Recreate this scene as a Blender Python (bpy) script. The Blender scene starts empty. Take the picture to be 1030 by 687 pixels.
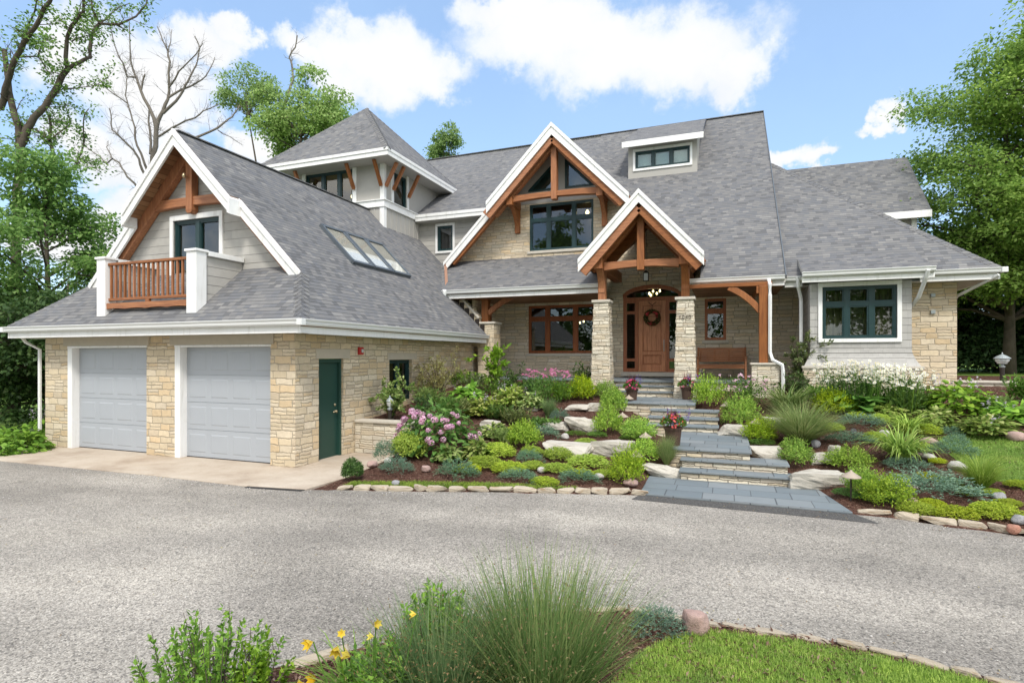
import bpy, math, random
import numpy as np
from mathutils import Vector, Matrix
R = math.radians
SC = bpy.context.scene
COL = SC.collection
random.seed(7)

# ------------------------------------------------------------------ camera
cd = bpy.data.cameras.new('camera')
cam = bpy.data.objects.new('camera', cd)
COL.objects.link(cam)
cam.location = (0, 0, 2.25)
cam.rotation_euler = (R(90), 0, R(20.8))
cd.sensor_width = 36
cd.lens = 564.5 / 1030 * 36
cd.shift_y = 15.0 / 1030
cd.clip_start = 0.05
cd.clip_end = 3000
SC.camera = cam

# ------------------------------------------------------------------ sun, sky, exposure
SUN_AZ, SUN_EL = R(150), R(52)          # azimuth clockwise from +Y
sl = bpy.data.lights.new('sun', 'SUN')
sl.energy = 1.45
sl.angle = R(10)
sl.color = (1.0, 0.95, 0.87)
sun = bpy.data.objects.new('sun', sl)
COL.objects.link(sun)
sdir = Vector((math.sin(SUN_AZ) * math.cos(SUN_EL), math.cos(SUN_AZ) * math.cos(SUN_EL), math.sin(SUN_EL)))
sun.rotation_euler = sdir.to_track_quat('Z', 'Y').to_euler()
sun.location = (0, 0, 40)
SC.view_settings.view_transform = 'Standard'
SC.view_settings.look = 'None'
SC.view_settings.exposure = 1.12
SC.view_settings.gamma = 1.0
SC.view_settings.use_curve_mapping = False
SC.render.film_transparent = False


# ------------------------------------------------------------------ node helpers
def nd(nt, typ, ins=None, **attrs):
    n = nt.nodes.new('ShaderNode' + typ)
    for a, v in attrs.items():
        setattr(n, a, v)
    for k, v in (ins or {}).items():
        s = n.inputs[k]
        if isinstance(v, bpy.types.NodeSocket):
            nt.links.new(v, s)
        else:
            s.default_value = v
    return n


def mth(nt, op, a, b=None, c=None, clamp=False):
    n = nt.nodes.new('ShaderNodeMath')
    n.operation = op
    n.use_clamp = clamp
    for i, v in enumerate((a, b, c)):
        if v is None:
            continue
        if isinstance(v, bpy.types.NodeSocket):
            nt.links.new(v, n.inputs[i])
        else:
            n.inputs[i].default_value = v
    return n.outputs[0]


def c4(c):
    return (c[0], c[1], c[2], 1.0)


def mixc(nt, f, a, b, blend='MIX'):
    n = nt.nodes.new('ShaderNodeMix')
    n.data_type = 'RGBA'
    n.blend_type = blend
    for i, v in ((0, f), (6, a), (7, b)):
        if isinstance(v, bpy.types.NodeSocket):
            nt.links.new(v, n.inputs[i])
        else:
            n.inputs[i].default_value = v if i == 0 else c4(v)
    return n.outputs[2]


def ramp(nt, fac, stops, interp='LINEAR'):
    n = nt.nodes.new('ShaderNodeValToRGB')
    r = n.color_ramp
    r.interpolation = interp
    while len(r.elements) < len(stops):
        r.elements.new(0.5)
    for e, (p, c) in zip(r.elements, stops):
        e.position = p
        e.color = c4(c)
    nt.links.new(fac, n.inputs[0])
    return n.outputs[0]


def smooth(nt, x, a, b, lo=0.0, hi=1.0):
    n = nd(nt, 'MapRange', {0: x, 1: a, 2: b, 3: lo, 4: hi}, interpolation_type='SMOOTHSTEP')
    return n.outputs[0]


def noise(nt, vec, scale, detail=3, rough=0.55, dist=0.0):
    n = nd(nt, 'TexNoise', {'Scale': scale, 'Detail': detail, 'Roughness': rough, 'Distortion': dist})
    if vec is not None:
        nt.links.new(vec, n.inputs['Vector'])
    return n.outputs[0]


MATS = {}


def newmat(name):
    m = bpy.data.materials.new(name)
    m.use_nodes = True
    nt = m.node_tree
    b = nt.nodes['Principled BSDF']
    MATS[name] = m
    return m, nt, b


def setp(nt, b, base=None, rough=None, spec=None, metal=None, bump=None, bstr=0.3, bdist=0.02):
    def put(key, v):
        if v is None:
            return
        s = b.inputs[key]
        if isinstance(v, bpy.types.NodeSocket):
            nt.links.new(v, s)
        elif isinstance(v, (tuple, list)):
            s.default_value = c4(v)
        else:
            s.default_value = v
    put('Base Color', base)
    put('Roughness', rough)
    put('Specular IOR Level', spec)
    put('Metallic', metal)
    if bump is not None:
        bn = nd(nt, 'Bump', {'Strength': bstr, 'Distance': bdist, 'Height': bump})
        nt.links.new(bn.outputs[0], b.inputs['Normal'])


def cells(nt, w, h, wvar=0.15, hwarp=0.0, split=0.0, mortar=0.012, soft=1.0, rough=0.0):
    """coursed cells in UV metres: per-cell random colour, joint mask (0 in the joint), position in the cell"""
    tc = nd(nt, 'TexCoord')
    sp = nd(nt, 'SeparateXYZ', {0: tc.outputs['UV']})
    u, v = sp.outputs[0], sp.outputs[1]
    if rough:
        wn_ = nd(nt, 'TexNoise', {'Vector': tc.outputs['UV'], 'Scale': 5.5, 'Detail': 4.0, 'Roughness': 0.6})
        ws_ = nd(nt, 'SeparateColor', {0: wn_.outputs['Color']})
        u = mth(nt, 'MULTIPLY_ADD', mth(nt, 'SUBTRACT', ws_.outputs[0], 0.5), rough, u)
        v = mth(nt, 'MULTIPLY_ADD', mth(nt, 'SUBTRACT', ws_.outputs[1], 0.5), rough, v)
    if hwarp:
        cv = nd(nt, 'CombineXYZ', {0: v, 1: 3.3})
        v = mth(nt, 'MULTIPLY_ADD', mth(nt, 'SUBTRACT', noise(nt, cv.outputs[0], 2.6, 1), 0.5), hwarp, v)
    r = mth(nt, 'DIVIDE', v, h)
    row = mth(nt, 'FLOOR', r)
    fv = mth(nt, 'FRACT', r)
    rr = nd(nt, 'TexWhiteNoise', {'W': row}, noise_dimensions='1D').outputs[0]
    cu = nd(nt, 'CombineXYZ', {0: u, 1: mth(nt, 'MULTIPLY', row, 5.37)})
    wob = mth(nt, 'SUBTRACT', noise(nt, cu.outputs[0], 1.7 / max(w, 0.05) * 0.35, 1), 0.5)
    uu = mth(nt, 'MULTIPLY_ADD', wob, wvar * 4 * w, mth(nt, 'MULTIPLY_ADD', rr, 7.3, u))
    c = mth(nt, 'DIVIDE', uu, w)
    col = mth(nt, 'FLOOR', c)
    fu = mth(nt, 'FRACT', c)
    hh = h
    sub = 0.0
    if split:
        k = nd(nt, 'CombineXYZ', {0: col, 1: row, 2: 9.0})
        pick = nd(nt, 'TexWhiteNoise', {'Vector': k.outputs[0]}, noise_dimensions='3D').outputs[0]
        s = mth(nt, 'GREATER_THAN', pick, 1 - split)
        f2 = mth(nt, 'MULTIPLY', fv, 2.0)
        sub = mth(nt, 'MULTIPLY', mth(nt, 'FLOOR', f2), s)
        fv = mth(nt, 'ADD', mth(nt, 'MULTIPLY', mth(nt, 'FRACT', f2), s), mth(nt, 'MULTIPLY', fv, mth(nt, 'SUBTRACT', 1.0, s)))
        hh = mth(nt, 'MULTIPLY_ADD', s, -h / 2, h)
    k2 = nd(nt, 'CombineXYZ', {0: col, 1: row, 2: sub})
    wn = nd(nt, 'TexWhiteNoise', {'Vector': k2.outputs[0]}, noise_dimensions='3D')
    eu = mth(nt, 'MULTIPLY', mth(nt, 'MINIMUM', fu, mth(nt, 'SUBTRACT', 1.0, fu)), w)
    ev = mth(nt, 'MULTIPLY', mth(nt, 'MINIMUM', fv, mth(nt, 'SUBTRACT', 1.0, fv)), hh)
    e = mth(nt, 'MINIMUM', eu, ev)
    jit = mth(nt, 'MULTIPLY_ADD', mth(nt, 'SUBTRACT', noise(nt, tc.outputs['UV'], 18, 2), 0.5), mortar * 1.2, e)
    mask = smooth(nt, jit, mortar * 0.25, mortar * (1 + soft))
    return dict(id=wn.outputs[0], idc=wn.outputs[1], mask=mask, fu=fu, fv=fv, uv=tc.outputs['UV'], row=row, e=e, obj=tc.outputs['Object'])


def stone_mat(name, cols, w=0.34, h=0.15, joint=(0.38, 0.325, 0.245), mortar=0.008, split=0.4, bstr=0.6):
    m, nt, b = newmat(name)
    c = cells(nt, w, h, 0.22, 0.10, split, mortar, rough=0.075)
    n = len(cols)
    base = ramp(nt, c['id'], [(i / n, k) for i, k in enumerate(cols)], 'CONSTANT')
    n1 = noise(nt, c['uv'], 9, 5, 0.65)
    n2 = noise(nt, c['uv'], 1.3, 3)
    base = mixc(nt, 0.55, base, mixc(nt, n1, (0.6, 0.58, 0.55), (1.35, 1.34, 1.32)), 'MULTIPLY')
    base = mixc(nt, 0.35, base, mixc(nt, n2, (0.6, 0.58, 0.55), (1.4, 1.4, 1.4)), 'MULTIPLY')
    sat = mth(nt, 'MULTIPLY_ADD', nd(nt, 'SeparateColor', {0: c['idc']}).outputs[1], 0.2, 0.92)
    base = nd(nt, 'HueSaturation', {'Value': sat, 'Color': base}).outputs[0]
    base = mixc(nt, c['mask'], joint, base)
    hgt = mth(nt, 'ADD', mth(nt, 'MULTIPLY', c['mask'], mth(nt, 'MULTIPLY_ADD', c['id'], 0.5, 0.6)), mth(nt, 'MULTIPLY', n1, 0.7))
    setp(nt, b, base, 0.9, 0.2, bump=hgt, bstr=bstr, bdist=0.03)
    return m


CREAM, SAND, GOLD, TAN, GREY = (0.61, 0.53, 0.405), (0.59, 0.50, 0.36), (0.57, 0.45, 0.295), (0.55, 0.465, 0.345), (0.53, 0.485, 0.395)
stone_mat('ledge_stone', [CREAM, SAND, GOLD, SAND, CREAM, TAN, SAND, GOLD, CREAM, SAND])
stone_mat('facade_stone', [(0.62, 0.53, 0.41), (0.66, 0.56, 0.42), (0.60, 0.54, 0.45), (0.68, 0.60, 0.47), (0.61, 0.52, 0.40), (0.64, 0.53, 0.38), (0.62, 0.55, 0.46)], 0.42, 0.12, split=0.3)
stone_mat('pale_stone', [(0.64, 0.59, 0.49), CREAM, (0.68, 0.63, 0.53), (0.6, 0.53, 0.42), (0.55, 0.51, 0.43), (0.66, 0.61, 0.5)], 0.36, 0.11, split=0.35)
stone_mat('dry_wall_stone', [(0.64, 0.58, 0.47), GREY, (0.68, 0.62, 0.5), (0.58, 0.5, 0.385), (0.5, 0.44, 0.36), SAND], 0.33, 0.075, joint=(0.22, 0.19, 0.15), mortar=0.007, split=0.2)
stone_mat('gable_stone', [CREAM, SAND, GOLD, CREAM, (0.55, 0.49, 0.38), SAND, TAN], 0.4, 0.115, split=0.3)


def shingle_mat():
    m, nt, b = newmat('asphalt_shingle')
    c = cells(nt, 0.17, 0.12, 0.0, 0, 0, 0.008)
    base = ramp(nt, c['id'], [(0.0, (0.120, 0.121, 0.126)), (0.14, (0.152, 0.153, 0.157)), (0.34, (0.168, 0.167, 0.168)), (0.50, (0.141, 0.145, 0.155)),
                              (0.66, (0.182, 0.180, 0.178)), (0.82, (0.157, 0.159, 0.165)), (0.94, (0.212, 0.209, 0.205))], 'CONSTANT')
    big = noise(nt, c['obj'], 0.45, 3)
    fine = noise(nt, c['uv'], 60, 2)
    base = mixc(nt, 0.5, base, mixc(nt, big, (0.82, 0.82, 0.82), (1.18, 1.18, 1.18)), 'MULTIPLY')
    base = mixc(nt, 0.5, base, mixc(nt, fine, (0.55, 0.55, 0.55), (1.45, 1.45, 1.45)), 'MULTIPLY')
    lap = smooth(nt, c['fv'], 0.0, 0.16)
    base = mixc(nt, mth(nt, 'MULTIPLY_ADD', lap, -1.0, 1.0), base, (0.05, 0.05, 0.052))  # shadow line at the foot of each course, painted into the colour
    hg = mth(nt, 'ADD', mth(nt, 'MULTIPLY', mth(nt, 'SUBTRACT', 1.0, c['fv']), lap), mth(nt, 'MULTIPLY', c['id'], 0.45))
    setp(nt, b, base, 0.92, 0.15, bump=hg, bstr=0.6, bdist=0.014)


shingle_mat()


def siding_mat(name, col, w, h, vgap=True):
    m, nt, b = newmat(name)
    c = cells(nt, w, h, 0.3, 0, 0, 0.004)
    n1 = noise(nt, c['uv'], 6, 4)
    base = mixc(nt, n1, tuple(x * 0.86 for x in col), tuple(x * 1.12 for x in col))
    val = mth(nt, 'MULTIPLY_ADD', c['id'], 0.16, 0.92)
    base = nd(nt, 'HueSaturation', {'Value': val, 'Color': base}).outputs[0]
    lap = smooth(nt, c['fv'], 0.0, 0.07)
    base = mixc(nt, mth(nt, 'MULTIPLY_ADD', lap, -0.75, 0.75), base, tuple(x * 0.3 for x in col))
    hg = mth(nt, 'MULTIPLY', mth(nt, 'SUBTRACT', 1.0, c['fv']), lap)
    if vgap:
        base = mixc(nt, mth(nt, 'MULTIPLY_ADD', smooth(nt, mth(nt, 'MINIMUM', c['fu'], mth(nt, 'SUBTRACT', 1.0, c['fu'])), 0.0, 0.03), -0.4, 0.4), base, tuple(x * 0.35 for x in col))
    setp(nt, b, base, 0.75, 0.3, bump=hg, bstr=0.5, bdist=0.02)


GREYSIDE = (0.40, 0.385, 0.355)
siding_mat('lap_siding', GREYSIDE, 1.7, 0.2, False)
siding_mat('shake_siding', (0.40, 0.39, 0.37), 0.16, 0.19)


def plain(name, col, rough=0.55, spec=0.4, metal=0.0, var=0.12, scale=5.0, bstr=0.0):
    m, nt, b = newmat(name)
    tc = nd(nt, 'TexCoord')
    n = noise(nt, tc.outputs['Object'], scale, 4, 0.6)
    base = mixc(nt, n, tuple(x * (1 - var) for x in col), tuple(min(x * (1 + var), 0.95) for x in col))
    setp(nt, b, base, rough, spec, metal, bump=n if bstr else None, bstr=bstr, bdist=0.01)
    return m


def wood(name, dark, light, rough=0.5, axis=2, scale=1.0):
    m, nt, b = newmat(name)
    tc = nd(nt, 'TexCoord')
    sc = [9 * scale, 9 * scale, 9 * scale]
    sc[axis] = 0.8 * scale
    mp = nd(nt, 'Mapping', {0: tc.outputs['Object'], 3: tuple(sc)})
    n = noise(nt, mp.outputs[0], 2.4, 6, 0.65, 0.6)
    n2 = noise(nt, tc.outputs['Object'], 1.1, 3)
    base = ramp(nt, n, [(0.3, dark), (0.68, light)])
    base = mixc(nt, 0.5, base, mixc(nt, n2, (0.6, 0.6, 0.6), (1.4, 1.36, 1.32)), 'MULTIPLY')
    oi = nd(nt, 'ObjectInfo').outputs['Random']
    crack = noise(nt, mp.outputs[0], 7.0, 3, 0.7)
    base = mixc(nt, smooth(nt, crack, 0.60, 0.72, 0, 0.5), base, tuple(x * 0.35 for x in dark))
    base = nd(nt, 'HueSaturation', {'Value': mth(nt, 'MULTIPLY_ADD', oi, 0.4, 0.82), 'Saturation': mth(nt, 'MULTIPLY_ADD', oi, -0.15, 1.03), 'Color': base}).outputs[0]
    setp(nt, b, base, rough, 0.35, bump=n, bstr=0.2, bdist=0.01)


wood('cedar_timber', (0.205, 0.066, 0.020), (0.375, 0.145, 0.046), 0.55)
wood('cedar_beam', (0.205, 0.066, 0.020), (0.375, 0.145, 0.046), 0.55, 0)
wood('door_wood', (0.31, 0.095, 0.028), (0.50, 0.195, 0.065), 0.4)
wood('bench_wood', (0.24, 0.085, 0.03), (0.42, 0.17, 0.065), 0.5, 0)
wood('window_wood', (0.22, 0.062, 0.02), (0.38, 0.12, 0.038), 0.45)


def plank_mat():
    m, nt, b = newmat('soffit_planks')
    c = cells(nt, 1.6, 0.14, 0.3, 0, 0, 0.004)
    base = ramp(nt, c['id'], [(0, (0.17, 0.08, 0.035)), (0.5, (0.24, 0.12, 0.055)), (1, (0.31, 0.17, 0.085))])
    mp = nd(nt, 'Mapping', {0: c['uv'], 3: (1.5, 14, 1)})
    n = noise(nt, mp.outputs[0], 2, 5)
    base = mixc(nt, 0.5, base, mixc(nt, n, (0.6, 0.6, 0.6), (1.4, 1.4, 1.4)), 'MULTIPLY')
    base = mixc(nt, c['mask'], (0.04, 0.02, 0.01), base)
    setp(nt, b, base, 0.6, 0.3)


plank_mat()
def paint_white():
    m, nt, b = newmat('white_paint')
    tc = nd(nt, 'TexCoord')
    mp = nd(nt, 'Mapping', {0: tc.outputs['Object'], 3: (7, 7, 0.7)})
    n = noise(nt, mp.outputs[0], 1.6, 5, 0.65)
    n2 = noise(nt, tc.outputs['Object'], 1.2, 4)
    base = mixc(nt, smooth(nt, n, 0.5, 0.8), (0.80, 0.80, 0.785), (0.63, 0.62, 0.58))
    base = mixc(nt, smooth(nt, n2, 0.5, 0.8, 0, 0.5), base, (0.66, 0.655, 0.62))
    setp(nt, b, base, 0.5, 0.35, bump=n, bstr=0.06, bdist=0.01)


paint_white()
plain('gutter_white', (0.70, 0.71, 0.70), 0.4, 0.45, var=0.06, scale=2)
plain('soffit_paint', (0.50, 0.485, 0.45), 0.6, 0.3, var=0.05)
plain('board_paint', GREYSIDE, 0.6, 0.3, var=0.06)
plain('garage_panel', (0.365, 0.39, 0.42), 0.5, 0.4, var=0.05, scale=1.3)
plain('teal_frame', (0.010, 0.038, 0.040), 0.4, 0.45, var=0.15)
plain('green_door', (0.016, 0.055, 0.042), 0.45, 0.45, var=0.1, scale=1.5)
plain('lintel_stone', (0.47, 0.42, 0.34), 0.85, 0.2, var=0.12, scale=7, bstr=0.2)
plain('cap_stone', (0.52, 0.48, 0.41), 0.85, 0.2, var=0.15, scale=9, bstr=0.3)
plain('dark_metal', (0.045, 0.036, 0.03), 0.5, 0.5, 0.6)
plain('black_rubber', (0.02, 0.02, 0.022), 0.6)
plain('steel', (0.5, 0.5, 0.5), 0.3, 0.5, 0.9)
plain('brass', (0.6, 0.5, 0.32), 0.35, 0.5, 0.8)
plain('copper', (0.38, 0.21, 0.14), 0.5, 0.5, 0.35)
plain('flashing', (0.24, 0.26, 0.28), 0.5, 0.5, 0.4)
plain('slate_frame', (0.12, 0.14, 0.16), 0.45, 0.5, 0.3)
plain('red_plastic', (0.42, 0.03, 0.025), 0.4)
plain('lantern_grey', (0.34, 0.38, 0.39), 0.45, 0.5, 0.2, scale=14)
plain('path_cap', (0.40, 0.33, 0.26), 0.5, 0.4, 0.2, scale=20)
plain('frosted_glass', (0.55, 0.58, 0.58), 0.2, 0.5)
plain('pot_brown', (0.075, 0.045, 0.032), 0.75, 0.3, var=0.25, scale=30, bstr=0.3)
plain('soil', (0.03, 0.02, 0.014), 0.95, 0.1, var=0.3, scale=30)
plain('room_wall', (0.26, 0.21, 0.15), 0.9, 0.1)
plain('room_dark', (0.07, 0.062, 0.055), 0.9, 0.1)
plain('warm_ceiling', (0.62, 0.45, 0.20), 0.7, 0.2)
plain('blind', (0.80, 0.83, 0.84), 0.7, 0.2)
plain('bulb_off', (0.7, 0.6, 0.4), 0.4)


def curtain_mat():
    m, nt, b = newmat('curtain_cloth')
    tc = nd(nt, 'TexCoord')
    n = noise(nt, tc.outputs['Object'], 3, 3)
    setp(nt, b, mixc(nt, n, (0.16, 0.12, 0.07), (0.26, 0.2, 0.12)), 0.9, 0.1)


curtain_mat()


def glass_mat(name='window_glass', tint=(0.75, 0.82, 0.80), refl=0.05):
    m, nt, b = newmat(name)
    nt.nodes.remove(b)
    out = nt.nodes['Material Output']
    tr = nd(nt, 'BsdfTransparent', {0: c4(tint)})
    gl = nd(nt, 'BsdfGlossy', {'Color': (0.95, 0.97, 0.97, 1), 'Roughness': 0.015})
    fr = nd(nt, 'Fresnel', {'IOR': 1.5})
    tc = nd(nt, 'TexCoord')
    bn = nd(nt, 'Bump', {'Strength': 0.05, 'Distance': 0.02, 'Height': noise(nt, tc.outputs['Object'], 1.3, 1)})
    nt.links.new(bn.outputs[0], gl.inputs['Normal'])
    back = nd(nt, 'NewGeometry').outputs['Backfacing']
    f = mth(nt, 'MULTIPLY', mth(nt, 'ADD', fr.outputs[0], refl, clamp=True), mth(nt, 'SUBTRACT', 1.0, back))
    mx = nd(nt, 'MixShader', {0: f, 1: tr.outputs[0], 2: gl.outputs[0]})
    nt.links.new(mx.outputs[0], out.inputs[0])


glass_mat()
glass_mat('sky_glass', (0.92, 0.92, 0.9), 0.08)


def lampmat(name, col, s):
    m, nt, b = newmat(name)
    b.inputs['Base Color'].default_value = c4(col)
    b.inputs['Emission Color'].default_value = c4(col)
    b.inputs['Emission Strength'].default_value = s


lampmat('lit_bulb', (1.0, 0.72, 0.36), 4.0)


# ------------------------------------------------------------------ ground materials
def asphalt():
    m, nt, b = newmat('gravel_asphalt')
    tc = nd(nt, 'TexCoord')
    o = tc.outputs['Object']
    vo = nd(nt, 'TexVoronoi', {'Vector': o, 'Scale': 85.0})
    vc = nd(nt, 'SeparateColor', {0: vo.outputs['Color']}).outputs[0]
    vo2 = nd(nt, 'TexVoronoi', {'Vector': o, 'Scale': 45.0})
    vc2 = nd(nt, 'SeparateColor', {0: vo2.outputs['Color']}).outputs[1]
    n1 = noise(nt, o, 0.45, 4, 0.6)
    mp = nd(nt, 'Mapping', {0: o, 2: (0, 0, R(7)), 3: (0.22, 1.1, 1)})
    n2 = noise(nt, mp.outputs[0], 1.0, 4, 0.6)
    n3 = noise(nt, o, 15, 5, 0.7)
    n4 = smooth(nt, noise(nt, o, 0.23, 5, 0.62, 0.8), 0.36, 0.66)
    base = ramp(nt, vc, [(0.0, (0.125, 0.117, 0.105)), (0.22, (0.225, 0.211, 0.19)), (0.5, (0.285, 0.268, 0.241)), (0.8, (0.34, 0.32, 0.288)), (1.0, (0.46, 0.433, 0.39))])
    base = mixc(nt, mth(nt, 'MULTIPLY', mth(nt, 'GREATER_THAN', vc2, 0.93), 0.5), base, (0.08, 0.078, 0.076))
    for nn, f in ((n1, 0.55), (n2, 0.6), (n3, 0.4)):
        base = mixc(nt, f, base, mixc(nt, smooth(nt, nn, 0.25, 0.75), (0.76, 0.755, 0.75), (1.22, 1.21, 1.2)), 'MULTIPLY')
    base = mixc(nt, 0.8, base, mixc(nt, n4, (0.80, 0.795, 0.79), (1.14, 1.135, 1.12)), 'MULTIPLY')
    rr = nd(nt, 'VectorMath', {0: nd(nt, 'VectorMath', {0: o, 1: (0.3, -5.0, 0)}, operation='SUBTRACT').outputs[0]}, operation='LENGTH').outputs['Value']
    rr = mth(nt, 'MULTIPLY_ADD', mth(nt, 'SUBTRACT', n1, 0.5), 1.2, rr)
    w1 = smooth(nt, mth(nt, 'ABSOLUTE', mth(nt, 'SUBTRACT', rr, 11.0)), 0.1, 0.75, 1.0, 0.0)
    w2 = smooth(nt, mth(nt, 'ABSOLUTE', mth(nt, 'SUBTRACT', rr, 12.7)), 0.1, 0.75, 1.0, 0.0)
    base = mixc(nt, mth(nt, 'MULTIPLY', mth(nt, 'ADD', w1, w2), mth(nt, 'MULTIPLY_ADD', n3, 0.9, 0.2)), base, (1.22, 1.215, 1.20), 'MULTIPLY')
    base = mixc(nt, smooth(nt, noise(nt, o, 0.7, 4, 0.7), 0.64, 0.74, 0, 0.6), base, (0.62, 0.61, 0.60), 'MULTIPLY')
    hg = mth(nt, 'ADD', mth(nt, 'MULTIPLY', vo.outputs['Distance'], -1.0), mth(nt, 'MULTIPLY', n3, 0.6))
    setp(nt, b, base, 0.92, 0.2, bump=hg, bstr=0.38, bdist=0.01)


asphalt()


def asphalt_band():
    m, nt, b = newmat('dark_asphalt')
    tc = nd(nt, 'TexCoord')
    o = tc.outputs['Object']
    vo = nd(nt, 'TexVoronoi', {'Vector': o, 'Scale': 80.0})
    vc = nd(nt, 'SeparateColor', {0: vo.outputs['Color']}).outputs[0]
    base = mixc(nt, vc, (0.045, 0.044, 0.042), (0.13, 0.125, 0.12))
    setp(nt, b, base, 0.92, 0.2, bump=vo.outputs['Distance'], bstr=0.5, bdist=0.01)


asphalt_band()


def concrete():
    m, nt, b = newmat('concrete')
    tc = nd(nt, 'TexCoord')
    o = tc.outputs['Object']
    n1 = noise(nt, o, 0.9, 5, 0.65)
    n2 = noise(nt, o, 30, 3)
    base = ramp(nt, n1, [(0.25, (0.30, 0.235, 0.175)), (0.5, (0.44, 0.37, 0.295)), (0.75, (0.53, 0.47, 0.39))])
    base = mixc(nt, 0.5, base, mixc(nt, n2, (0.75, 0.75, 0.75), (1.25, 1.25, 1.25)), 'MULTIPLY')
    setp(nt, b, base, 0.85, 0.25, bump=n2, bstr=0.15, bdist=0.005)


concrete()


def bluestone():
    m, nt, b = newmat('bluestone')
    c = cells(nt, 0.55, 0.42, 0.25, 0, 0.0, 0.006)
    base = ramp(nt, c['id'], [(0, (0.145, 0.172, 0.188)), (0.4, (0.175, 0.205, 0.222)), (0.75, (0.215, 0.236, 0.245)), (1, (0.16, 0.182, 0.195))])
    n1 = noise(nt, c['obj'], 4, 5, 0.65)
    base = mixc(nt, 0.5, base, mixc(nt, n1, (0.7, 0.7, 0.72), (1.3, 1.3, 1.28)), 'MULTIPLY')
    base = mixc(nt, c['mask'], (0.07, 0.078, 0.085), base)
    setp(nt, b, base, 0.7, 0.3, bump=mth(nt, 'ADD', c['mask'], mth(nt, 'MULTIPLY', n1, 0.4)), bstr=0.3, bdist=0.01)


bluestone()


def mulch():
    m, nt, b = newmat('bark_mulch')
    tc = nd(nt, 'TexCoord')
    o = tc.outputs['Object']
    w = nd(nt, 'VectorMath', {0: o, 1: nd(nt, 'TexNoise', {'Vector': o, 'Scale': 9.0}).outputs['Color']}, operation='ADD')
    vo = nd(nt, 'TexVoronoi', {'Vector': w.outputs[0], 'Scale': 26.0})
    vc = nd(nt, 'SeparateColor', {0: vo.outputs['Color']}).outputs[0]
    base = ramp(nt, vc, [(0, (0.06, 0.028, 0.02)), (0.4, (0.135, 0.064, 0.046)), (0.75, (0.21, 0.108, 0.08)), (1.0, (0.33, 0.21, 0.16))])
    n = noise(nt, o, 1.2, 4)
    base = mixc(nt, 0.6, base, mixc(nt, n, (0.6, 0.6, 0.6), (1.4, 1.4, 1.4)), 'MULTIPLY')
    setp(nt, b, base, 0.95, 0.1, bump=mth(nt, 'ADD', vc, vo.outputs['Distance']), bstr=0.9, bdist=0.03)


mulch()


def turf():
    m, nt, b = newmat('turf')
    tc = nd(nt, 'TexCoord')
    o = tc.outputs['Object']
    n1 = noise(nt, o, 0.7, 4)
    n2 = noise(nt, o, 40, 3, 0.7)
    base = mixc(nt, n1, (0.10, 0.18, 0.03), (0.17, 0.26, 0.05))
    base = mixc(nt, 0.7, base, mixc(nt, n2, (0.5, 0.5, 0.5), (1.5, 1.5, 1.5)), 'MULTIPLY')
    setp(nt, b, base, 0.95, 0.1, bump=n2, bstr=0.8, bdist=0.03)


turf()


def rock_mat(name, a, bcol, stain, stf=0.5, scale=3.0):
    m, nt, b = newmat(name)
    tc = nd(nt, 'TexCoord')
    oi = nd(nt, 'ObjectInfo')
    o = nd(nt, 'VectorMath', {0: tc.outputs['Object'], 1: oi.outputs['Location']}, operation='ADD').outputs[0]
    n1 = noise(nt, o, scale, 6, 0.68)
    n2 = noise(nt, o, scale * 0.5, 4, 0.6, 0.8)
    n3 = noise(nt, o, scale * 9, 4, 0.7)
    base = mixc(nt, n1, a, bcol)
    base = mixc(nt, smooth(nt, n2, 0.52, 0.72, 0, stf), base, stain)
    base = mixc(nt, 0.5, base, mixc(nt, n3, (0.55, 0.55, 0.55), (1.4, 1.4, 1.4)), 'MULTIPLY')
    setp(nt, b, base, 0.92, 0.15, bump=mth(nt, 'ADD', n1, mth(nt, 'MULTIPLY', n3, 0.3)), bstr=0.7, bdist=0.04)


rock_mat('limestone', (0.40, 0.37, 0.315), (0.60, 0.565, 0.50), (0.22, 0.18, 0.135))
rock_mat('edging_stone', (0.38, 0.32, 0.245), (0.56, 0.49, 0.385), (0.30, 0.17, 0.075), 0.7)
rock_mat('pink_fieldstone', (0.34, 0.22, 0.19), (0.50, 0.37, 0.33), (0.25, 0.2, 0.18), 0.3)
rock_mat('grey_fieldstone', (0.26, 0.26, 0.27), (0.40, 0.40, 0.41), (0.2, 0.2, 0.2), 0.3)
rock_mat('pale_fieldstone', (0.42, 0.40, 0.37), (0.58, 0.55, 0.52), (0.3, 0.27, 0.24), 0.3)
rock_mat('red_fieldstone', (0.36, 0.16, 0.11), (0.5, 0.28, 0.21), (0.25, 0.15, 0.1), 0.3)
rock_mat('bark', (0.055, 0.044, 0.034), (0.15, 0.125, 0.10), (0.035, 0.04, 0.025), 0.5, 4)
rock_mat('pale_bark', (0.12, 0.105, 0.088), (0.24, 0.215, 0.185), (0.08, 0.07, 0.06), 0.4, 4)


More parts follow.
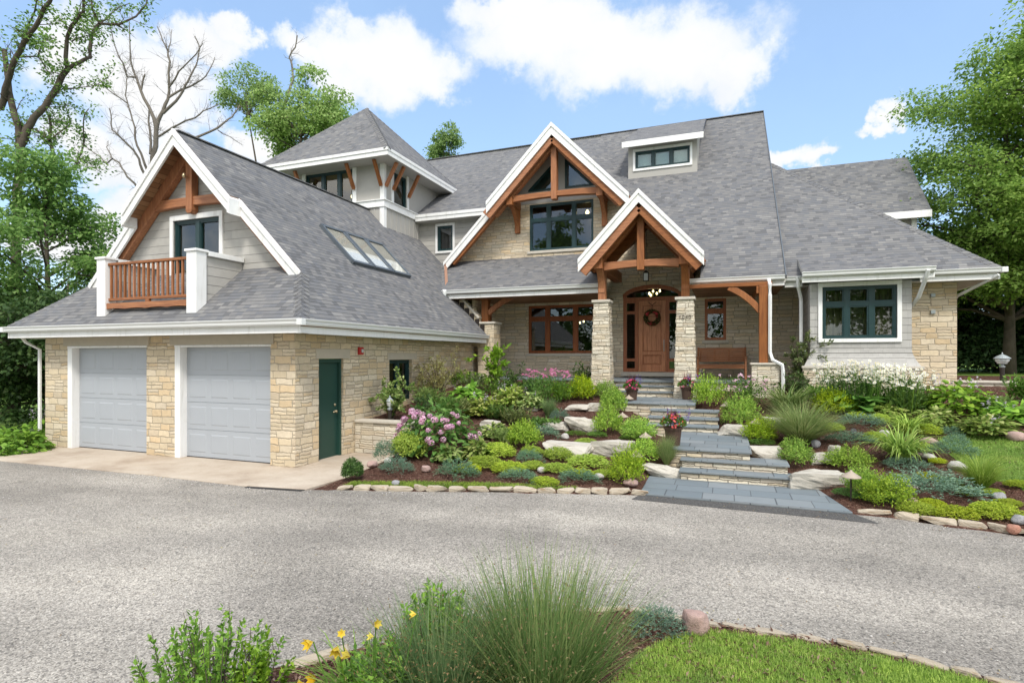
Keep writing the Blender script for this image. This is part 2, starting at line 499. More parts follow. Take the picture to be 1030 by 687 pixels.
def leaf_mat(name, c1, c2, c3=None, trans=0.4, rough=0.5, spec=0.25):
    if not name.startswith(('petal', 'bark')):
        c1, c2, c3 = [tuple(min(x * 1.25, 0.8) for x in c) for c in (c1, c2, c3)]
    m, nt, b = newmat(name)
    g = nd(nt, 'NewGeometry')
    rpi = g.outputs['Random Per Island']
    stops = [(0.0, c1), (0.6, c2), (1.0, c3 or tuple(x * 1.35 for x in c2))]
    base = ramp(nt, rpi, stops)
    oi = nd(nt, 'ObjectInfo').outputs['Random']
    base = nd(nt, 'HueSaturation', {'Hue': mth(nt, 'MULTIPLY_ADD', oi, 0.03, 0.485), 'Saturation': mth(nt, 'MULTIPLY_ADD', oi, -0.16, 1.02), 'Value': mth(nt, 'MULTIPLY_ADD', mth(nt, 'FRACT', mth(nt, 'MULTIPLY', oi, 7.3)), 0.36, 0.84), 'Color': base}).outputs[0]
    if name.startswith('lawn'):
        o = nd(nt, 'TexCoord').outputs['Object']
        base = mixc(nt, 0.85, base, mixc(nt, smooth(nt, noise(nt, o, 2.2, 5, 0.65), 0.3, 0.7), (0.62, 0.70, 0.66), (1.22, 1.16, 1.0)), 'MULTIPLY')
        base = mixc(nt, smooth(nt, noise(nt, o, 0.9, 4, 0.6), 0.58, 0.72, 0, 0.5), base, (0.33, 0.33, 0.10))
    setp(nt, b, base, rough, spec)
    tl = nd(nt, 'BsdfTranslucent', {0: base})
    mx = nd(nt, 'MixShader', {0: trans, 1: b.outputs[0], 2: tl.outputs[0]})
    nt.links.new(mx.outputs[0], nt.nodes['Material Output'].inputs[0])


leaf_mat('leaf_maple', (0.065, 0.14, 0.018), (0.145, 0.255, 0.036), (0.26, 0.37, 0.075), trans=0.5)
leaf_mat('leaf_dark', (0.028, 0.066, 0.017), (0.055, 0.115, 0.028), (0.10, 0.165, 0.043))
leaf_mat('leaf_maple_bright', (0.088, 0.172, 0.024), (0.185, 0.31, 0.048), (0.30, 0.43, 0.095), trans=0.58)
leaf_mat('leaf_light', (0.11, 0.19, 0.035), (0.21, 0.31, 0.07), (0.32, 0.41, 0.13), trans=0.55)
leaf_mat('leaf_lime', (0.12, 0.225, 0.009), (0.26, 0.40, 0.015), (0.41, 0.54, 0.035), trans=0.42)
leaf_mat('leaf_yellow', (0.20, 0.29, 0.014), (0.36, 0.46, 0.022), (0.50, 0.56, 0.05), trans=0.45)
leaf_mat('leaf_green', (0.05, 0.12, 0.014), (0.11, 0.23, 0.026), (0.20, 0.34, 0.05), trans=0.4)
leaf_mat('leaf_box', (0.03, 0.075, 0.014), (0.07, 0.14, 0.022), (0.13, 0.23, 0.04))
leaf_mat('leaf_juniper', (0.06, 0.13, 0.075), (0.115, 0.21, 0.125), (0.19, 0.30, 0.195), trans=0.2)
leaf_mat('leaf_hosta', (0.07, 0.17, 0.014), (0.16, 0.32, 0.028), (0.27, 0.44, 0.05), trans=0.4)
leaf_mat('leaf_variegated', (0.09, 0.17, 0.02), (0.22, 0.30, 0.05), (0.42, 0.45, 0.16))
leaf_mat('leaf_bronze', (0.15, 0.11, 0.035), (0.26, 0.23, 0.07), (0.36, 0.36, 0.13), trans=0.4)
leaf_mat('leaf_olive', (0.06, 0.09, 0.028), (0.12, 0.165, 0.05), (0.22, 0.24, 0.09), trans=0.35)
leaf_mat('blade_green', (0.06, 0.12, 0.02), (0.14, 0.24, 0.035), (0.26, 0.34, 0.08))
leaf_mat('blade_lime', (0.13, 0.22, 0.025), (0.25, 0.37, 0.04), (0.38, 0.46, 0.09))
leaf_mat('blade_tan', (0.14, 0.22, 0.05), (0.235, 0.32, 0.09), (0.40, 0.39, 0.16), trans=0.45)
leaf_mat('blade_grey', (0.075, 0.15, 0.045), (0.14, 0.23, 0.075), (0.26, 0.31, 0.12), trans=0.4)
leaf_mat('lawn_blade', (0.14, 0.23, 0.025), (0.24, 0.35, 0.04), (0.36, 0.45, 0.09), trans=0.4)
leaf_mat('seed_head', (0.16, 0.10, 0.04), (0.27, 0.17, 0.07), (0.36, 0.26, 0.12))
leaf_mat('petal_pink', (0.60, 0.26, 0.42), (0.72, 0.44, 0.58), (0.78, 0.62, 0.70))
leaf_mat('petal_magenta', (0.50, 0.06, 0.22), (0.62, 0.16, 0.36), (0.68, 0.3, 0.48))
leaf_mat('petal_hot', (0.60, 0.02, 0.12), (0.75, 0.06, 0.2), (0.75, 0.16, 0.32))
leaf_mat('petal_red', (0.42, 0.008, 0.02), (0.62, 0.02, 0.05), (0.7, 0.07, 0.09))
leaf_mat('petal_white', (0.62, 0.6, 0.52), (0.76, 0.75, 0.68), (0.82, 0.81, 0.76))
leaf_mat('petal_lilac', (0.42, 0.34, 0.48), (0.56, 0.48, 0.60), (0.68, 0.62, 0.7))
leaf_mat('petal_violet', (0.12, 0.06, 0.36), (0.2, 0.12, 0.46), (0.3, 0.2, 0.52))
leaf_mat('petal_yellow', (0.78, 0.54, 0.02), (0.82, 0.63, 0.04), (0.84, 0.70, 0.12))
leaf_mat('leaf_burgundy', (0.05, 0.012, 0.016), (0.10, 0.02, 0.03), (0.17, 0.05, 0.05))
leaf_mat('wreath_leaf', (0.02, 0.05, 0.012), (0.06, 0.08, 0.02), (0.12, 0.10, 0.03))


# ------------------------------------------------------------------ sky with clouds
def make_world():
    w = bpy.data.worlds.new('World')
    SC.world = w
    w.use_nodes = True
    nt = w.node_tree
    bg = nt.nodes['Background']
    sky = nd(nt, 'TexSky', sky_type='NISHITA')
    sky.sun_disc = False
    sky.sun_elevation = SUN_EL
    sky.sun_rotation = SUN_AZ
    sky.air_density = 1.0
    sky.dust_density = 0.6
    sky.ozone_density = 1.4
    tc = nd(nt, 'TexCoord')
    d = tc.outputs['Generated']
    warp = nd(nt, 'TexNoise', {'Vector': d, 'Scale': 9.0, 'Detail': 7.0, 'Roughness': 0.62})
    wv = nd(nt, 'VectorMath', {0: nd(nt, 'VectorMath', {0: warp.outputs['Color'], 1: (0.5, 0.5, 0.5)}, operation='SUBTRACT').outputs[0], 3: 0.17}, operation='SCALE')
    dw = nd(nt, 'VectorMath', {0: d, 1: wv.outputs[0]}, operation='ADD').outputs[0]
    best = None
    for (dx, dy, dz, rx, rz) in CLOUDS:
        off = nd(nt, 'VectorMath', {0: dw, 1: (dx, dy, dz)}, operation='SUBTRACT').outputs[0]
        sc = nd(nt, 'VectorMath', {0: off, 1: (1 / rx, 1 / rx, 1 / rz)}, operation='MULTIPLY').outputs[0]
        ln = nd(nt, 'VectorMath', {0: sc}, operation='LENGTH').outputs['Value']
        f = mth(nt, 'SUBTRACT', 1.0, ln)
        best = f if best is None else mth(nt, 'MAXIMUM', best, f)
    fb = noise(nt, d, 13, 9, 0.58)
    dens = mth(nt, 'MULTIPLY_ADD', mth(nt, 'SUBTRACT', fb, 0.5), 0.75, best)
    mask = smooth(nt, dens, -0.02, 0.42)
    # added broken cloud behind and above the viewer, unseen, brightened as fill light
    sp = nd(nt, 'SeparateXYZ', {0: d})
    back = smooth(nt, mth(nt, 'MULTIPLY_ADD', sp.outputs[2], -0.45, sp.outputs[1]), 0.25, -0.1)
    fill_cloud = mth(nt, 'MULTIPLY', smooth(nt, noise(nt, d, 2.6, 7, 0.6), 0.42, 0.58), back)
    veil = mth(nt, 'MULTIPLY_ADD', smooth(nt, noise(nt, d, 4.0, 6, 0.6), 0.4, 0.75), 0.16, 0.42)
    core = smooth(nt, dens, 0.1, 0.7)
    ccol = mixc(nt, core, (3.2, 3.5, 3.95), WHITE)
    under = smooth(nt, noise(nt, d, 7.0, 5), 0.5, 0.78, 0.0, 0.6)
    ccol = mixc(nt, under, ccol, (3.1, 3.3, 3.6))
    col = mixc(nt, veil, sky.outputs[0], (1.85, 2.75, 4.05))
    col = mixc(nt, mask, col, ccol)
    col = mixc(nt, fill_cloud, col, (8.6, 8.3, 7.9))
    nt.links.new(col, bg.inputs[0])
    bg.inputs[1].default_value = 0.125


WHITE = (3.7, 3.72, 3.75)
# centre direction and radii (radians) of the cumulus heaps
CLOUDS = [(-0.765, 0.52, 0.381, 0.101, 0.1), (-0.792, 0.475, 0.384, 0.061, 0.065), (-0.744, 0.569, 0.35, 0.086, 0.086), (-0.684, 0.583, 0.438, 0.055, 0.055), (-0.65, 0.607, 0.457, 0.032, 0.035), (-0.589, 0.662, 0.464, 0.072, 0.032), (-0.532, 0.704, 0.47, 0.091, 0.06), (-0.494, 0.739, 0.458, 0.12, 0.071), (-0.439, 0.781, 0.445, 0.097, 0.049), (-0.244, 0.837, 0.49, 0.185, 0.061), (-0.158, 0.87, 0.467, 0.18, 0.076), (-0.07, 0.889, 0.453, 0.157, 0.08), (0.008, 0.902, 0.432, 0.074, 0.056), (-0.296, 0.801, 0.52, 0.101, 0.035), (0.099, 0.948, 0.304, 0.056, 0.024), (0.134, 0.946, 0.294, 0.036, 0.019), (0.213, 0.92, 0.329, 0.021, 0.02), (0.205, 0.928, 0.311, 0.027, 0.015), (0.339, 0.876, 0.342, 0.026, 0.028), (0.358, 0.882, 0.307, 0.041, 0.039), (-0.832, 0.531, 0.159, 0.101, 0.058), (-0.788, 0.579, 0.209, 0.072, 0.047), (-0.851, 0.498, 0.168, 0.069, 0.048), (-0.801, 0.531, 0.275, 0.109, 0.059), (-0.677, 0.664, 0.318, 0.064, 0.032)]
make_world()


# ------------------------------------------------------------------ mesh builder
class MB:
    def __init__(s):
        s.v, s.f, s.mi = [], [], []

    def poly(s, pts, mi=0):
        n = len(s.v)
        s.v += [tuple(p) for p in pts]
        s.f.append(list(range(n, n + len(pts))))
        s.mi.append(mi)

    def hexa(s, p, mi=0):
        """p: 4 bottom + 4 top points"""
        n = len(s.v)
        a, b, c, e = Vector(p[0]), Vector(p[1]), Vector(p[3]), Vector(p[4])
        if (b - a).cross(c - a).dot(e - a) < 0:
            p = [p[i] for i in (1, 0, 3, 2, 5, 4, 7, 6)]
        s.v += [tuple(q) for q in p]
        for f in ((3, 2, 1, 0), (4, 5, 6, 7), (0, 1, 5, 4), (1, 2, 6, 5), (2, 3, 7, 6), (3, 0, 4, 7)):
            s.f.append([n + i for i in f])
            s.mi.append(mi)

    def box(s, x0, x1, y0, y1, z0, z1, mi=0):
        s.hexa([(x0, y0, z0), (x1, y0, z0), (x1, y1, z0), (x0, y1, z0), (x0, y0, z1), (x1, y0, z1), (x1, y1, z1), (x0, y1, z1)], mi)

    def beam(s, a, b, w, h, up=(0, 0, 1), mi=0, w2=None, h2=None):
        a, b, up = Vector(a), Vector(b), Vector(up)
        d = (b - a).normalized()
        sd = d.cross(up).normalized()
        u = sd.cross(d)
        w2, h2 = w2 or w, h2 or h
        q = []
        for p, ww, hh in ((a, w, h), (b, w2, h2)):
            q.append([p - sd * ww / 2 - u * hh / 2, p + sd * ww / 2 - u * hh / 2, p + sd * ww / 2 + u * hh / 2, p - sd * ww / 2 + u * hh / 2])
        s.hexa(q[0] + q[1], mi)

    def prism(s, pts, vec, mi=0, mside=None, mback=None):
        """polygon pts (3d) swept along vec"""
        n = len(s.v)
        k = len(pts)
        v = Vector(vec)
        nw = Vector((0, 0, 0))
        for i in range(k):
            nw += Vector(pts[i]).cross(Vector(pts[(i + 1) % k]))
        if nw.dot(v) > 0:
            pts = list(pts)[::-1]
        s.v += [tuple(p) for p in pts] + [tuple(Vector(p) + v) for p in pts]
        s.f.append([n + i for i in range(k)])
        s.mi.append(mi)
        s.f.append([n + k + i for i in reversed(range(k))])
        s.mi.append(mi if mback is None else mback)
        for i in range(k):
            j = (i + 1) % k
            s.f.append([n + i, n + k + i, n + k + j, n + j])
            s.mi.append(mi if mside is None else mside)

    def tube(s, path, radii, seg=8, mi=0, cap=True):
        P = [Vector(p) for p in path]
        if isinstance(radii, (int, float)):
            radii = [radii] * len(P)
        rings = []
        up = Vector((0.13, 0.27, 1)).normalized()
        for i, p in enumerate(P):
            d = (P[min(i + 1, len(P) - 1)] - P[max(i - 1, 0)])
            d = d.normalized() if d.length > 1e-9 else Vector((0, 0, 1))
            a = d.cross(up)
            if a.length < 0.05:
                a = d.cross(Vector((1, 0, 0)))
            a.normalize()
            b = d.cross(a)
            n = len(s.v)
            for k in range(seg):
                t = 2 * math.pi * k / seg
                s.v.append(tuple(p + a * (math.cos(t) * radii[i]) + b * (math.sin(t) * radii[i])))
            rings.append(n)
        for r0, r1 in zip(rings, rings[1:]):
            for k in range(seg):
                j = (k + 1) % seg
                s.f.append([r0 + k, r0 + j, r1 + j, r1 + k])
                s.mi.append(mi)
        if cap:
            s.f.append([rings[0] + k for k in reversed(range(seg))])
            s.mi.append(mi)
            s.f.append([rings[-1] + k for k in range(seg)])
            s.mi.append(mi)

    def lathe(s, prof, c, seg=16, mi=0):
        rings = []
        for r, z in prof:
            n = len(s.v)
            for k in range(seg):
                t = 2 * math.pi * k / seg
                s.v.append((c[0] + r * math.cos(t), c[1] + r * math.sin(t), c[2] + z))
            rings.append(n)
        for r0, r1 in zip(rings, rings[1:]):
            for k in range(seg):
                j = (k + 1) % seg
                s.f.append([r0 + k, r0 + j, r1 + j, r1 + k])
                s.mi.append(mi)
        s.f.append([rings[0] + k for k in reversed(range(seg))])
        s.f.append([rings[-1] + k for k in range(seg)])
        s.mi += [mi, mi]

    def build(s, name, mats, parent=None, smooth=False, bevel=0.0):
        me = bpy.data.meshes.new(name)
        me.from_pydata(s.v, [], s.f)
        if isinstance(mats, str):
            mats = [mats]
        for m in mats:
            me.materials.append(MATS[m])
        me.polygons.foreach_set('material_index', s.mi)
        if smooth:
            me.polygons.foreach_set('use_smooth', [True] * len(s.f))
        uv_project(me)
        me.update()
        o = bpy.data.objects.new(name, me)
        COL.objects.link(o)
        if parent is not None:
            adopt(o, parent)
        if bevel:
            md = o.modifiers.new('bevel', 'BEVEL')
            md.width = bevel
            md.segments = 2
            md.limit_method = 'ANGLE'
        return o


def root_of(o):
    loc = Vector((0, 0, 0))
    while o is not None:
        loc += o.location
        o = o.parent
    return loc


def adopt(o, parent):
    """o's mesh is written in world metres; keep it there under an unrotated, unscaled parent"""
    o.parent = parent
    o.location = -root_of(parent)


def uv_project(me):
    uvl = me.uv_layers.new(name='metres')
    n = len(me.loops)
    co = np.empty(len(me.vertices) * 3, np.float32)
    me.vertices.foreach_get('co', co)
    co = co.reshape(-1, 3)
    li = np.empty(n, np.int32)
    me.loops.foreach_get('vertex_index', li)
    ps = np.empty(len(me.polygons), np.int32)
    pt = np.empty(len(me.polygons), np.int32)
    me.polygons.foreach_get('loop_start', ps)
    me.polygons.foreach_get('loop_total', pt)
    no = np.empty(len(me.polygons) * 3, np.float32)
    me.polygons.foreach_get('normal', no)
    no = no.reshape(-1, 3)
    nn = np.repeat(no, pt, axis=0)
    order = np.concatenate([np.arange(a, a + b) for a, b in zip(ps, pt)]) if len(ps) else np.arange(0)
    p = co[li[order]]
    flat = np.abs(nn[:, 2]) > 0.96
    u = np.stack([-nn[:, 1], nn[:, 0], np.zeros(len(nn))], 1)
    u /= np.maximum(np.linalg.norm(u, axis=1, keepdims=True), 1e-6)
    v = np.cross(nn, u)
    neg = v[:, 2] < 0
    v[neg] *= -1
    u[flat] = (1, 0, 0)
    v[flat] = (0, 1, 0)
    uv = np.empty((n, 2), np.float32)
    uv[order, 0] = (p * u).sum(1)
    uv[order, 1] = (p * v).sum(1)
    uvl.data.foreach_set('uv', uv.ravel())


def tag(o, label=None, cat=None, group=None, kind=None):
    for k, v in (('label', label), ('category', cat), ('group', group), ('kind', kind)):
        if v:
            o[k] = v
    return o


def thing(name, loc, label, cat, group=None):
    o = bpy.data.objects.new(name, None)
    o.empty_display_size = 0.3
    COL.objects.link(o)
    o.location = loc
    return tag(o, label, cat, group)


class Fr:
    """a wall plane: 'front' faces -Y at y=c, 'right' faces +X at x=c; coordinates (along, outward, up)"""
    def __init__(s, kind, c):
        s.k, s.c = kind, c

    def __call__(s, u, d, z):
        return (u, s.c - d, z) if s.k == 'front' else (s.c + d, u, z)

    def box(s, mb, u0, u1, d0, d1, z0, z1, mi=0):
        mb.hexa([s(u0, d0, z0), s(u1, d0, z0), s(u1, d1, z0), s(u0, d1, z0), s(u0, d0, z1), s(u1, d0, z1), s(u1, d1, z1), s(u0, d1, z1)], mi)


def wall(mb, fr, outline, holes=(), mi=0, mrev=None):
    """outline: [(u, zlow, zhigh)...]; holes (u0,u1,z0,z1,reveal depth)"""
    us = [o[0] for o in outline]
    cuts = sorted(set(us + [h[0] for h in holes] + [h[1] for h in holes]))

    def lim(u, left):
        for a, b in zip(outline, outline[1:]):
            if a[0] <= u <= b[0] and (b[0] - a[0]) > 1e-9:
                if u == b[0] and left is False and b is not outline[-1]:
                    continue
                t = (u - a[0]) / (b[0] - a[0])
                return a[1] + t * (b[1] - a[1]), a[2] + t * (b[2] - a[2])
        return outline[-1][1:]
    for a, b in zip(cuts, cuts[1:]):
        la, ha = lim(a, False)
        lb, hb = lim(b, True)
        hs = sorted([h for h in holes if h[0] <= a + 1e-9 and h[1] >= b - 1e-9], key=lambda h: h[2])
        za, zb = la, lb
        for h in hs:
            if h[2] > za + 1e-6 or h[2] > zb + 1e-6:
                mb.poly([fr(a, 0, za), fr(b, 0, zb), fr(b, 0, h[2]), fr(a, 0, h[2])], mi)
            za = zb = h[3]
        mb.poly([fr(a, 0, za), fr(b, 0, zb), fr(b, 0, hb), fr(a, 0, ha)], mi)
    for (u0, u1, z0, z1, d) in holes:
        m = mi if mrev is None else mrev
        mb.poly([fr(u0, 0, z0), fr(u0, -d, z0), fr(u0, -d, z1), fr(u0, 0, z1)], m)
        mb.poly([fr(u1, 0, z0), fr(u1, 0, z1), fr(u1, -d, z1), fr(u1, -d, z0)], m)
        mb.poly([fr(u0, 0, z1), fr(u0, -d, z1), fr(u1, -d, z1), fr(u1, 0, z1)], m)
        mb.poly([fr(u0, 0, z0), fr(u1, 0, z0), fr(u1, -d, z0), fr(u0, -d, z0)], m)


def window(house, fr, u0, u1, z0, z1, cols, rows, frame='teal_frame', recess=0.08, trim=None, sill=None, room='room_wall', depth=1.6,
           curtain=False, bar=0.05, sash=True, lamps=(), ceiling=None, label=None, glass='window_glass'):
    mb = MB()
    d1, d0 = -recess + 0.03, -recess - 0.06
    t = 0.055
    fr.box(mb, u0, u1, d0, d1, z0, z0 + t)
    fr.box(mb, u0, u1, d0, d1, z1 - t, z1)
    fr.box(mb, u0, u0 + t, d0, d1, z0 + t, z1 - t)
    fr.box(mb, u1 - t, u1, d0, d1, z0 + t, z1 - t)
    W, H = u1 - u0, z1 - z0
    cu = [u0] + [u0 + W * c for c in cols] + [u1]
    cz = [z0] + [z0 + H * r for r in rows] + [z1]
    for c in cu[1:-1]:
        fr.box(mb, c - bar, c + bar, d0, d1 - 0.004, z0 + t, z1 - t)
    for i in range(len(cu) - 1):
        a = cu[i] + (t if i == 0 else bar)
        b = cu[i + 1] - (t if i == len(cu) - 2 else bar)
        for r in cz[1:-1]:
            fr.box(mb, a, b, d0, d1 - 0.006, r - bar * 0.9, r + bar * 0.9)
        if sash:
            for j in range(len(cz) - 1):
                e = cz[j] + (t if j == 0 else bar * 0.9)
                f = cz[j + 1] - (t if j == len(cz) - 2 else bar * 0.9)
                q = 0.035
                dd = d1 - 0.02
                fr.box(mb, a, b, d0 + 0.01, dd, e, e + q)
                fr.box(mb, a, b, d0 + 0.01, dd, f - q, f)
                fr.box(mb, a, a + q, d0 + 0.01, dd, e + q, f - q)
                fr.box(mb, b - q, b, d0 + 0.01, dd, e + q, f - q)
    w = mb.build('window', frame, house)
    if label:
        w['label'] = label
    g = MB()
    fr.box(g, u0 + t * 0.6, u1 - t * 0.6, d0 + 0.015, d0 + 0.022, z0 + t * 0.6, z1 - t * 0.6)
    g.build('pane', glass, w)
    if trim:
        k = MB()
        tw = trim
        fr.box(k, u0 - tw, u1 + tw, -0.02, 0.035, z1, z1 + tw * 1.15)
        fr.box(k, u0 - tw, u1 + tw, -0.02, 0.045, z0 - tw, z0)
        fr.box(k, u0 - tw, u0, -0.02, 0.035, z0, z1)
        fr.box(k, u1, u1 + tw, -0.02, 0.035, z0, z1)
        k.build('trim', 'white_paint', w, bevel=0.006)
    if sill:
        k = MB()
        fr.box(k, u0 - 0.08, u1 + 0.08, -recess, 0.05, z0 - 0.10, z0 - 0.002)
        k.build('sill', sill, w, bevel=0.01)
    if room:
        k = MB()
        b0, b1 = d0 - 0.002, d0 - depth
        x = 0.02
        A, B, Z0, Z1 = u0 - x, u1 + x, z0 - x, z1 + x
        k.poly([fr(A, b1, Z0), fr(B, b1, Z0), fr(B, b1, Z1), fr(A, b1, Z1)])
        k.poly([fr(A, b0, Z0), fr(A, b1, Z0), fr(A, b1, Z1), fr(A, b0, Z1)])
        k.poly([fr(B, b0, Z0), fr(B, b0, Z1), fr(B, b1, Z1), fr(B, b1, Z0)])
        k.poly([fr(A, b0, Z1), fr(A, b1, Z1), fr(B, b1, Z1), fr(B, b0, Z1)], 1)
        k.poly([fr(A, b0, Z0), fr(B, b0, Z0), fr(B, b1, Z0), fr(A, b1, Z0)])
        k.build('room', [room, ceiling or room], w)
    if curtain:
        k = MB()
        n = 90
        for i in range(n):
            ua, ub = u0 + 0.05 + (W - 0.1) * i / n, u0 + 0.05 + (W - 0.1) * (i + 1) / n
            fa, fb = [0.05 * math.sin(x * 30) + 0.02 * math.sin(x * 71) for x in (ua, ub)]
            mid = abs((ua + ub) / 2 - (u0 + u1) / 2) / W
            if mid < 0.10:
                continue
            k.poly([fr(ua, d0 - 0.2 + fa, z0), fr(ub, d0 - 0.2 + fb, z0), fr(ub, d0 - 0.2 + fb, z1), fr(ua, d0 - 0.2 + fa, z1)])
        k.build('curtain', 'curtain_cloth', w)
    if lamps:
        k = MB()
        for (u, d, z, r) in lamps:
            p = fr(u, d0 - d, z)
            k.lathe([(0.004, -r * 1.4), (r * 0.7, -r), (r, 0), (r * 0.6, r), (0.004, r * 1.5)], p, 8)
        k.build('lit_bulb', 'lit_bulb', w, smooth=True)
    return w


def slab(mb, pts, th=0.16, top=0, under=1, side=1):
    mb.prism(pts, (0, 0, -th), top, side, under)


def gutter(house, a, b, out, drop=0.0, ends=True, fascia=True, fz=0.26):
    """K-gutter from a to b (roof edge points), out = horizontal outward unit vector"""
    a, b, o = Vector(a), Vector(b), Vector(out)
    z = Vector((0, 0, 1))
    prof = [(0.0, -0.005), (0.0, -0.13), (0.075, -0.13), (0.095, -0.10), (0.10, -0.06), (0.125, -0.02), (0.125, -0.004), (0.112, -0.004), (0.108, -0.03), (0.02, -0.03)]
    mb = MB()
    mb.prism([a + o * (p[0] - 0.01) + z * p[1] for p in prof], b - a)
    g = mb.build('gutter', 'gutter_white', house)
    if fascia:
        k = MB()
        q = [(-0.012, -0.0), (-0.012, -fz), (-0.05, -fz), (-0.05, -0.0)]
        k.prism([a + o * p[0] + z * (p[1] - 0.012) for p in q], b - a)
        k.build('fascia', 'white_paint', house)
    return g


def board(mb, a, b, h, t, out, mi=0):
    """flat board under the line a-b: height h downwards, thickness t along out"""
    a, b, o = Vector(a), Vector(b), Vector(out)
    z = Vector((0, 0, -h))
    mb.prism([a, b, b + z, a + z], o * t, mi)


def arched(mb, fr, u0, u1, z0, z1, d0, d1, rise, n=10, mi=0):
    """tie beam whose soffit is slightly arched"""
    bot, top = [], []
    for i in range(n + 1):
        t = i / n
        u = u0 + (u1 - u0) * t
        bot.append((u, z0 + rise * (1 - (2 * t - 1) ** 2)))
        top.append((u, z1 + rise * 0.35 * (1 - (2 * t - 1) ** 2)))
    pts = bot + top[::-1]
    p0 = [Vector(fr(u, d0, z)) for u, z in pts]
    mb.prism(p0, Vector(fr(0, d1, 0)) - Vector(fr(0, d0, 0)), mi)


def curve_brace(mb, fr, p, q, bulge, w, d0, d1, n=8, mi=0):
    """curved brace in the wall plane from p to q (u,z)"""
    p, q = Vector(p), Vector(q)
    d = (q - p)
    nrm = Vector((-d.y, d.x)).normalized()
    A, B = [], []
    for i in range(n + 1):
        t = i / n
        c = p + d * t + nrm * (bulge * 4 * t * (1 - t))
        A.append(c + nrm * w / 2)
        B.append(c - nrm * w / 2)
    pts = A + B[::-1]
    mb.prism([Vector(fr(c.x, d0, c.y)) for c in pts], Vector(fr(0, d1, 0)) - Vector(fr(0, d0, 0)), mi)


def downspout(house, pts, w=0.085):
    mb = MB()
    mb.tube(pts, w / 2, 6)
    return mb.build('downspout', 'gutter_white', house)


# ================================================================== THE HOUSE
house = thing('house', (-5.0, 19.0, 0.0), 'sprawling grey shingled house of tan stone with cedar gables and an attached garage', 'house')
GS, GF = 1.0127, 0.87            # garage side and front pitches
GX, GZ = -12.0, 7.53
def gz(x):
    return GZ - GS * abs(x - GX)

# ---- garage walls
F1 = Fr('front', 9.0)
S1 = Fr('right', -8.08)
mb = MB()
wall(mb, F1, [(-15.94, -0.1, 2.72), (-8.08, -0.1, 2.72)], [(-15.06, -12.33, -0.1, 2.62, 0.42), (-11.42, -8.72, -0.1, 2.62, 0.42)])
mb.build('stone_wall', 'ledge_stone', house)
mb = MB()
wall(mb, S1, [(9.0, -0.1, 2.72), (17.45, -0.1, 2.72)], [(9.70, 10.52, -0.1, 2.2, 0.2), (12.38, 13.5, 1.08, 2.16, 0.14)])
mb.build('stone_wall', 'ledge_stone', house)
mb = MB()
wall(mb, Fr('right', -15.94), [(9.0, -0.1, 2.72), (17.0, -0.1, 2.72)])
mb.build('stone_wall', 'ledge_stone', house)
for (u0, u1) in ((-15.06, -12.33), (-11.42, -8.72)):
    mb = MB()                                       # white inner jamb and head
    F1.box(mb, u0 - 0.004, u0 + 0.16, -0.24, 0.015, 0, 2.46)
    j = mb.build('door_jamb', 'white_paint', house, bevel=0.006)
    mb = MB()
    F1.box(mb, u0 - 0.02, u1 + 0.02, -0.24, 0.012, 2.452, 2.50)
    mb.build('door_header', 'white_paint', house, bevel=0.006)
    mb = MB()
    F1.box(mb, u0 - 0.14, u1 + 0.10, -0.1, 0.03, 2.503, 2.715)
    mb.build('lintel', 'lintel_stone', house)
    D = MB()
    a, b = u0 + 0.16, u1
    F1.box(D, a, b, -0.21, -0.17, 0.03, 2.45)
    hgt = 2.42 / 4
    gd = D.build('garage_door', 'lantern_grey', house)
    P = MB()
    for r in range(4):
        z0 = 0.03 + r * hgt
        F1.box(P, a + 0.003, b - 0.003, -0.17, -0.158, z0 + 0.005, z0 + hgt - 0.005)
        for c in range(4):
            w4 = (b - a) / 4
            x0, x1 = a + c * w4 + 0.09, a + (c + 1) * w4 - 0.05
            zz0, zz1 = z0 + 0.10, z0 + hgt - 0.10
            # raised panel with bevelled rim
            o0 = [F1(x0, -0.158, zz0), F1(x1, -0.158, zz0), F1(x1, -0.158, zz1), F1(x0, -0.158, zz1)]
            q = 0.022
            i0 = [F1(x0 + q, -0.151, zz0 + q), F1(x1 - q, -0.151, zz0 + q), F1(x1 - q, -0.151, zz1 - q), F1(x0 + q, -0.151, zz1 - q)]
            for k in range(4):
                P.poly([o0[k], o0[(k + 1) % 4], i0[(k + 1) % 4], i0[k]])
            P.poly(i0)
    P.build('door_panels', 'garage_panel', gd)
    S = MB()
    F1.box(S, a, b, -0.212, -0.152, 0.0, 0.03)
    S.build('bottom_seal', 'black_rubber', gd)
# ---- garage side door and window
mb = MB()
S1.box(mb, 9.60, 10.74, -0.08, 0.02, 2.203, 2.415)
mb.build('lintel', 'lintel_stone', house, bevel=0.008)
mb = MB()
S1.box(mb, 12.29, 13.74, -0.08, 0.02, 2.163, 2.345)
mb.build('lintel', 'lintel_stone', house, bevel=0.008)
mb = MB()
S1.box(mb, 9.76, 10.46, -0.17, -0.12, 0.02, 2.12)
sd = mb.build('side_door', 'green_door', house, bevel=0.004)
mb = MB()
S1.box(mb, 9.70, 9.76, -0.2, -0.05, 0.0, 2.197)
S1.box(mb, 10.46, 10.52, -0.2, -0.05, 0.0, 2.197)
S1.box(mb, 9.76, 10.46, -0.2, -0.05, 2.12, 2.197)
mb.build('frame', 'green_door', sd, bevel=0.004)
mb = MB()
mb.tube([S1(10.37, -0.12, 1.02), S1(10.37, -0.06, 1.02)], 0.03, 10)
mb.tube([S1(10.37, -0.07, 1.02), S1(10.25, -0.06, 1.015)], 0.013, 8)
mb.tube([S1(10.37, -0.12, 1.17), S1(10.37, -0.10, 1.17)], 0.032, 10)
mb.build('handle', 'brass', sd, smooth=True)
window(house, S1, 12.38, 13.5, 1.08, 2.16, [0.5], [], room='room_dark', recess=0.12)
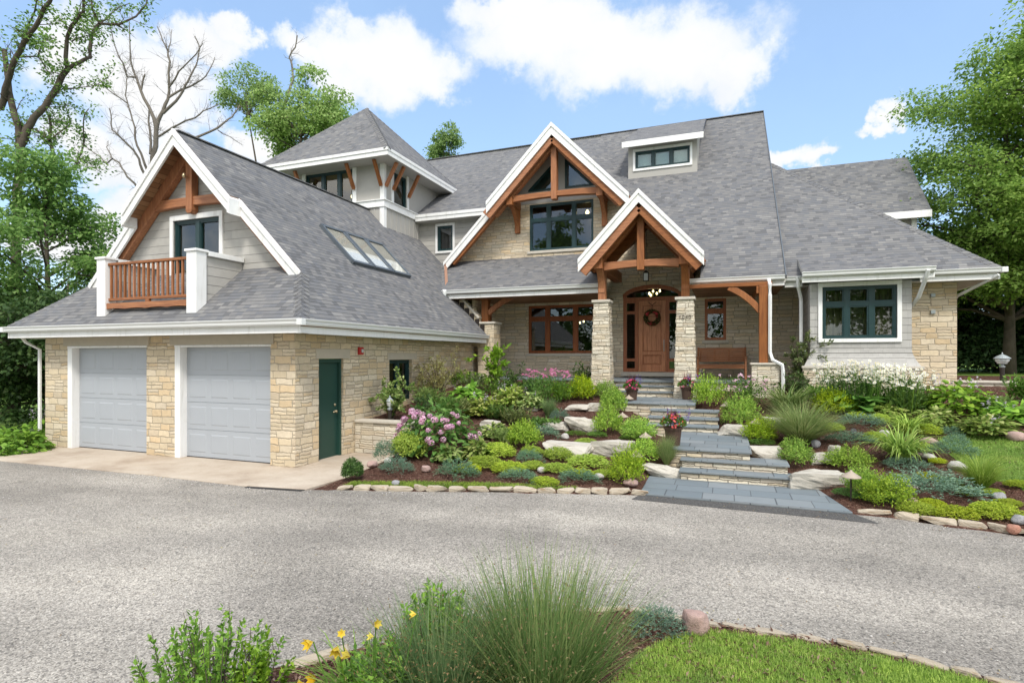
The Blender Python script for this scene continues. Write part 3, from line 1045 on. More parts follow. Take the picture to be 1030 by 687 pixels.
mb = MB()
S1.box(mb, 11.04, 11.20, 0.0, 0.07, 2.29, 2.47)
al = mb.build('alarm_box', 'red_plastic', house, bevel=0.015)
mb = MB()
S1.box(mb, 11.09, 11.15, 0.07, 0.10, 2.34, 2.42)
mb.build('strobe_lens', 'frosted_glass', al, bevel=0.01)

# ---- garage roofs
EX, EZ, EY = -7.5, 2.97, 8.5
mb = MB()
def gp(x, y):
    return (x, y, gz(x))
slab(mb, [gp(-12, 9.45), gp(-10.32, 9.45), gp(-10.32, 9.76), gp(-8.62, 9.76), gp(-7.5, 8.5), gp(-7.5, 17.38), gp(-8.95, 17.38), gp(-8.95, 19.6), gp(-12, 19.6)], 0.15)
mb.build('garage_roof', ['asphalt_shingle', 'soffit_planks'], house)
mb = MB()
slab(mb, [gp(-12, 9.45), gp(-13.68, 9.45), gp(-13.68, 9.76), gp(-15.38, 9.76), gp(-16.5, 8.5), gp(-16.5, 18), gp(-12, 18)], 0.15)
mb.build('garage_roof', ['asphalt_shingle', 'soffit_planks'], house)
mb = MB()
zt = EZ + GF * 1.52
slab(mb, [(-16.5, 8.5, EZ - 0.004), (-7.5, 8.5, EZ - 0.004), (-8.79, 10.02, zt), (-15.21, 10.02, zt)], 0.12)
mb.build('skirt_roof', ['asphalt_shingle', 'soffit_paint'], house)
mb = MB()
mb.beam((-12, 9.47, GZ + 0.0), (-12, 17.6, GZ + 0.0), 0.16, 0.025)
mb.build('ridge_cap', 'asphalt_shingle', house)
def hip_caps(a, b, w=0.16, step=0.17, spread=(0.75, 0.75)):
    """overlapping bent cap shingles along a hip from low a to high b"""
    a, b = Vector(a), Vector(b)
    m = MB()
    L = (b - a).length
    d = (b - a).normalized()
    sd = d.cross(Vector((0, 0, 1))).normalized()
    up = sd.cross(d)
    n = int(L / step)
    for i in range(n):
        p, q = a + d * (i * step), a + d * (i * step + step * 1.25)
        h0, h1 = 0.026, 0.012
        for sg in (-1, 1):
            e = sd * sg * w - up * w * spread[0]
            m.hexa([p + up * 0.005, q + up * 0.0, q + e, p + e, p + up * h0, q + up * h1, q + e + up * h1, p + e + up * h0])
    return m.build('hip_cap', 'asphalt_shingle', house)
hip_caps((-7.5, 8.5, EZ + 0.01), (-8.62, 9.79, gz(-8.62) + 0.01))
hip_caps((-16.5, 8.5, EZ + 0.01), (-15.38, 9.79, gz(-15.38) + 0.01))
gutter(house, (-16.5, 8.5, 2.97), (-7.50, 8.5, 2.97), (0, -1, 0))
gutter(house, (-7.5, 8.50, 2.968), (-7.5, 17.36, 2.968), (1, 0, 0))
gutter(house, (-16.5, 8.50, 2.966), (-16.5, 17.36, 2.966), (-1, 0, 0))
mb = MB()
mb.box(-16.46, -7.54, 8.54, 8.999, 2.722, 2.735)
mb.box(-8.079, -7.54, 8.999, 17.36, 2.722, 2.735)
mb.box(-16.46, -15.941, 8.999, 17.36, 2.722, 2.735)
mb.build('soffit', 'soffit_paint', house)
for (cx_, cy_, cz_) in ((-7.5, 8.5, 2.968), (-16.5, 8.5, 2.968)):
    mb = MB()
    sx = 1 if cx_ > -10 else -1
    mb.box(min(cx_ - sx * 0.01, cx_ + sx * 0.117), max(cx_ - sx * 0.01, cx_ + sx * 0.117), cy_ - 0.117, cy_ + 0.01, cz_ - 0.131, cz_ - 0.003)
    mb.build('gutter_corner', 'gutter_white', house, bevel=0.01)
downspout(house, [(-16.3, 8.6, 2.86), (-16.25, 8.75, 2.6), (-16.03, 8.93, 2.42), (-16.03, 8.93, 0.42), (-16.1, 8.8, 0.3)])
mb = MB()
mb.tube([(-16.1, 8.86, 0.40), (-16.12, 8.7, 0.22), (-16.3, 8.5, 0.1), (-16.7, 8.3, 0.05)], [0.09, 0.10, 0.11, 0.1], 10)
mb.build('drain_boot', 'black_rubber', house, smooth=True)

# ---- garage gable: wall, rakes, truss
F2 = Fr('front', 10.0)
mb = MB()
wall(mb, F2, [(-15.2, 4.0, gz(-15.2) - 0.16), (-12, 4.0, GZ - 0.16), (-8.8, 4.0, gz(-8.8) - 0.16)], [(-12.74, -11.22, 3.5, 5.58, 0.1)])
mb.build('siding_wall', 'lap_siding', house)
def rake(name_mb, pts, y, h, t=0.05):
    for a, b in zip(pts, pts[1:]):
        board(name_mb, (a[0], y, a[1]), (b[0], y, b[1]), h, t, (0, 1, 0))
for s in (-1, 1):
    mb = MB()
    x1 = -12 + s * 1.72
    rake(mb, [(-12, GZ - 0.005), (x1, gz(x1) - 0.005)], 9.40, 0.36)
    rake(mb, [(-12, GZ + 0.015), (x1, gz(x1) + 0.015)], 9.37, 0.15, 0.028)
    x2 = -12 + s * 3.42
    xa = -12 + s * 1.70
    rake(mb, [(xa, gz(xa) - 0.005), (x2, gz(x2) - 0.005)], 9.71, 0.36)
    rake(mb, [(xa, gz(xa) + 0.015), (x2, gz(x2) + 0.015)], 9.68, 0.15, 0.028)
    mb.prism([(xa + s * 0.02, 9.38, gz(xa) - 0.01), (xa + s * 0.04, 9.38, gz(xa) - 0.05), (xa + s * 0.04, 9.38, gz(xa) - 0.40), (xa - s * 0.03, 9.38, gz(xa) - 0.36)], (0, 0.36, 0))
    mb.build('rake_board', 'white_paint', house)
    mb = MB()
    mb.beam((-12 + s * 0.05, 9.90, GZ - 0.36), (-12 + s * 3.2, 9.90, gz(-12 + s * 3.2) - 0.31), 0.17, 0.24)
    mb.build('rafter', 'cedar_timber', house, bevel=0.01)
Ft = Fr('front', 9.99)
mb = MB()
arched(mb, Ft, -13.35, -10.65, 5.82, 6.06, 0.012, 0.15, 0.05)
mb.build('tie_beam', 'cedar_beam', house, bevel=0.01)
mb = MB()
Ft.box(mb, -12.10, -11.90, 0.0, 0.19, 5.74, 7.0)
mb.prism([(-12.1, 9.80, 5.74), (-11.9, 9.80, 5.74), (-11.94, 9.80, 5.68), (-12.06, 9.80, 5.68)], (0, 0.19, 0))
mb.build('king_post', 'cedar_timber', house, bevel=0.01)
mb = MB()
mb.lathe([(0.03, 0), (0.045, 0.05), (0.02, 0.12)], (-12.05, 9.72, 6.5), 10)
mb.tube([(-12.05, 9.8, 6.52), (-12.05, 9.72, 6.56)], 0.012, 6)
mb.build('floodlight', 'brass', house, smooth=True)
# sliding door of the gable
window(house, F2, -12.74, -11.22, 3.5, 5.58, [0.5], [], trim=0.11, room='room_wall', recess=0.06, bar=0.06, depth=1.2, label='teal framed sliding balcony door')
# ---- balcony in the skirt roof
bal = tag(bpy.data.objects.new('balcony', None), 'small cedar railed balcony let into the garage roof')
COL.objects.link(bal)
bal.parent = house
bal.location = Vector((-12.05, 8.8, 3.2)) - house.location
for (x0, x1) in ((-13.62, -13.33), (-10.77, -10.48)):
    mb = MB()
    mb.box(x0, x1, 8.74, 9.0, 3.05, 4.49)
    mb.box(x0 - 0.03, x1 + 0.03, 8.71, 9.03, 4.49, 4.545)
    mb.build('post', 'white_paint', bal, bevel=0.008)
    mb = MB()
    mb.box(x0 + 0.04, x1 - 0.04, 9.0, 9.99, 3.1, 4.42)
    mb.build('side_wall', 'lap_siding', bal)
    mb = MB()
    mb.box(x0 - 0.03, x1 + 0.03, 9.03, 9.985, 4.425, 4.53)
    mb.build('wall_cap', 'white_paint', bal, bevel=0.006)
mb = MB()
mb.box(-13.33, -10.77, 8.80, 8.88, 4.34, 4.40)
mb.build('top_rail', 'cedar_beam', bal, bevel=0.008)
mb = MB()
mb.box(-13.33, -10.77, 8.81, 8.87, 3.53, 3.59)
mb.box(-12.12, -12.0, 8.81, 8.87, 3.47, 3.53)
mb.build('bottom_rail', 'cedar_beam', bal, bevel=0.006)
pts = []
for i in range(25):
    t = i / 24
    pts.append((-13.40 + 2.66 * t, 8.77, 3.33 + 0.018 * abs(math.sin(t * math.pi * 4))))
mb = MB()
mb.prism([(-13.40, 8.77, 3.47), ] + pts + [(-10.74, 8.77, 3.47)], (0, 0.05, 0))
mb.build('valance', 'cedar_beam', bal)
bm0 = None
for i in range(17):
    x = -13.26 + i * (2.42 / 16)
    mb = MB()
    mb.box(x - 0.022, x + 0.022, 8.82, 8.86, 3.59, 4.34)
    mb.build('baluster', 'cedar_timber', bal)
mb = MB()
mb.box(-13.33, -10.77, 8.88, 9.98, 3.40, 3.47)
mb.build('deck', 'cedar_beam', bal)

# ---- skylights
for i in range(3):
    y0 = 12.33 + i * 0.985
    y1 = y0 + 0.93
    def sk(x, y, h):
        n = Vector((GS, 0, 1)).normalized()
        return Vector((x, y, gz(x))) + n * h
    xa, xb = -10.24, -9.22
    mb = MB()
    for (a, b) in (((xa, y0 + .03), (xb, y0 + .03)), ((xa, y1 - .03), (xb, y1 - .03)), ((xa, y0), (xa, y1)), ((xb, y0), (xb, y1))):
        mb.beam(sk(a[0], a[1], 0.045), sk(b[0], b[1], 0.045), 0.085, 0.10, up=Vector((GS, 0, 1)))
    s_ = mb.build('skylight', 'slate_frame', house)
    mb = MB()
    mb.hexa([sk(xa, y0, .066), sk(xb, y0, .066), sk(xb, y1, .066), sk(xa, y1, .066), sk(xa, y0, .074), sk(xb, y0, .074), sk(xb, y1, .074), sk(xa, y1, .074)])
    mb.build('pane', 'sky_glass', s_)
    mb = MB()
    mb.poly([sk(xa, y0, 0.052), sk(xb - 0.45, y0, 0.052), sk(xb - 0.45, y1, 0.052), sk(xa, y1, 0.052)])
    mb.poly([sk(xb - 0.45, y0, 0.052), sk(xb, y0, 0.052), sk(xb, y1, 0.052), sk(xb - 0.45, y1, 0.052)], 1)
    mb.build('shaft', ['soffit_paint', 'white_paint'], s_)

# ---- tower
mb = MB()
FT, RT = Fr('front', 17.03), Fr('right', -11.35)
wall(mb, FT, [(-15.8, 5.0, 9.12), (-11.35, 5.0, 9.12)], [(-14.79, -12.66, 7.0, 9.07, 0.08)])
wall(mb, RT, [(17.03, 6.5, 9.12), (22.1, 6.5, 9.12)], [(17.66, 18.56, 7.83, 9.0, 0.08)])
wall(mb, Fr('right', -15.8), [(17.03, 5.0, 9.12), (22, 5.0, 9.12)])
mb.build('board_wall', 'board_paint', house)
mb = MB()
y = 17.25
while y < 19.5:
    RT.box(mb, y, y + 0.04, 0.001, 0.02, 6.5, 7.55)
    y += 0.3
x = -12.0
FT.box(mb, -11.75, -11.71, 0.001, 0.02, 6.5, 7.55)
mb.build('batten', 'board_paint', house)
mb = MB()
FT.box(mb, -13.2, -11.29, 0.001, 0.06, 7.57, 7.80)
FT.box(mb, -13.2, -11.25, 0.001, 0.10, 7.80, 7.83)
RT.box(mb, 17.03, 19.4, 0.001, 0.06, 7.57, 7.80)
RT.box(mb, 17.03, 19.4, 0.001, 0.10, 7.80, 7.83)
mb.build('band_trim', 'white_paint', house)
mb = MB()
FT.box(mb, -11.48, -11.32, 0.001, 0.03, 7.83, 9.1)
RT.box(mb, 17.03, 17.16, 0.001, 0.03, 7.83, 9.1)
FT.box(mb, -11.50, -11.325, 0.001, 0.025, 6.5, 7.57)
RT.box(mb, 17.03, 17.18, 0.001, 0.025, 6.5, 7.57)
mb.build('corner_board', 'white_paint', house)
mb = MB()
FT.box(mb, -12.66, -12.50, -0.02, 0.03, 7.83, 9.1)
mb.build('window_trim', 'white_paint', house)
mb = MB()
FT.box(mb, -14.95, -14.79, -0.02, 0.03, 7.83, 9.1)
mb.build('window_trim', 'white_paint', house)
mb = MB()
RT.box(mb, 17.50, 17.655, -0.02, 0.03, 7.83, 9.1)
mb.build('window_trim', 'white_paint', house)
mb = MB()
RT.box(mb, 18.565, 18.70, -0.02, 0.03, 7.83, 9.1)
mb.build('window_trim', 'white_paint', house)
window(house, FT, -14.79, -12.66, 7.0, 9.07, [0.36, 0.70], [], room='room_wall', ceiling='warm_ceiling', recess=0.06, bar=0.06, depth=3.2, glass='window_glass',
       lamps=[(-13.6, 1.4, 8.75, 0.05), (-14.2, 1.9, 8.75, 0.05), (-13.2, 2.3, 8.8, 0.05)])
window(house, RT, 17.66, 18.56, 7.83, 9.0, [], [], room='room_wall', recess=0.06, depth=1.4)
TX, TY, TZ = -13.58, 19.18, 12.3
c = [(-16.46, 16.3, 9.35), (-10.70, 16.3, 9.35), (-10.70, 22.5, 9.35), (-16.46, 22.5, 9.35)]
mb = MB()
for i in range(4):
    mb.poly([c[i], c[(i + 1) % 4], (TX, TY, TZ)])
mb.build('tower_roof', 'asphalt_shingle', house)
hip_caps((-10.70, 16.3, 9.36), (TX, TY, TZ), 0.13, 0.2, (0.7, 0.7))
hip_caps((-16.46, 16.3, 9.36), (TX, TY, TZ), 0.13, 0.2, (0.7, 0.7))
hip_caps((-10.70, 22.5, 9.36), (TX, TY, TZ), 0.13, 0.2, (0.7, 0.7))
mb = MB()
mb.box(-16.46, -10.70, 16.3, 16.34, 9.10, 9.345)
mb.box(-10.74, -10.70, 16.34, 22.5, 9.10, 9.345)
mb.box(-10.71, -10.68, 16.28, 22.52, 9.25, 9.352)
mb.box(-16.48, -10.68, 16.27, 16.3, 9.25, 9.352)
mb.build('fascia', 'white_paint', house)
mb = MB()
mb.box(-16.42, -10.74, 16.34, 22.45, 9.105, 9.12)
mb.build('soffit', 'soffit_paint', house)
for fr, u, off in ((FT, -11.42, 0), (FT, -12.58, 0), (FT, -14.87, 0), (RT, 17.10, 0), (RT, 17.58, 0), (RT, 18.63, 0)):
    mb = MB()
    mb.beam(fr(u, 0.05, 8.30), fr(u, 0.50, 9.10), 0.10, 0.11)
    mb.build('bracket', 'cedar_timber', house, bevel=0.006)

# ---- link wall with the small window, and the left part of the main roof
W1 = Fr('front', 19.55)
mb = MB()
wall(mb, W1, [(-11.35, 5.0, 7.55), (-7.7, 5.0, 7.55)], [(-10.55, -9.88, 6.36, 7.34, 0.06)])
mb.build('siding_wall', 'lap_siding', house)
window(house, W1, -10.55, -9.88, 6.36, 7.34, [], [], trim=0.085, room='room_dark', recess=0.05, bar=0.03)
ML = (12.80 - 7.75) / (26.7 - 19.15)
def mlz(y):
    return 7.75 + ML * (y - 19.15)
MR = 0.866
RIDY, RIDZ = 26.7, 12.87
def mz(y):
    return RIDZ - MR * (RIDY - y)
mb = MB()
slab(mb, [(-11.6, 19.15, 7.75), (-7.98, 19.15, 7.75), (-5.54, 22.86, mlz(22.86)), (-5.54, 26.7, mlz(26.7)), (-15.4, 26.7, mlz(26.7)), (-15.4, 21.9, mlz(21.9)), (-11.6, 21.9, mlz(21.9))], 0.16)
mb.build('main_roof', ['asphalt_shingle', 'soffit_paint'], house)
mb = MB()
mb.box(-11.29, -8.02, 19.11, 19.15, 7.50, 7.745)
mb.box(-11.29, -8.02, 19.085, 19.11, 7.64, 7.752)
mb.build('fascia', 'white_paint', house)
mb = MB()
mb.box(-11.34, -8.02, 19.15, 19.55, 7.505, 7.515)
mb.build('soffit', 'soffit_paint', house)
# ---- right part of the main roof (one plane from the ridge to the porch eave) and its back slope
mb = MB()
slab(mb, [(-5.54, RIDY, RIDZ), (-5.54, 23.65, mz(23.65)), (-2.95, 20.65, mz(20.65)), (-2.28, 19.84, mz(19.84)), (-0.67, 17.86, mz(17.86)), (-0.67, 17.0, mz(17.0)), (1.54, 17.0, mz(17.0)), (1.54, RIDY, RIDZ)], 0.2)
mb.poly([(-5.54, RIDY, RIDZ - 0.03), (-5.54, 22.86, mlz(22.86)), (-2.95, 20.65, mz(20.65) + 0.01)])
mb.build('main_roof', ['asphalt_shingle', 'soffit_paint', 'white_paint'], house)
mb = MB()
slab(mb, [(-15.4, RIDY, 12.80), (1.54, RIDY, RIDZ), (1.54, 34, RIDZ - 6.3), (-15.4, 34, 12.80 - 6.3)], 0.2)
mb.build('back_roof', ['asphalt_shingle', 'soffit_paint'], house)
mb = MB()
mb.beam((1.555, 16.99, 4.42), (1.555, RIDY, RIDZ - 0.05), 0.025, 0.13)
mb.build('drip_edge', 'slate_frame', house)  # dark strip added on the rake, also standing in for the overhang shadow
mb = MB()
mb.beam((-15.4, RIDY, 12.82), (1.56, RIDY, RIDZ + 0.02), 0.2, 0.03)
mb.build('ridge_cap', 'asphalt_shingle', house)

# ---- big gable over the living room
BX, BZ, BS = -5.54, 10.21, 1.02
def bz(x):
    return BZ - BS * abs(x - BX)
mb = MB()
slab(mb, [(BX, 18.4, BZ), (BX, 23.7, BZ), (-2.95, 23.7, bz(-2.95)), (-2.95, 18.4, bz(-2.95))], 0.16)
slab(mb, [(BX, 18.4, BZ), (BX, 23.7, BZ), (-7.96, 22.0, bz(-7.96)), (-7.96, 18.4, bz(-7.96))], 0.16)
slab(mb, [(-7.96, 18.86, bz(-7.96)), (-7.96, 19.9, bz(-7.96)), (-9.86, 19.56, bz(-9.86)), (-9.86, 18.86, bz(-9.86))], 0.14)
mb.build('gable_roof', ['asphalt_shingle', 'cedar_timber'], house)
mb = MB()
for s in (-1, 1):
    x1 = BX + (2.42 if s < 0 else 2.62) * s
    rake(mb, [(BX, BZ + 0.0), (x1, bz(x1))], 18.35, 0.40)
    rake(mb, [(BX, BZ + 0.02), (x1, bz(x1) + 0.02)], 18.32, 0.14, 0.028)
rake(mb, [(-7.9, bz(-7.9)), (-9.88, bz(-9.88))], 18.81, 0.36)
rake(mb, [(-7.9, bz(-7.9) + 0.02), (-9.9, bz(-9.9) + 0.02)], 18.78, 0.13, 0.028)
mb.build('rake_board', 'white_paint', house)
for s in (-1, 1):
    for y, e, w in ((18.46, 2.45, 0.10), (18.76, 2.3, 0.2)):
        mb = MB()
        mb.beam((BX + s * 0.06, y, BZ - 0.47 - (0.05 if w > .15 else 0)), (BX + s * e, y, bz(BX + s * e) - 0.43 - (0.05 if w > .15 else 0)), w, 0.36)
        mb.build('rafter', 'cedar_beam', house, bevel=0.012)
mb = MB()
mb.beam((-7.8, 18.96, bz(-7.8) - 0.34), (-9.6, 18.96, bz(-9.6) - 0.30), 0.16, 0.26)
mb.build('rafter', 'cedar_beam', house, bevel=0.01)
FB = Fr('front', 18.86)
mb = MB()
arched(mb, FB, -7.30, -3.78, 7.70, 7.94, 0.0, 0.21, 0.09, 16)
mb.build('tie_beam', 'cedar_beam', house, bevel=0.012)
mb = MB()
FB.box(mb, BX - 0.10, BX + 0.10, -0.02, 0.24, 7.68, 9.75)
mb.build('king_post', 'cedar_timber', house, bevel=0.012)
FW = Fr('front', 19.5)
for u in (-7.16, -3.93):
    mb = MB()
    mb.box(u - 0.11, u + 0.11, 18.55, 19.5, 7.62, 7.90)
    mb.box(u - 0.09, u + 0.09, 19.36, 19.5, 6.78, 7.62)
    a = [(u - 0.08, 19.36, 6.85)]
    n = 8
    prof = [(19.40, 6.82)] + [(19.36 - 0.55 * (i / n) ** 1.8, 6.95 + 0.67 * (i / n)) for i in range(n + 1)] + [(19.40, 7.62)]
    mb.prism([(u - 0.075, p[0], p[1]) for p in prof], (0.15, 0, 0))
    mb.build('bracket', 'cedar_timber', house, bevel=0.01)
# wall: stone below, siding band and raked glazing above
mb = MB()
wall(mb, FW, [(-9.7, 5.3, bz(-9.7) - 0.1), (-7.94, 5.3, 7.62), (-7.7, 5.3, 7.84), (-3.3, 5.3, 7.84), (-1.4, 5.3, 6.3), (0.2, 5.3, 6.2)], [(-6.72, -4.34, 6.10, 7.80, 0.10)])
mb.build('stone_wall', 'gable_stone', house)
mb = MB()
wall(mb, FW, [(-7.7, 7.842, bz(-7.7) - 0.17), (BX, 7.842, BZ - 0.17), (-3.38, 7.842, bz(-3.38) - 0.17)])
mb.build('siding_wall', 'board_paint', house)
window(house, FW, -6.72, -4.34, 6.10, 7.80, [0.30, 0.70], [0.66], room='room_dark', recess=0.07, sill='cap_stone', depth=1.2, lamps=[(-4.75, 0.7, 7.55, 0.07)])
for s in (-1, 1):
    x0, x1 = BX + s * 0.17, BX + s * 1.22
    zb, zt_ = 8.27, bz(x0) - 0.72
    tri = [(x0, zb), (x1, zb), (x1, zb + 0.06), (x0, zt_)]
    mb = MB()
    mb.prism([FW(u, 0.004, z) for u, z in tri], Vector(FW(0, 0.03, 0)) - Vector(FW(0, 0, 0)))
    inn = [(x0 + s * 0.07, zb + 0.06), (x1 - s * 0.17, zb + 0.06), (x0 + s * 0.07, zt_ - 0.17)]
    w_ = mb.build('window', 'teal_frame', house)
    mb = MB()
    mb.prism([FW(u, 0.036, z) for u, z in inn], Vector(FW(0, 0.008, 0)) - Vector(FW(0, 0, 0)))
    mb.build('pane', 'window_glass', w_)

# ---- porch roof (left) and its eaves
PY, PZ = 17.0, 4.47
PS = (5.89 - PZ) / 2.5
mb = MB()
slab(mb, [(-8.98, 17.0, PZ), (-10.45, 19.52, 5.9), (-3.6, 19.52, 5.9), (-3.6, 17.0, PZ)], 0.14)
mb.build('porch_roof', ['asphalt_shingle', 'soffit_planks'], house)
gutter(house, (-8.98, 17.0, PZ + 0.01), (-3.60, 17.0, PZ + 0.01), (0, -1, 0), fz=0.27)
gutter(house, (-1.15, 17.0, PZ + 0.01), (1.52, 17.0, PZ + 0.01), (0, -1, 0), fz=0.27)
mb = MB()
mb.beam((-8.86, 17.08, 4.42), (-9.84, 18.86, 5.62), 0.10, 0.07)
mb.box(-9.86, -9.80, 18.8, 18.86, 5.4, 5.72)
mb.build('valley_flashing', 'copper', house)
mb = MB()
mb.box(-8.9, -3.62, 17.05, 19.49, 4.19, 4.205)
mb.build('porch_ceiling', 'soffit_planks', house)
mb = MB()
mb.box(-0.9, 1.5, 17.05, 19.49, 4.19, 4.205)
mb.build('porch_ceiling', 'soffit_planks', house)
mb = MB()
mb.lathe([(0.07, 0.06), (0.075, 0.0), (0.06, -0.22), (0.03, -0.26)], (-8.86, 16.90, 4.44), 8)
mb.build('gutter_outlet', 'gutter_white', house, smooth=True)

# ---- porch walls, windows and door
mb = MB()
wall(mb, FW, [(-8.1, 1.0, 5.28), (2.3, 1.0, 5.28)],
     [(-6.76, -4.28, 2.36, 4.10, 0.10), (-3.30, -1.36, 1.58, 4.68, 0.16), (-0.63, 0.03, 2.78, 4.14, 0.10)])
N = 16
def arch_z(u):
    t = (u + 2.33) / 0.97
    return 4.24 + 0.42 * math.sqrt(max(0, 1 - t * t * 0.93))
for i in range(N):                                 # stone between the arch and the wall opening
    ua, ub = -3.30 + 1.94 * i / N, -3.30 + 1.94 * (i + 1) / N
    mb.poly([FW(ua, 0, arch_z(ua)), FW(ub, 0, arch_z(ub)), FW(ub, 0, 4.68), FW(ua, 0, 4.68)])
mb.build('stone_wall', 'facade_stone', house)
mb = MB()
S2 = Fr('right', -8.08)
wall(mb, S2, [(17.45, 1.0, 4.19), (19.5, 1.0, 4.19)], [(18.4, 19.2, 2.3, 4.1, 0.08)])
mb.build('stone_wall', 'facade_stone', house)
window(house, S2, 18.4, 19.2, 2.3, 4.1, [], [0.7], frame='window_wood', room='room_dark', recess=0.05)
window(house, FW, -6.76, -4.28, 2.36, 4.10, [0.29, 0.71], [0.72], frame='window_wood', room='room_dark', recess=0.05, sill='cap_stone', bar=0.06, depth=2.2,
       lamps=[(-5.05, 0.8, 3.5, 0.03), (-4.92, 0.85, 3.55, 0.03), (-5.2, 0.85, 3.56, 0.03), (-4.6, 0.9, 3.62, 0.03)])
window(house, FW, -0.63, 0.03, 2.78, 4.14, [], [0.70], frame='window_wood', room='room_dark', recess=0.05, sill='cap_stone', bar=0.06)
# entrance: side lights, arched transom, plank door
ent = tag(bpy.data.objects.new('entrance', None), 'mahogany front door with side lights under an arched transom')
COL.objects.link(ent)
ent.parent = house
ent.location = Vector((-2.33, 19.5, 1.6)) - house.location
mb = MB()
for (a, b) in ((-3.30, -3.18), (-2.90, -2.79), (-1.87, -1.76), (-1.48, -1.36)):
    FW.box(mb, a, b, -0.15, -0.02, 1.72, 4.16)
FW.box(mb, -3.30, -1.36, -0.15, -0.015, 4.16, 4.27)
for u0, u1 in ((-3.18, -2.90), (-1.76, -1.48)):
    for z0, z1 in ((1.72, 1.84), (2.08, 2.18), (3.70, 3.80), (4.08, 4.16)):
        FW.box(mb, u0, u1, -0.13, -0.03, z0, z1)
for i in range(N):
    ua, ub = -3.30 + 1.94 * i / N, -3.30 + 1.94 * (i + 1) / N
    za, zb = arch_z(ua), arch_z(ub)
    mb.hexa([FW(ua, -0.15, za - 0.11), FW(ub, -0.15, zb - 0.11), FW(ub, 0.03, zb - 0.11), FW(ua, 0.03, za - 0.11),
             FW(ua, -0.15, za + 0.02), FW(ub, -0.15, zb + 0.02), FW(ub, 0.03, zb + 0.02), FW(ua, 0.03, za + 0.02)])
FW.box(mb, -3.30, -3.19, -0.15, 0.0, 4.27, arch_z(-3.25))
FW.box(mb, -1.47, -1.36, -0.15, 0.0, 4.27, arch_z(-1.41))
mb.build('door_frame', 'window_wood', ent)
mb = MB()
pts = [(-3.2, 4.25)] + [(-3.2 + 1.74 * i / 12, arch_z(-3.2 + 1.74 * i / 12) - 0.08) for i in range(13)] + [(-1.46, 4.25)]
mb.prism([FW(u, -0.07, z) for u, z in pts], Vector(FW(0, -0.082, 0)) - Vector(FW(0, 0, 0)))
mb.build('transom_pane', 'window_glass', ent)
mb = MB()
for u0, u1 in ((-3.19, -2.89), (-1.77, -1.47)):
    FW.box(mb, u0, u1, -0.09, -0.08, 1.78, 4.12)
mb.build('side_light_pane', 'window_glass', ent)
mb = MB()
A, B, Z0, Z1, d0, d1 = -3.32, -1.34, 1.6, 4.7, -0.16, -2.2
mb.poly([FW(A, d1, Z0), FW(B, d1, Z0), FW(B, d1, Z1), FW(A, d1, Z1)])
mb.poly([FW(A, d0, Z0), FW(A, d1, Z0), FW(A, d1, Z1), FW(A, d0, Z1)])
mb.poly([FW(B, d0, Z0), FW(B, d0, Z1), FW(B, d1, Z1), FW(B, d1, Z0)])
mb.poly([FW(A, d0, Z1), FW(A, d1, Z1), FW(B, d1, Z1), FW(B, d0, Z1)])
mb.build('hall', 'room_dark', ent)
mb = MB()
for (u, d, z) in ((-2.45, 0.005, 4.42), (-2.33, 0.06, 4.5), (-2.2, 0.02, 4.41), (-2.1, 0.05, 4.5), (-2.4, 0.0, 4.36)):
    mb.lathe([(0.004, -0.05), (0.03, -0.02), (0.034, 0.01), (0.004, 0.06)], FW(u, -0.3 - d, z), 8)
mb.build('lit_bulb', 'lit_bulb', ent, smooth=True)
mb = MB()
for (u, d, z) in ((-2.45, 0.005, 4.42), (-2.2, 0.02, 4.41), (-2.1, 0.05, 4.5)):
    mb.tube([FW(u, -0.3 - d, z - 0.05), FW(u * .6 - 2.33 * .4, -0.3, z - 0.14), FW(-2.33, -0.3, z - 0.06), FW(-2.33, -0.3, 4.66)], 0.008, 6)
mb.build('chandelier_arm', 'brass', ent)
D = MB()
FW.box(D, -2.785, -1.875, -0.13, -0.09, 1.73, 4.155)
for (a, b, z0, z1) in ((-2.785, -2.64, 1.73, 4.155), (-2.02, -1.875, 1.73, 4.155), (-2.64, -2.02, 1.73, 1.97), (-2.64, -2.02, 2.30, 2.42), (-2.64, -2.02, 3.62, 3.74), (-2.64, -2.02, 3.98, 4.155)):
    FW.box(D, a, b, -0.09, -0.045, z0, z1)
for i in range(4):
    a = -2.64 + i * 0.155
    FW.box(D, a + 0.008, a + 0.147, -0.09, -0.076, 2.43, 3.61)
FW.box(D, -2.58, -2.08, -0.09, -0.07, 2.03, 2.24)
dr = D.build('front_door', 'door_wood', ent, bevel=0.006)
for (a, b, z0, z1) in ((-2.64, -2.02, 1.97, 2.30), (-2.64, -2.02, 2.42, 3.62), (-2.64, -2.02, 3.74, 3.98)):
    mb = MB()
    for q in ((a, b, z0, z0 + 0.022), (a, b, z1 - 0.022, z1), (a, a + 0.022, z0 + 0.022, z1 - 0.022), (b - 0.022, b, z0 + 0.022, z1 - 0.022)):
        FW.box(mb, q[0], q[1], -0.088, -0.052, q[2], q[3])
    mb.build('moulding', 'window_wood', dr)  # mouldings in darker wood, standing in for shade around the door panels
mb = MB()
mb.tube([FW(-1.93, -0.06, 2.42), FW(-1.93, 0.0, 2.44), FW(-1.93, 0.005, 2.80), FW(-1.93, -0.06, 2.82)], 0.014, 8)
FW.box(mb, -1.965, -1.895, -0.062, -0.05, 2.36, 2.98)
mb.build('handle', 'steel', dr, smooth=False)
mb = MB()
FW.box(mb, -3.34, -1.32, -0.16, 0.25, 1.58, 1.72)
mb.build('threshold', 'cap_stone', ent, bevel=0.01)
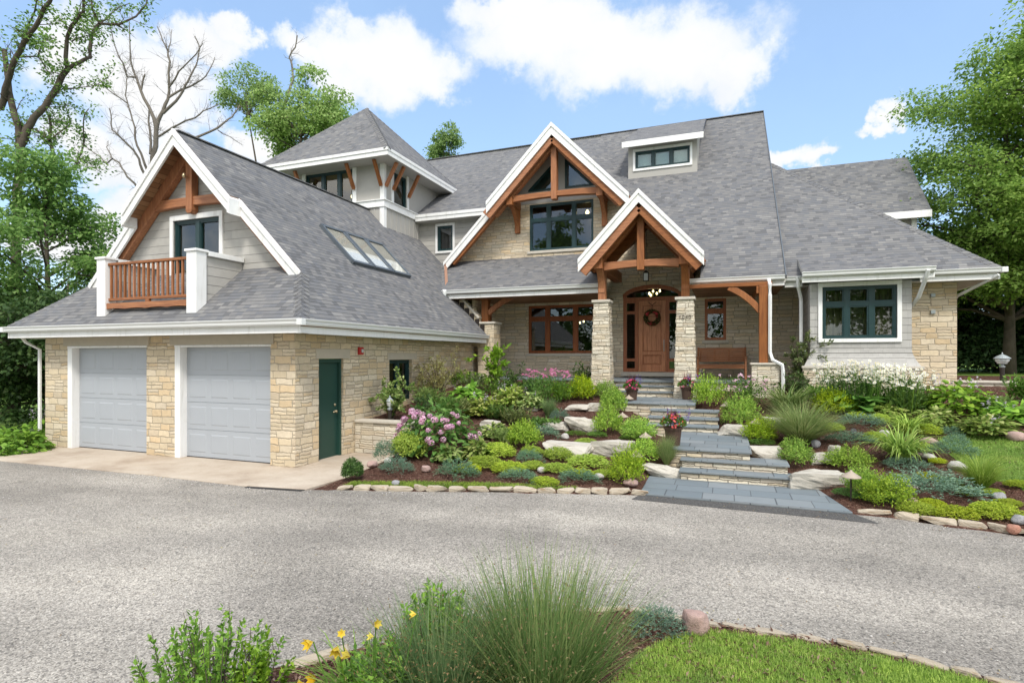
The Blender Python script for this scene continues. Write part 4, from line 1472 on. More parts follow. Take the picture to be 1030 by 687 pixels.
# porch floor
mb = MB()
mb.box(-7.9, 0.9, 17.28, 19.49, 1.47, 1.54)
mb.build('porch_floor', 'bluestone', house, bevel=0.01)
mb = MB()
mb.box(-7.85, 0.85, 17.34, 19.4, 0.6, 1.468)
mb.build('porch_base', 'dry_wall_stone', house)

# ---- entry gable
NX, NZ, NS = -2.27, 6.93, 1.075
def nz(x):
    return NZ - NS * abs(x - NX)
mb = MB()
for s in (-1, 1):
    slab(mb, [(NX, 16.0, NZ), (NX, 20.0, NZ), (NX + s * 1.72, 18.6, nz(NX + s * 1.72)), (NX + s * 1.72, 16.0, nz(NX + s * 1.72))], 0.15)
mb.build('entry_roof', ['asphalt_shingle', 'soffit_planks', 'dark_metal'], house)
mb = MB()
for s in (-1, 1):
    x1 = NX + s * 1.74
    rake(mb, [(NX, NZ), (x1, nz(x1))], 15.95, 0.36)
    rake(mb, [(NX, NZ + 0.02), (x1, nz(x1) + 0.02)], 15.92, 0.13, 0.028)
mb.build('rake_board', 'white_paint', house)
for s in (-1, 1):
    for y, e, w in ((16.06, 1.66, 0.10), (16.45, 1.5, 0.2), (17.6, 1.5, 0.16)):
        mb = MB()
        k = 0.46 if w < 0.15 else 0.5
        mb.beam((NX + s * 0.06, y, NZ - k), (NX + s * e, y, nz(NX + s * e) - k + 0.03), w, 0.36)
        mb.build('rafter', 'cedar_beam', house, bevel=0.012)
    mb = MB()                                      # plate beam running back from the post to the wall
    u = NX + s * 1.2
    mb.box(u - 0.13, u + 0.13, 16.15, 19.49, 4.80, 5.12)
    mb.build('plate_beam', 'cedar_timber', house, bevel=0.012)
FE = Fr('front', 16.55)
mb = MB()
arched(mb, FE, NX - 1.06, NX + 1.06, 4.76, 5.0, 0.0, 0.2, 0.07, 14)
mb.build('tie_beam', 'cedar_beam', house, bevel=0.012)
mb = MB()
FE.box(mb, NX - 0.10, NX + 0.10, -0.02, 0.23, 4.73, 6.45)
mb.build('king_post', 'cedar_timber', house, bevel=0.012)
for s, xc in ((-1, -3.45), (1, -1.06)):
    mb = MB()
    mb.box(xc - 0.11, xc + 0.11, 16.62, 16.84, 3.93, 4.80)
    pp = [(16.60, 4.15)] + [(16.62 - 0.30 * (i / 8) ** 1.7, 4.2 + 0.6 * i / 8) for i in range(9)] + [(16.66, 4.80)]
    mb.prism([(xc - 0.10, p[0], p[1]) for p in pp], (0.2, 0, 0))
    mb.build('post', 'cedar_timber', house, bevel=0.012)
    y0, y1, z0 = 16.45, 17.03, 1.05
    t0, t1 = 0.295, 0.215
    yc = 16.74
    mb = MB()
    mb.hexa([(xc - t0, yc - t0, z0), (xc + t0, yc - t0, z0), (xc + t0, yc + t0, z0), (xc - t0, yc + t0, z0),
             (xc - t1, yc - t1, 3.85), (xc + t1, yc - t1, 3.85), (xc + t1, yc + t1, 3.85), (xc - t1, yc + t1, 3.85)])
    cl = mb.build('stone_column', 'pale_stone', house)
    # every course stands a little proud or back, so the silhouette is not a ruler line
    st = MB()
    rnd = random.Random(5 + s)
    z = z0
    while z < 3.84:
        h = rnd.choice((0.07, 0.09, 0.12))
        if z + h > 3.85:
            h = 3.85 - z
        tt = t0 + (t1 - t0) * (z + h / 2 - z0) / (3.85 - z0)
        x = -tt
        for fx in (0, 1):
            wsp = tt * 2
            cut = rnd.uniform(0.3, 0.7)
            for (a, b) in ((-tt, -tt + wsp * cut), (-tt + wsp * cut, tt)):
                o = rnd.uniform(0.004, 0.028)
                if fx == 0:
                    st.box(xc + a + 0.004, xc + b - 0.004, yc - tt - o, yc - tt + 0.05, z + 0.004, z + h - 0.004)
                else:
                    e = rnd.uniform(0.004, 0.024)
                    st.box(xc + tt - 0.05, xc + tt + e, yc + a + 0.004, yc + b - 0.004, z + 0.004, z + h - 0.004)
                    st.box(xc - tt - e, xc - tt + 0.05, yc + a + 0.004, yc + b - 0.004, z + 0.004, z + h - 0.004)
        z += h
    st.build('facing', 'pale_stone', cl, bevel=0.008)
    mb = MB()
    mb.box(xc - 0.275, xc + 0.275, yc - 0.275, yc + 0.275, 3.85, 3.93)
    mb.build('cap', 'cap_stone', cl, bevel=0.012)
    if s > 0:
        for k, ch in enumerate('1040'):
            tcv = bpy.data.curves.new('house_number', 'FONT')
            tcv.body = ch
            tcv.size = 0.15
            tcv.extrude = 0.006
            tcv.align_x = 'CENTER'
            to = bpy.data.objects.new('house_number', tcv)
            me = bpy.data.meshes.new_from_object(to)
            me.materials.clear()
            me.materials.append(MATS['dark_metal'])
            mo = bpy.data.objects.new('house_number', me)
            COL.objects.link(mo)
            mo.parent = cl
            mo.location = Vector((xc - 0.135 + k * 0.09, yc - 0.285, 3.30)) - root_of(cl)
            mo.rotation_euler = (R(90), 0, 0)
            bpy.data.objects.remove(to)
# tall fixed post at the right end of the porch with its pier and brace
FP = Fr('front', 16.9)
mb = MB()
mb.box(0.87, 1.10, 16.78, 17.02, 2.07, 4.19)
mb.build('post', 'cedar_timber', house, bevel=0.012)
mb = MB()
curve_brace(mb, FP, (0.90, 3.50), (0.10, 4.18), -0.07, 0.17, -0.09, 0.06)
mb.build('brace', 'cedar_timber', house, bevel=0.01)
mb = MB()
mb.box(0.80, 0.86, 16.8, 19.4, 3.98, 4.18)
mb.box(-1.0, 1.2, 16.82, 17.0, 4.19, 4.30)
mb.build('beam', 'cedar_beam', house, bevel=0.01)
mb = MB()
mb.box(0.68, 1.36, 16.6, 17.2, 0.8, 2.02)
pr = mb.build('stone_pier', 'pale_stone', house)
mb = MB()
mb.box(0.64, 1.40, 16.56, 17.24, 2.02, 2.075)
mb.build('cap', 'cap_stone', pr, bevel=0.012)
# left pier, post and stepped wall end
mb = MB()
mb.box(-7.86, -7.27, 17.42, 18.0, -0.1, 3.35)
pr = mb.build('stone_pier', 'ledge_stone', house)
mb = MB()
mb.box(-7.90, -7.23, 17.38, 18.04, 3.35, 3.42)
mb.build('cap', 'cap_stone', pr, bevel=0.012)
mb = MB()
mb.box(-7.80, -7.56, 17.58, 17.82, 3.42, 4.32)
mb.build('post', 'cedar_timber', house, bevel=0.012)
mb = MB()
curve_brace(mb, Fr('front', 17.7), (-7.58, 3.72), (-6.72, 4.25), 0.05, 0.16, -0.08, 0.08)
mb.build('brace', 'cedar_timber', house, bevel=0.01)
mb = MB()
mb.box(-8.0, -6.6, 17.60, 17.80, 4.206, 4.33)
mb.build('beam', 'cedar_beam', house, bevel=0.01)
mb = MB()
for i in range(6):                                 # stepped top of the wall that ends the garage roof
    x0 = -8.95 + i * 0.19
    mb.box(x0, x0 + 0.188, 17.40, 17.62, 2.6, gz(x0) + 0.20)
mb.build('stone_wall', 'ledge_stone', house)
mb = MB()
mb.beam((-8.45, 17.50, gz(-8.45) + 0.30), (-7.80, 17.50, gz(-7.80) + 0.27), 0.30, 0.07)
mb.build('wall_cap', 'cap_stone', house, bevel=0.01)
mb = MB()
for i in range(7):
    x0 = -8.9 + i * 0.19
    mb.box(x0, x0 + 0.16, 17.375, 17.398, gz(x0 + 0.19), gz(x0) + 0.09)
mb.build('step_flashing', 'dark_metal', house)

# ---- right wing
WY, WZ, WS = 17.25, 4.45, 1.046
def wz(y):
    return WZ + MR * (y - WY)
mb = MB()
slab(mb, [(1.46, WY, WZ), (6.36, WY, WZ), (1.55, 23.06, wz(23.06)), (1.46, 23.06, wz(23.06))], 0.15)
mb.build('wing_roof', ['asphalt_shingle', 'soffit_paint'], house)
mb = MB()
slab(mb, [(6.36, WY, WZ), (6.36, 30, WZ), (1.55, 24.2, wz(23.06)), (1.55, 23.06, wz(23.06))], 0.15)
mb.build('wing_roof', ['asphalt_shingle', 'soffit_paint'], house)
hip_caps((6.36, WY, WZ + 0.01), (1.55, 23.06, wz(23.06) + 0.01), 0.13, 0.2, (0.62, 0.62))
gutter(house, (1.55, WY, WZ + 0.0), (1.98, WY, WZ + 0.0), (0, -1, 0), fz=0.27)
gutter(house, (4.70, WY, WZ + 0.0), (6.36, WY, WZ + 0.0), (0, -1, 0), fz=0.27)
mb = MB()
mb.box(6.35, 6.477, WY - 0.117, WY + 0.01, WZ - 0.133, WZ - 0.004)
mb.build('gutter_corner', 'gutter_white', house, bevel=0.01)
gutter(house, (6.36, WY, WZ - 0.004), (6.36, 26, WZ - 0.004), (1, 0, 0), fz=0.27)
mb = MB()
mb.box(1.56, 6.32, WY + 0.05, 17.795, 4.19, 4.20)
mb.box(5.66, 6.32, 17.795, 26, 4.19, 4.20)
mb.build('soffit', 'soffit_paint', house)
# bay roof: same pitch, eave brought forward
mb = MB()
slab(mb, [(1.93, 16.58, 4.46), (4.80, 16.58, 4.46), (4.80, 17.9, 5.03), (1.93, 17.9, 5.03)], 0.13)
mb.build('bay_roof', ['asphalt_shingle', 'soffit_paint'], house)
gutter(house, (1.90, 16.58, 4.47), (4.82, 16.58, 4.47), (0, -1, 0), fz=0.26)
FY = Fr('front', 17.0)
mb = MB()
fl = [(2.14, 2.42, 4.2), (4.45, 2.42, 4.2)]
wall(mb, FY, fl, [(2.43, 4.13, 2.72, 4.10, 0.06)])
# flared skirt of shakes below the window, and the bay cheeks
nfl = 5
for i in range(nfl):
    z0, z1 = 2.42 - 0.42 * (i + 1) / nfl, 2.42 - 0.42 * i / nfl
    f0, f1 = 0.16 * ((i + 1) / nfl) ** 1.6, 0.16 * (i / nfl) ** 1.6
    mb.poly([FY(2.14 - f0, f0, z0), FY(4.45 + f0, f0, z0), FY(4.45 + f1, f1, z1), FY(2.14 - f1, f1, z1)])
    mb.poly([(4.45 + f0, 17.0 - f0, z0), (4.45 + f0, 17.8, z0), (4.45 + f1, 17.8, z1), (4.45 + f1, 17.0 - f1, z1)])
    mb.poly([(2.14 - f0, 17.0 - f0, z0), (2.14 - f0, 17.8, z0), (2.14 - f1, 17.8, z1), (2.14 - f1, 17.0 - f1, z1)])
mb.poly([(4.45, 17.0, 2.42), (4.45, 17.8, 2.42), (4.45, 17.8, 4.2), (4.45, 17.0, 4.2)])
mb.poly([(2.14, 17.0, 2.42), (2.14, 19.5, 2.42), (2.14, 19.5, 4.2), (2.14, 17.0, 4.2)])
mb.build('bay_wall', 'shake_siding', house)
mb = MB()
mb.box(1.95, 4.64, 16.82, 17.79, 0.9, 1.93)
mb.build('bay_base', 'dry_wall_stone', house)
mb = MB()
mb.box(1.92, 4.67, 16.79, 17.79, 1.93, 1.998)
mb.build('sill_course', 'cap_stone', house, bevel=0.01)
window(house, FY, 2.43, 4.13, 2.72, 4.10, [0.335, 0.667], [0.66], trim=0.10, room='room_wall', recess=0.05, curtain=True, bar=0.055, depth=1.8, lamps=[(3.5, 1.2, 3.4, 0.03)])
mb = MB()
wall(mb, Fr('front', 17.8), [(2.16, 0.8, 4.19), (5.65, 0.8, 4.19)])
wall(mb, Fr('right', 5.65), [(17.8, 0.8, 4.19), (26, 0.8, 4.19)])
mb.build('stone_wall', 'ledge_stone', house)
for (u, z) in ((5.12, 3.86), (5.12, 3.42)):
    mb = MB()
    Fr('front', 17.8).box(mb, u - 0.05, u + 0.05, 0, 0.06, z - 0.05, z + 0.05)
    mb.build('outlet_box', 'lantern_grey', house, bevel=0.01)
# downspouts
downspout(house, [(1.12, 16.93, 4.36), (1.14, 16.78, 4.2), (1.14, 16.74, 3.9), (1.14, 16.74, 2.35), (1.20, 16.62, 2.15), (1.42, 16.52, 2.02), (1.44, 16.52, 1.85), (1.44, 16.52, 1.15)], 0.10)
downspout(house, [(1.86, 17.16, 4.40), (1.87, 17.18, 4.15), (1.93, 17.3, 3.95), (1.96, 17.35, 3.8), (1.96, 17.35, 1.6)], 0.10)
downspout(house, [(4.66, 16.50, 4.38), (4.64, 16.6, 4.2), (4.58, 16.95, 3.75), (4.52, 17.3, 3.55), (4.52, 17.72, 3.45)], 0.10)
downspout(house, [(6.30, 17.18, 4.26), (6.1, 17.4, 4.12), (5.72, 17.95, 3.85), (5.74, 18.4, 3.7), (5.74, 18.4, 1.6)], 0.08)

# ---- dormer
DY = 22.6
FD = Fr('front', DY)
def dz(y):
    return 10.66 + (12.90 - 10.66) / (RIDY - 22.2) * (y - 22.2)
mb = MB()
slab(mb, [(-3.80, 22.2, 10.66), (-0.76, 22.2, 10.66), (-0.80, RIDY - 0.02, 12.90), (-3.78, RIDY - 0.02, 12.90)], 0.10)
mb.build('dormer_roof', ['asphalt_shingle', 'soffit_paint', 'soffit_paint'], house)
mb = MB()
mb.box(-3.80, -0.76, 22.15, 22.2, 10.43, 10.655)
mb.build('fascia', 'white_paint', house, bevel=0.005)
mb = MB()
wall(mb, FD, [(-3.62, 9.0, 10.6), (-1.0, 9.0, 10.6)], [(-3.34, -1.27, 9.68, 10.36, 0.05)])
mb.poly([(-3.62, DY, 9.2), (-3.62, 26, 12.3), (-3.62, 26, 12.6), (-3.62, DY, 10.7)])
mb.poly([(-1.0, DY, 9.2), (-1.0, 26, 12.3), (-1.0, 26, 12.6), (-1.0, DY, 10.7)])
mb.build('dormer_wall', 'board_paint', house)
w_ = window(house, FD, -3.34, -1.27, 9.68, 10.36, [0.333, 0.667], [], trim=0.09, room='blind', recess=0.04, bar=0.05, depth=0.05)
mb = MB()
mb.beam((-0.78, 22.25, 10.64), (-0.80, RIDY, 12.88), 0.03, 0.09)
mb.build('drip_edge', 'dark_metal', house)

# ---- rear wing roof behind the right wing
mb = MB()
slab(mb, [(-1.0, 24.0, 7.48), (6.87, 24.0, 7.48), (6.87, 26.9, 10.30), (-1.0, 26.9, 10.30)], 0.16)
slab(mb, [(-1.0, 26.9, 10.30), (6.87, 26.9, 10.30), (6.87, 30, 7.4), (-1.0, 30, 7.4)], 0.16)
mb.build('rear_roof', ['asphalt_shingle', 'soffit_paint'], house)
mb = MB()
mb.box(1.6, 6.87, 23.93, 23.99, 7.22, 7.47)
mb.build('fascia', 'white_paint', house)
mb = MB()
wall(mb, Fr('front', 24.4), [(1.6, 4.0, 7.3), (6.42, 4.0, 7.3)])
mb.box(6.36, 6.52, 24.32, 24.40, 5.0, 7.3, 1)
mb.build('siding_wall', ['lap_siding', 'white_paint'], house)


# ================================================================== THE GROUND
EDGE = [(-30, 9.0), (-16.4, 7.6), (-14.5, 7.35), (-10.2, 7.5), (-7.6, 7.44), (-6.55, 7.6), (-6.2, 7.75), (-5.1, 8.05), (-3.5, 8.6), (-1.35, 9.2),
        (1.72, 9.22), (2.07, 9.2), (2.53, 9.03), (3.02, 8.93), (3.48, 8.81), (4.6, 8.45), (6.5, 7.6), (12, 4.5), (30, -4)]
EX_ = np.array([p[0] for p in EDGE])
EY_ = np.array([p[1] for p in EDGE])


def edge_y(x):
    return np.interp(x, EX_, EY_)


def terr(x, y):
    """height of the planted ground"""
    x = np.asarray(x, float)
    y = np.asarray(y, float)
    e = edge_y(x)
    up = np.interp(y - e, [0, 0.5, 1.5, 2.5, 4.5, 6, 8, 9.3], [0.03, 0.06, 0.15, 0.32, 0.62, 0.92, 1.25, 1.5])
    gut = np.clip((1.0 - np.abs(x + 0.35 + (y - 12) * 0.34)) / 0.5, 0, 1) * 0.22      # the stairway is cut into the slope
    up = up - gut * np.clip((y - e) / 1.2, 0, 1)
    up = np.where((y < 10.95) & (x > -1.5) & (x < 1.74 - (y - 9.2) * 0.17), np.minimum(up, 0.02), up)
    up = np.where(y > e, up, -0.03)
    t = np.clip((-6.4 - x) / 0.25, 0, 1)
    low = np.where(y < 11.1, -0.03, np.minimum(0.66 + 0.13 * (y - 10.92), 1.5))
    up = np.where(y > e, up * (1 - t) + low * t, up)
    # beside the house the ground stays low on the left, level far away
    far = np.clip((-15.9 - x) / 0.5, 0, 1)
    up = up * (1 - far) + 0.0 * far
    return up


# ground sheet: fine near the house, coarse to the horizon
xs = np.concatenate([[-900, -300, -120, -60, -35], np.arange(-26, 16.01, 0.25), [20, 30, 50, 90, 200, 500, 900]])
ys = np.concatenate([[-600, -200, -80, -30], np.arange(-8, 20.01, 0.25), [24, 30, 40, 60, 120, 300, 900]])
gx, gy = np.meshgrid(xs, ys)
gzv = terr(gx, gy)
gzv = np.where((gy < 20) & (gx > -900), gzv, np.where(gx > -6.3, 1.6, 0.0))
gzv = gzv - 0.02
me = bpy.data.meshes.new('garden_ground')
nv = gx.size
verts = np.stack([gx.ravel(), gy.ravel(), gzv.ravel()], 1)
ny, nx = gx.shape
idx = np.arange(nv).reshape(ny, nx)
quads = np.stack([idx[:-1, :-1], idx[:-1, 1:], idx[1:, 1:], idx[1:, :-1]], -1).reshape(-1, 4)
me.from_pydata(verts.tolist(), [], quads.tolist())
me.materials.append(MATS['bark_mulch'])
me.materials.append(MATS['turf'])
cxm = verts[quads].mean(1)
turfy = (cxm[:, 1] > 26) | (cxm[:, 0] < -17) | (cxm[:, 0] > 14) | (cxm[:, 1] < -1)
me.polygons.foreach_set('material_index', turfy.astype(int).tolist())
me.polygons.foreach_set('use_smooth', [True] * len(quads))
go = bpy.data.objects.new('garden_ground', me)
COL.objects.link(go)
tag(go, kind='structure')


def sheet(name, pts, z, mat, kind='structure'):
    m = MB()
    m.poly([(p[0], p[1], z) for p in pts])
    return tag(m.build(name, mat), kind=kind)


# island bed in the foreground: its kerb line
ISL = [(-6.5, 0.0), (-5.4, 1.2), (-4.2, 2.2), (-3.0, 3.15), (-2.0, 4.25), (-1.1, 4.85), (-0.74, 5.02), (-0.3, 4.97), (0.08, 4.98), (0.53, 5.0), (1.07, 4.96), (1.53, 4.86), (1.9, 4.75), (3.0, 4.1), (4.2, 2.8), (5.2, 0.5), (5.5, -2)]
drive = [(-60, 8.95)] + [(x, y + 0.03) for x, y in EDGE[1:-2]] + [(12, 4.5), (40, -6), (40, -30), (-60, -30)]
sheet('driveway', drive, 0.0, 'gravel_asphalt')
# apron of the garage: two slabs with a joint
mb = MB()
mb.prism([(-15.2, 7.36, -0.03), (-10.2, 7.5, -0.03), (-7.72, 7.44, -0.03), (-7.75, 9.36, -0.03), (-16.0, 9.36, -0.03)], (0, 0, 0.045))
mb.prism([(-16.0, 9.36, -0.03), (-15.2, 7.36, -0.03), (-17.4, 7.2, -0.03), (-17.6, 8.4, -0.03)], (0, 0, 0.040))
tag(mb.build('concrete_apron', 'concrete', bevel=0.006), kind='structure')
mb = MB()
mb.prism([(-7.70, 7.45, -0.03), (-6.60, 7.60, -0.03), (-6.50, 9.2, -0.03), (-6.50, 10.9, -0.03), (-8.3, 10.9, -0.03), (-8.3, 9.37, -0.03), (-7.73, 9.37, -0.03)], (0, 0, 0.05))
tag(mb.build('concrete_walk', 'concrete', bevel=0.006), kind='structure')
mb = MB()
mb.prism([(-7.70, 7.36, -0.02), (-6.62, 7.50, -0.02), (-6.61, 7.59, -0.02), (-7.70, 7.44, -0.02)], (0, 0, 0.03))
tag(mb.build('drain_channel', 'black_rubber'), kind='structure')
sheet('driveway_patch', [(-1.38, 8.92), (1.95, 8.80), (1.72, 9.22), (-1.30, 9.3)], 0.004, 'dark_asphalt')
# island ground
tag(sheet('island_ground', ISL + [(0, -3)], 0.03, 'bark_mulch'), kind='structure')
mb = MB()
isl_lawn = [(-0.62, 4.2), (-0.42, 4.55), (-0.05, 4.82), (0.53, 4.86), (1.07, 4.83), (1.53, 4.74), (1.9, 4.62), (3.0, 3.98), (4.1, 2.7), (5.0, 0.5), (5.3, -2), (0, -2.6), (-1.0, 0.5), (-0.9, 3.0)]
tag(sheet('island_lawn', isl_lawn, 0.036, 'turf'), kind='structure')

# ================================================================== STONE STEPS UP TO THE PORCH
stp = thing('stone_steps', (0.2, 10.5, 0.0), 'long bluestone and ledge stone stairway climbing from the driveway to the porch', 'steps')
def flight(name, x0, x1, y0, y1, z, zb, over=0.04, front=True):
    m = MB()
    m.box(x0, x1, y0 - over, y1, z - 0.04, z)
    m.build(name, 'bluestone', stp, bevel=0.008)
    m = MB()
    m.box(x0 + 0.03, x1 - 0.03, y0, y1 + 0.02, zb, z - 0.0405)
    m.build('riser', 'dry_wall_stone', stp)
m = MB()
m.prism([(-1.30, 9.26, -0.02), (1.70, 9.20, -0.02), (1.42, 10.75, -0.02), (-1.32, 10.75, -0.02)], (0, 0, 0.055))
m.build('landing', 'bluestone', stp, bevel=0.008)
flight('tread', -0.78, 1.08, 10.57, 10.95, 0.20, -0.02)
flight('tread', -0.78, 1.05, 10.87, 11.4, 0.36, -0.02)
flight('landing', -1.1, 0.45, 11.05, 13.6, 0.52, -0.02)
for i, (y, z) in enumerate(((13.5, 0.66), (13.87, 0.80), (14.24, 0.94))):
    flight('tread', -1.75, -0.13, y, y + 0.45, z, 0.2)
flight('landing', -2.75, -0.70, 14.62, 16.95, 1.07, 0.3)
flight('tread', -3.1, -1.34, 16.72, 17.02, 1.23, 0.6)
flight('tread', -3.1, -1.34, 17.0, 17.33, 1.385, 0.6)


# ================================================================== PLANT KIT
RG = np.random.default_rng(11)


def fast_mesh(name, V, k, mats, mi=None, smooth=False):
    """V: (n*k,3) vertices, every k in a row make one face"""
    V = np.ascontiguousarray(V, np.float32).reshape(-1, 3)
    nv = len(V)
    nf = nv // k
    me = bpy.data.meshes.new(name)
    me.vertices.add(nv)
    me.vertices.foreach_set('co', V.ravel())
    me.loops.add(nv)
    me.loops.foreach_set('vertex_index', np.arange(nv, dtype=np.int32))
    me.polygons.add(nf)
    me.polygons.foreach_set('loop_start', np.arange(0, nv, k, dtype=np.int32))
    me.polygons.foreach_set('loop_total', np.full(nf, k, np.int32))
    for m in ([mats] if isinstance(mats, str) else mats):
        me.materials.append(MATS[m])
    me.update(calc_edges=True)
    return me


def fast_quads(name, V, Q, mat, smooth=True):
    me = bpy.data.meshes.new(name)
    V = np.ascontiguousarray(V, np.float32).reshape(-1, 3)
    Q = np.ascontiguousarray(Q, np.int32).reshape(-1, 4)
    me.vertices.add(len(V))
    me.vertices.foreach_set('co', V.ravel())
    me.loops.add(Q.size)
    me.loops.foreach_set('vertex_index', Q.ravel())
    me.polygons.add(len(Q))
    me.polygons.foreach_set('loop_start', np.arange(0, Q.size, 4, dtype=np.int32))
    me.polygons.foreach_set('loop_total', np.full(len(Q), 4, np.int32))
    me.materials.append(MATS[mat])
    me.update(calc_edges=True)
    me.polygons.foreach_set('use_smooth', np.full(len(Q), smooth))
    return me


def unit(a):
    return a / np.maximum(np.linalg.norm(a, axis=-1, keepdims=True), 1e-9)


def leaves(P, T, N, L, W, fold=0.25):
    """pointed leaves: base P, axis T, normal N, length L, width W -> quad vertices (n,4,3)"""
    T = unit(T)
    S = unit(np.cross(T, N))
    N = np.cross(S, T)
    L = np.broadcast_to(np.asarray(L, float), (len(P),))[:, None]
    W = np.broadcast_to(np.asarray(W, float), (len(P),))[:, None]
    mid = P + T * L * 0.45
    up = N * W * fold
    return np.stack([P, mid + S * W * 0.5 + up, P + T * L, mid - S * W * 0.5 + up], 1)


def rdir(n, rg):
    return unit(rg.normal(size=(n, 3)))


def mound(rg, n, rad, lsize, lasp=0.45, sprig=0.12, per=7, lump=0.14, inner=0.35, zc=0.42, updroop=0.35, ragged=0.5):
    """sprigs of small leaves over a lumpy half-sunk ellipsoid; rad=(rx,ry,rz), base at z=0"""
    d = rdir(int(n * 1.5), rg)
    d = d[d[:, 2] > -0.35][:n]
    n = len(d)
    k = rdir(14, rg)
    ph = np.maximum(0, d @ k.T) ** 10
    amp = rg.uniform(-1, 1, 14)
    r = 1 + lump * (ph @ amp)
    shell = np.where(rg.random(n) < inner, rg.uniform(0.45, 0.9, n), rg.uniform(0.88, 1.0 + 0.12 * ragged, n))
    R3 = np.array(rad)
    B = d * (r * shell)[:, None] * R3
    B[:, 2] = B[:, 2] * (1 - zc) + rad[2] * zc * 1.0
    ax = unit(d * [1, 1, 0.7] + [0, 0, updroop] + rg.normal(size=(n, 3)) * 0.35)
    sl = sprig * rg.uniform(0.5, 1.2, n)
    out = []
    for j in range(per):
        t = j / max(per - 1, 1)
        p = B + ax * (sl * (t - 0.5))[:, None]
        side = rdir(n, rg)
        T = unit(ax * 0.6 + side * 0.9)
        N = unit(d + rg.normal(size=(n, 3)) * 0.5 + [0, 0, 0.5])
        out.append(leaves(p, T, N, lsize * rg.uniform(0.7, 1.25, n), lsize * lasp * rg.uniform(0.8, 1.2, n)))
    V = np.concatenate(out)
    V[:, :, 2] = np.maximum(V[:, :, 2], 0.005)
    return V


def blades(rg, n, length, r0, lean=(0.1, 0.7), width=0.008, droop=0.5, seg=4, base_z=0.0, taper=1.0, azi=None, rim=0.9):
    """arching grass blades as strips -> (n*seg,4,3) quads"""
    a = rg.uniform(0, 2 * np.pi, n) if azi is None else azi
    rr = r0 * np.sqrt(rg.random(n))
    pa = a + rg.normal(size=n) * rim
    B = np.stack([rr * np.cos(pa), rr * np.sin(pa), np.full(n, base_z)], 1)
    ln = length * rg.uniform(0.55, 1.05, n)
    le = rg.uniform(lean[0], lean[1], n)
    H = np.stack([np.cos(a), np.sin(a), np.zeros(n)], 1)
    S = np.stack([-np.sin(a), np.cos(a), np.zeros(n)], 1)
    tw = rg.normal(size=(n, 1)) * 0.5
    S = unit(S + H * tw)
    pts = []
    for j in range(seg + 1):
        t = j / seg
        ang = le + droop * t * t * rg.uniform(0.8, 1.2, n)
        if j == 0:
            cur = B
        else:
            step = ln / seg
            cur = pts[-1] + (H * np.sin(ang)[:, None] + np.array([0, 0, 1.0]) * np.cos(ang)[:, None]) * step[:, None]
        pts.append(cur)
    W = width * rg.uniform(0.7, 1.3, n)
    qs = []
    for j in range(seg):
        w0 = (W * (1 - taper * (j / seg) ** 1.6))[:, None] / 2
        w1 = (W * (1 - taper * ((j + 1) / seg) ** 1.6))[:, None] / 2 + 0.0004
        qs.append(np.stack([pts[j] - S * w0, pts[j] + S * w0, pts[j + 1] + S * w1, pts[j + 1] - S * w1], 1))
    return pts, qs


def blade_mesh(name, qs, mat):
    """connected strips so that each blade is one island"""
    seg = len(qs)
    n = len(qs[0])
    V = np.empty((n, seg + 1, 2, 3))
    for j in range(seg):
        V[:, j, 0], V[:, j, 1] = qs[j][:, 0], qs[j][:, 1]
    V[:, seg, 0], V[:, seg, 1] = qs[-1][:, 3], qs[-1][:, 2]
    V[:, :, :, 2] = np.maximum(V[:, :, :, 2], 0.004)
    idx = np.arange(n * (seg + 1) * 2).reshape(n, seg + 1, 2)
    Q = np.stack([idx[:, :-1, 0], idx[:, :-1, 1], idx[:, 1:, 1], idx[:, 1:, 0]], -1)
    return fast_quads(name, V, Q, mat)


def leafm(name, V, mat):
    return fast_mesh(name, V, 4, mat)


def big_leaf(P, T, N, L, W, cup=0.12, seg=3):
    """broad leaf (hosta-like): strip of seg quads each side of the midrib; one island"""
    T = unit(T)
    S = unit(np.cross(T, N))
    N = unit(np.cross(S, T))
    n = len(P)
    prof = [(0.0, 0.10), (0.35, 1.0), (0.7, 0.75), (1.0, 0.03)]
    V = np.empty((n, 4, 3, 3))
    for j, (t, w) in enumerate(prof):
        dr = -0.35 * t * t
        c = P + T * (L * t)[:, None] + N * (L * dr * 0.6)[:, None]
        e = S * (W * w * 0.5)[:, None]
        u = N * (W * w * cup)[:, None]
        V[:, j, 0], V[:, j, 1], V[:, j, 2] = c - e + u, c, c + e + u
    idx = np.arange(n * 12).reshape(n, 4, 3)
    Q = np.concatenate([np.stack([idx[:, :-1, k], idx[:, :-1, k + 1], idx[:, 1:, k + 1], idx[:, 1:, k]], -1).reshape(-1, 4) for k in (0, 1)])
    return V, Q


def rosette(rg, n, spread, h, L, W):
    """broad leaves on arching petioles from one crown"""
    a = rg.uniform(0, 2 * np.pi, n)
    t = np.sqrt(rg.random(n))
    r = spread * (0.12 + 0.55 * t)
    z = h * (1 - 0.55 * t) * rg.uniform(0.75, 1.1, n)
    P = np.stack([r * np.cos(a), r * np.sin(a), z], 1)
    T = np.stack([np.cos(a), np.sin(a), 0.25 - 0.7 * t + rg.normal(size=n) * 0.15], 1)
    N = np.stack([-0.3 * np.cos(a), -0.3 * np.sin(a), np.ones(n)], 1) + rg.normal(size=(n, 3)) * 0.18
    return big_leaf(P, T, N, L * rg.uniform(0.7, 1.15, n), W * rg.uniform(0.75, 1.15, n))


def discs(P, N, r, k=6):
    """small round flower faces -> (n,k,3)"""
    N = unit(N)
    A = unit(np.cross(N, np.array([0.31, 0.52, 0.79])))
    B = np.cross(N, A)
    r = np.broadcast_to(np.asarray(r, float), (len(P),))[:, None]
    return np.stack([P + A * r * math.cos(2 * math.pi * i / k) + B * r * math.sin(2 * math.pi * i / k) for i in range(k)], 1)


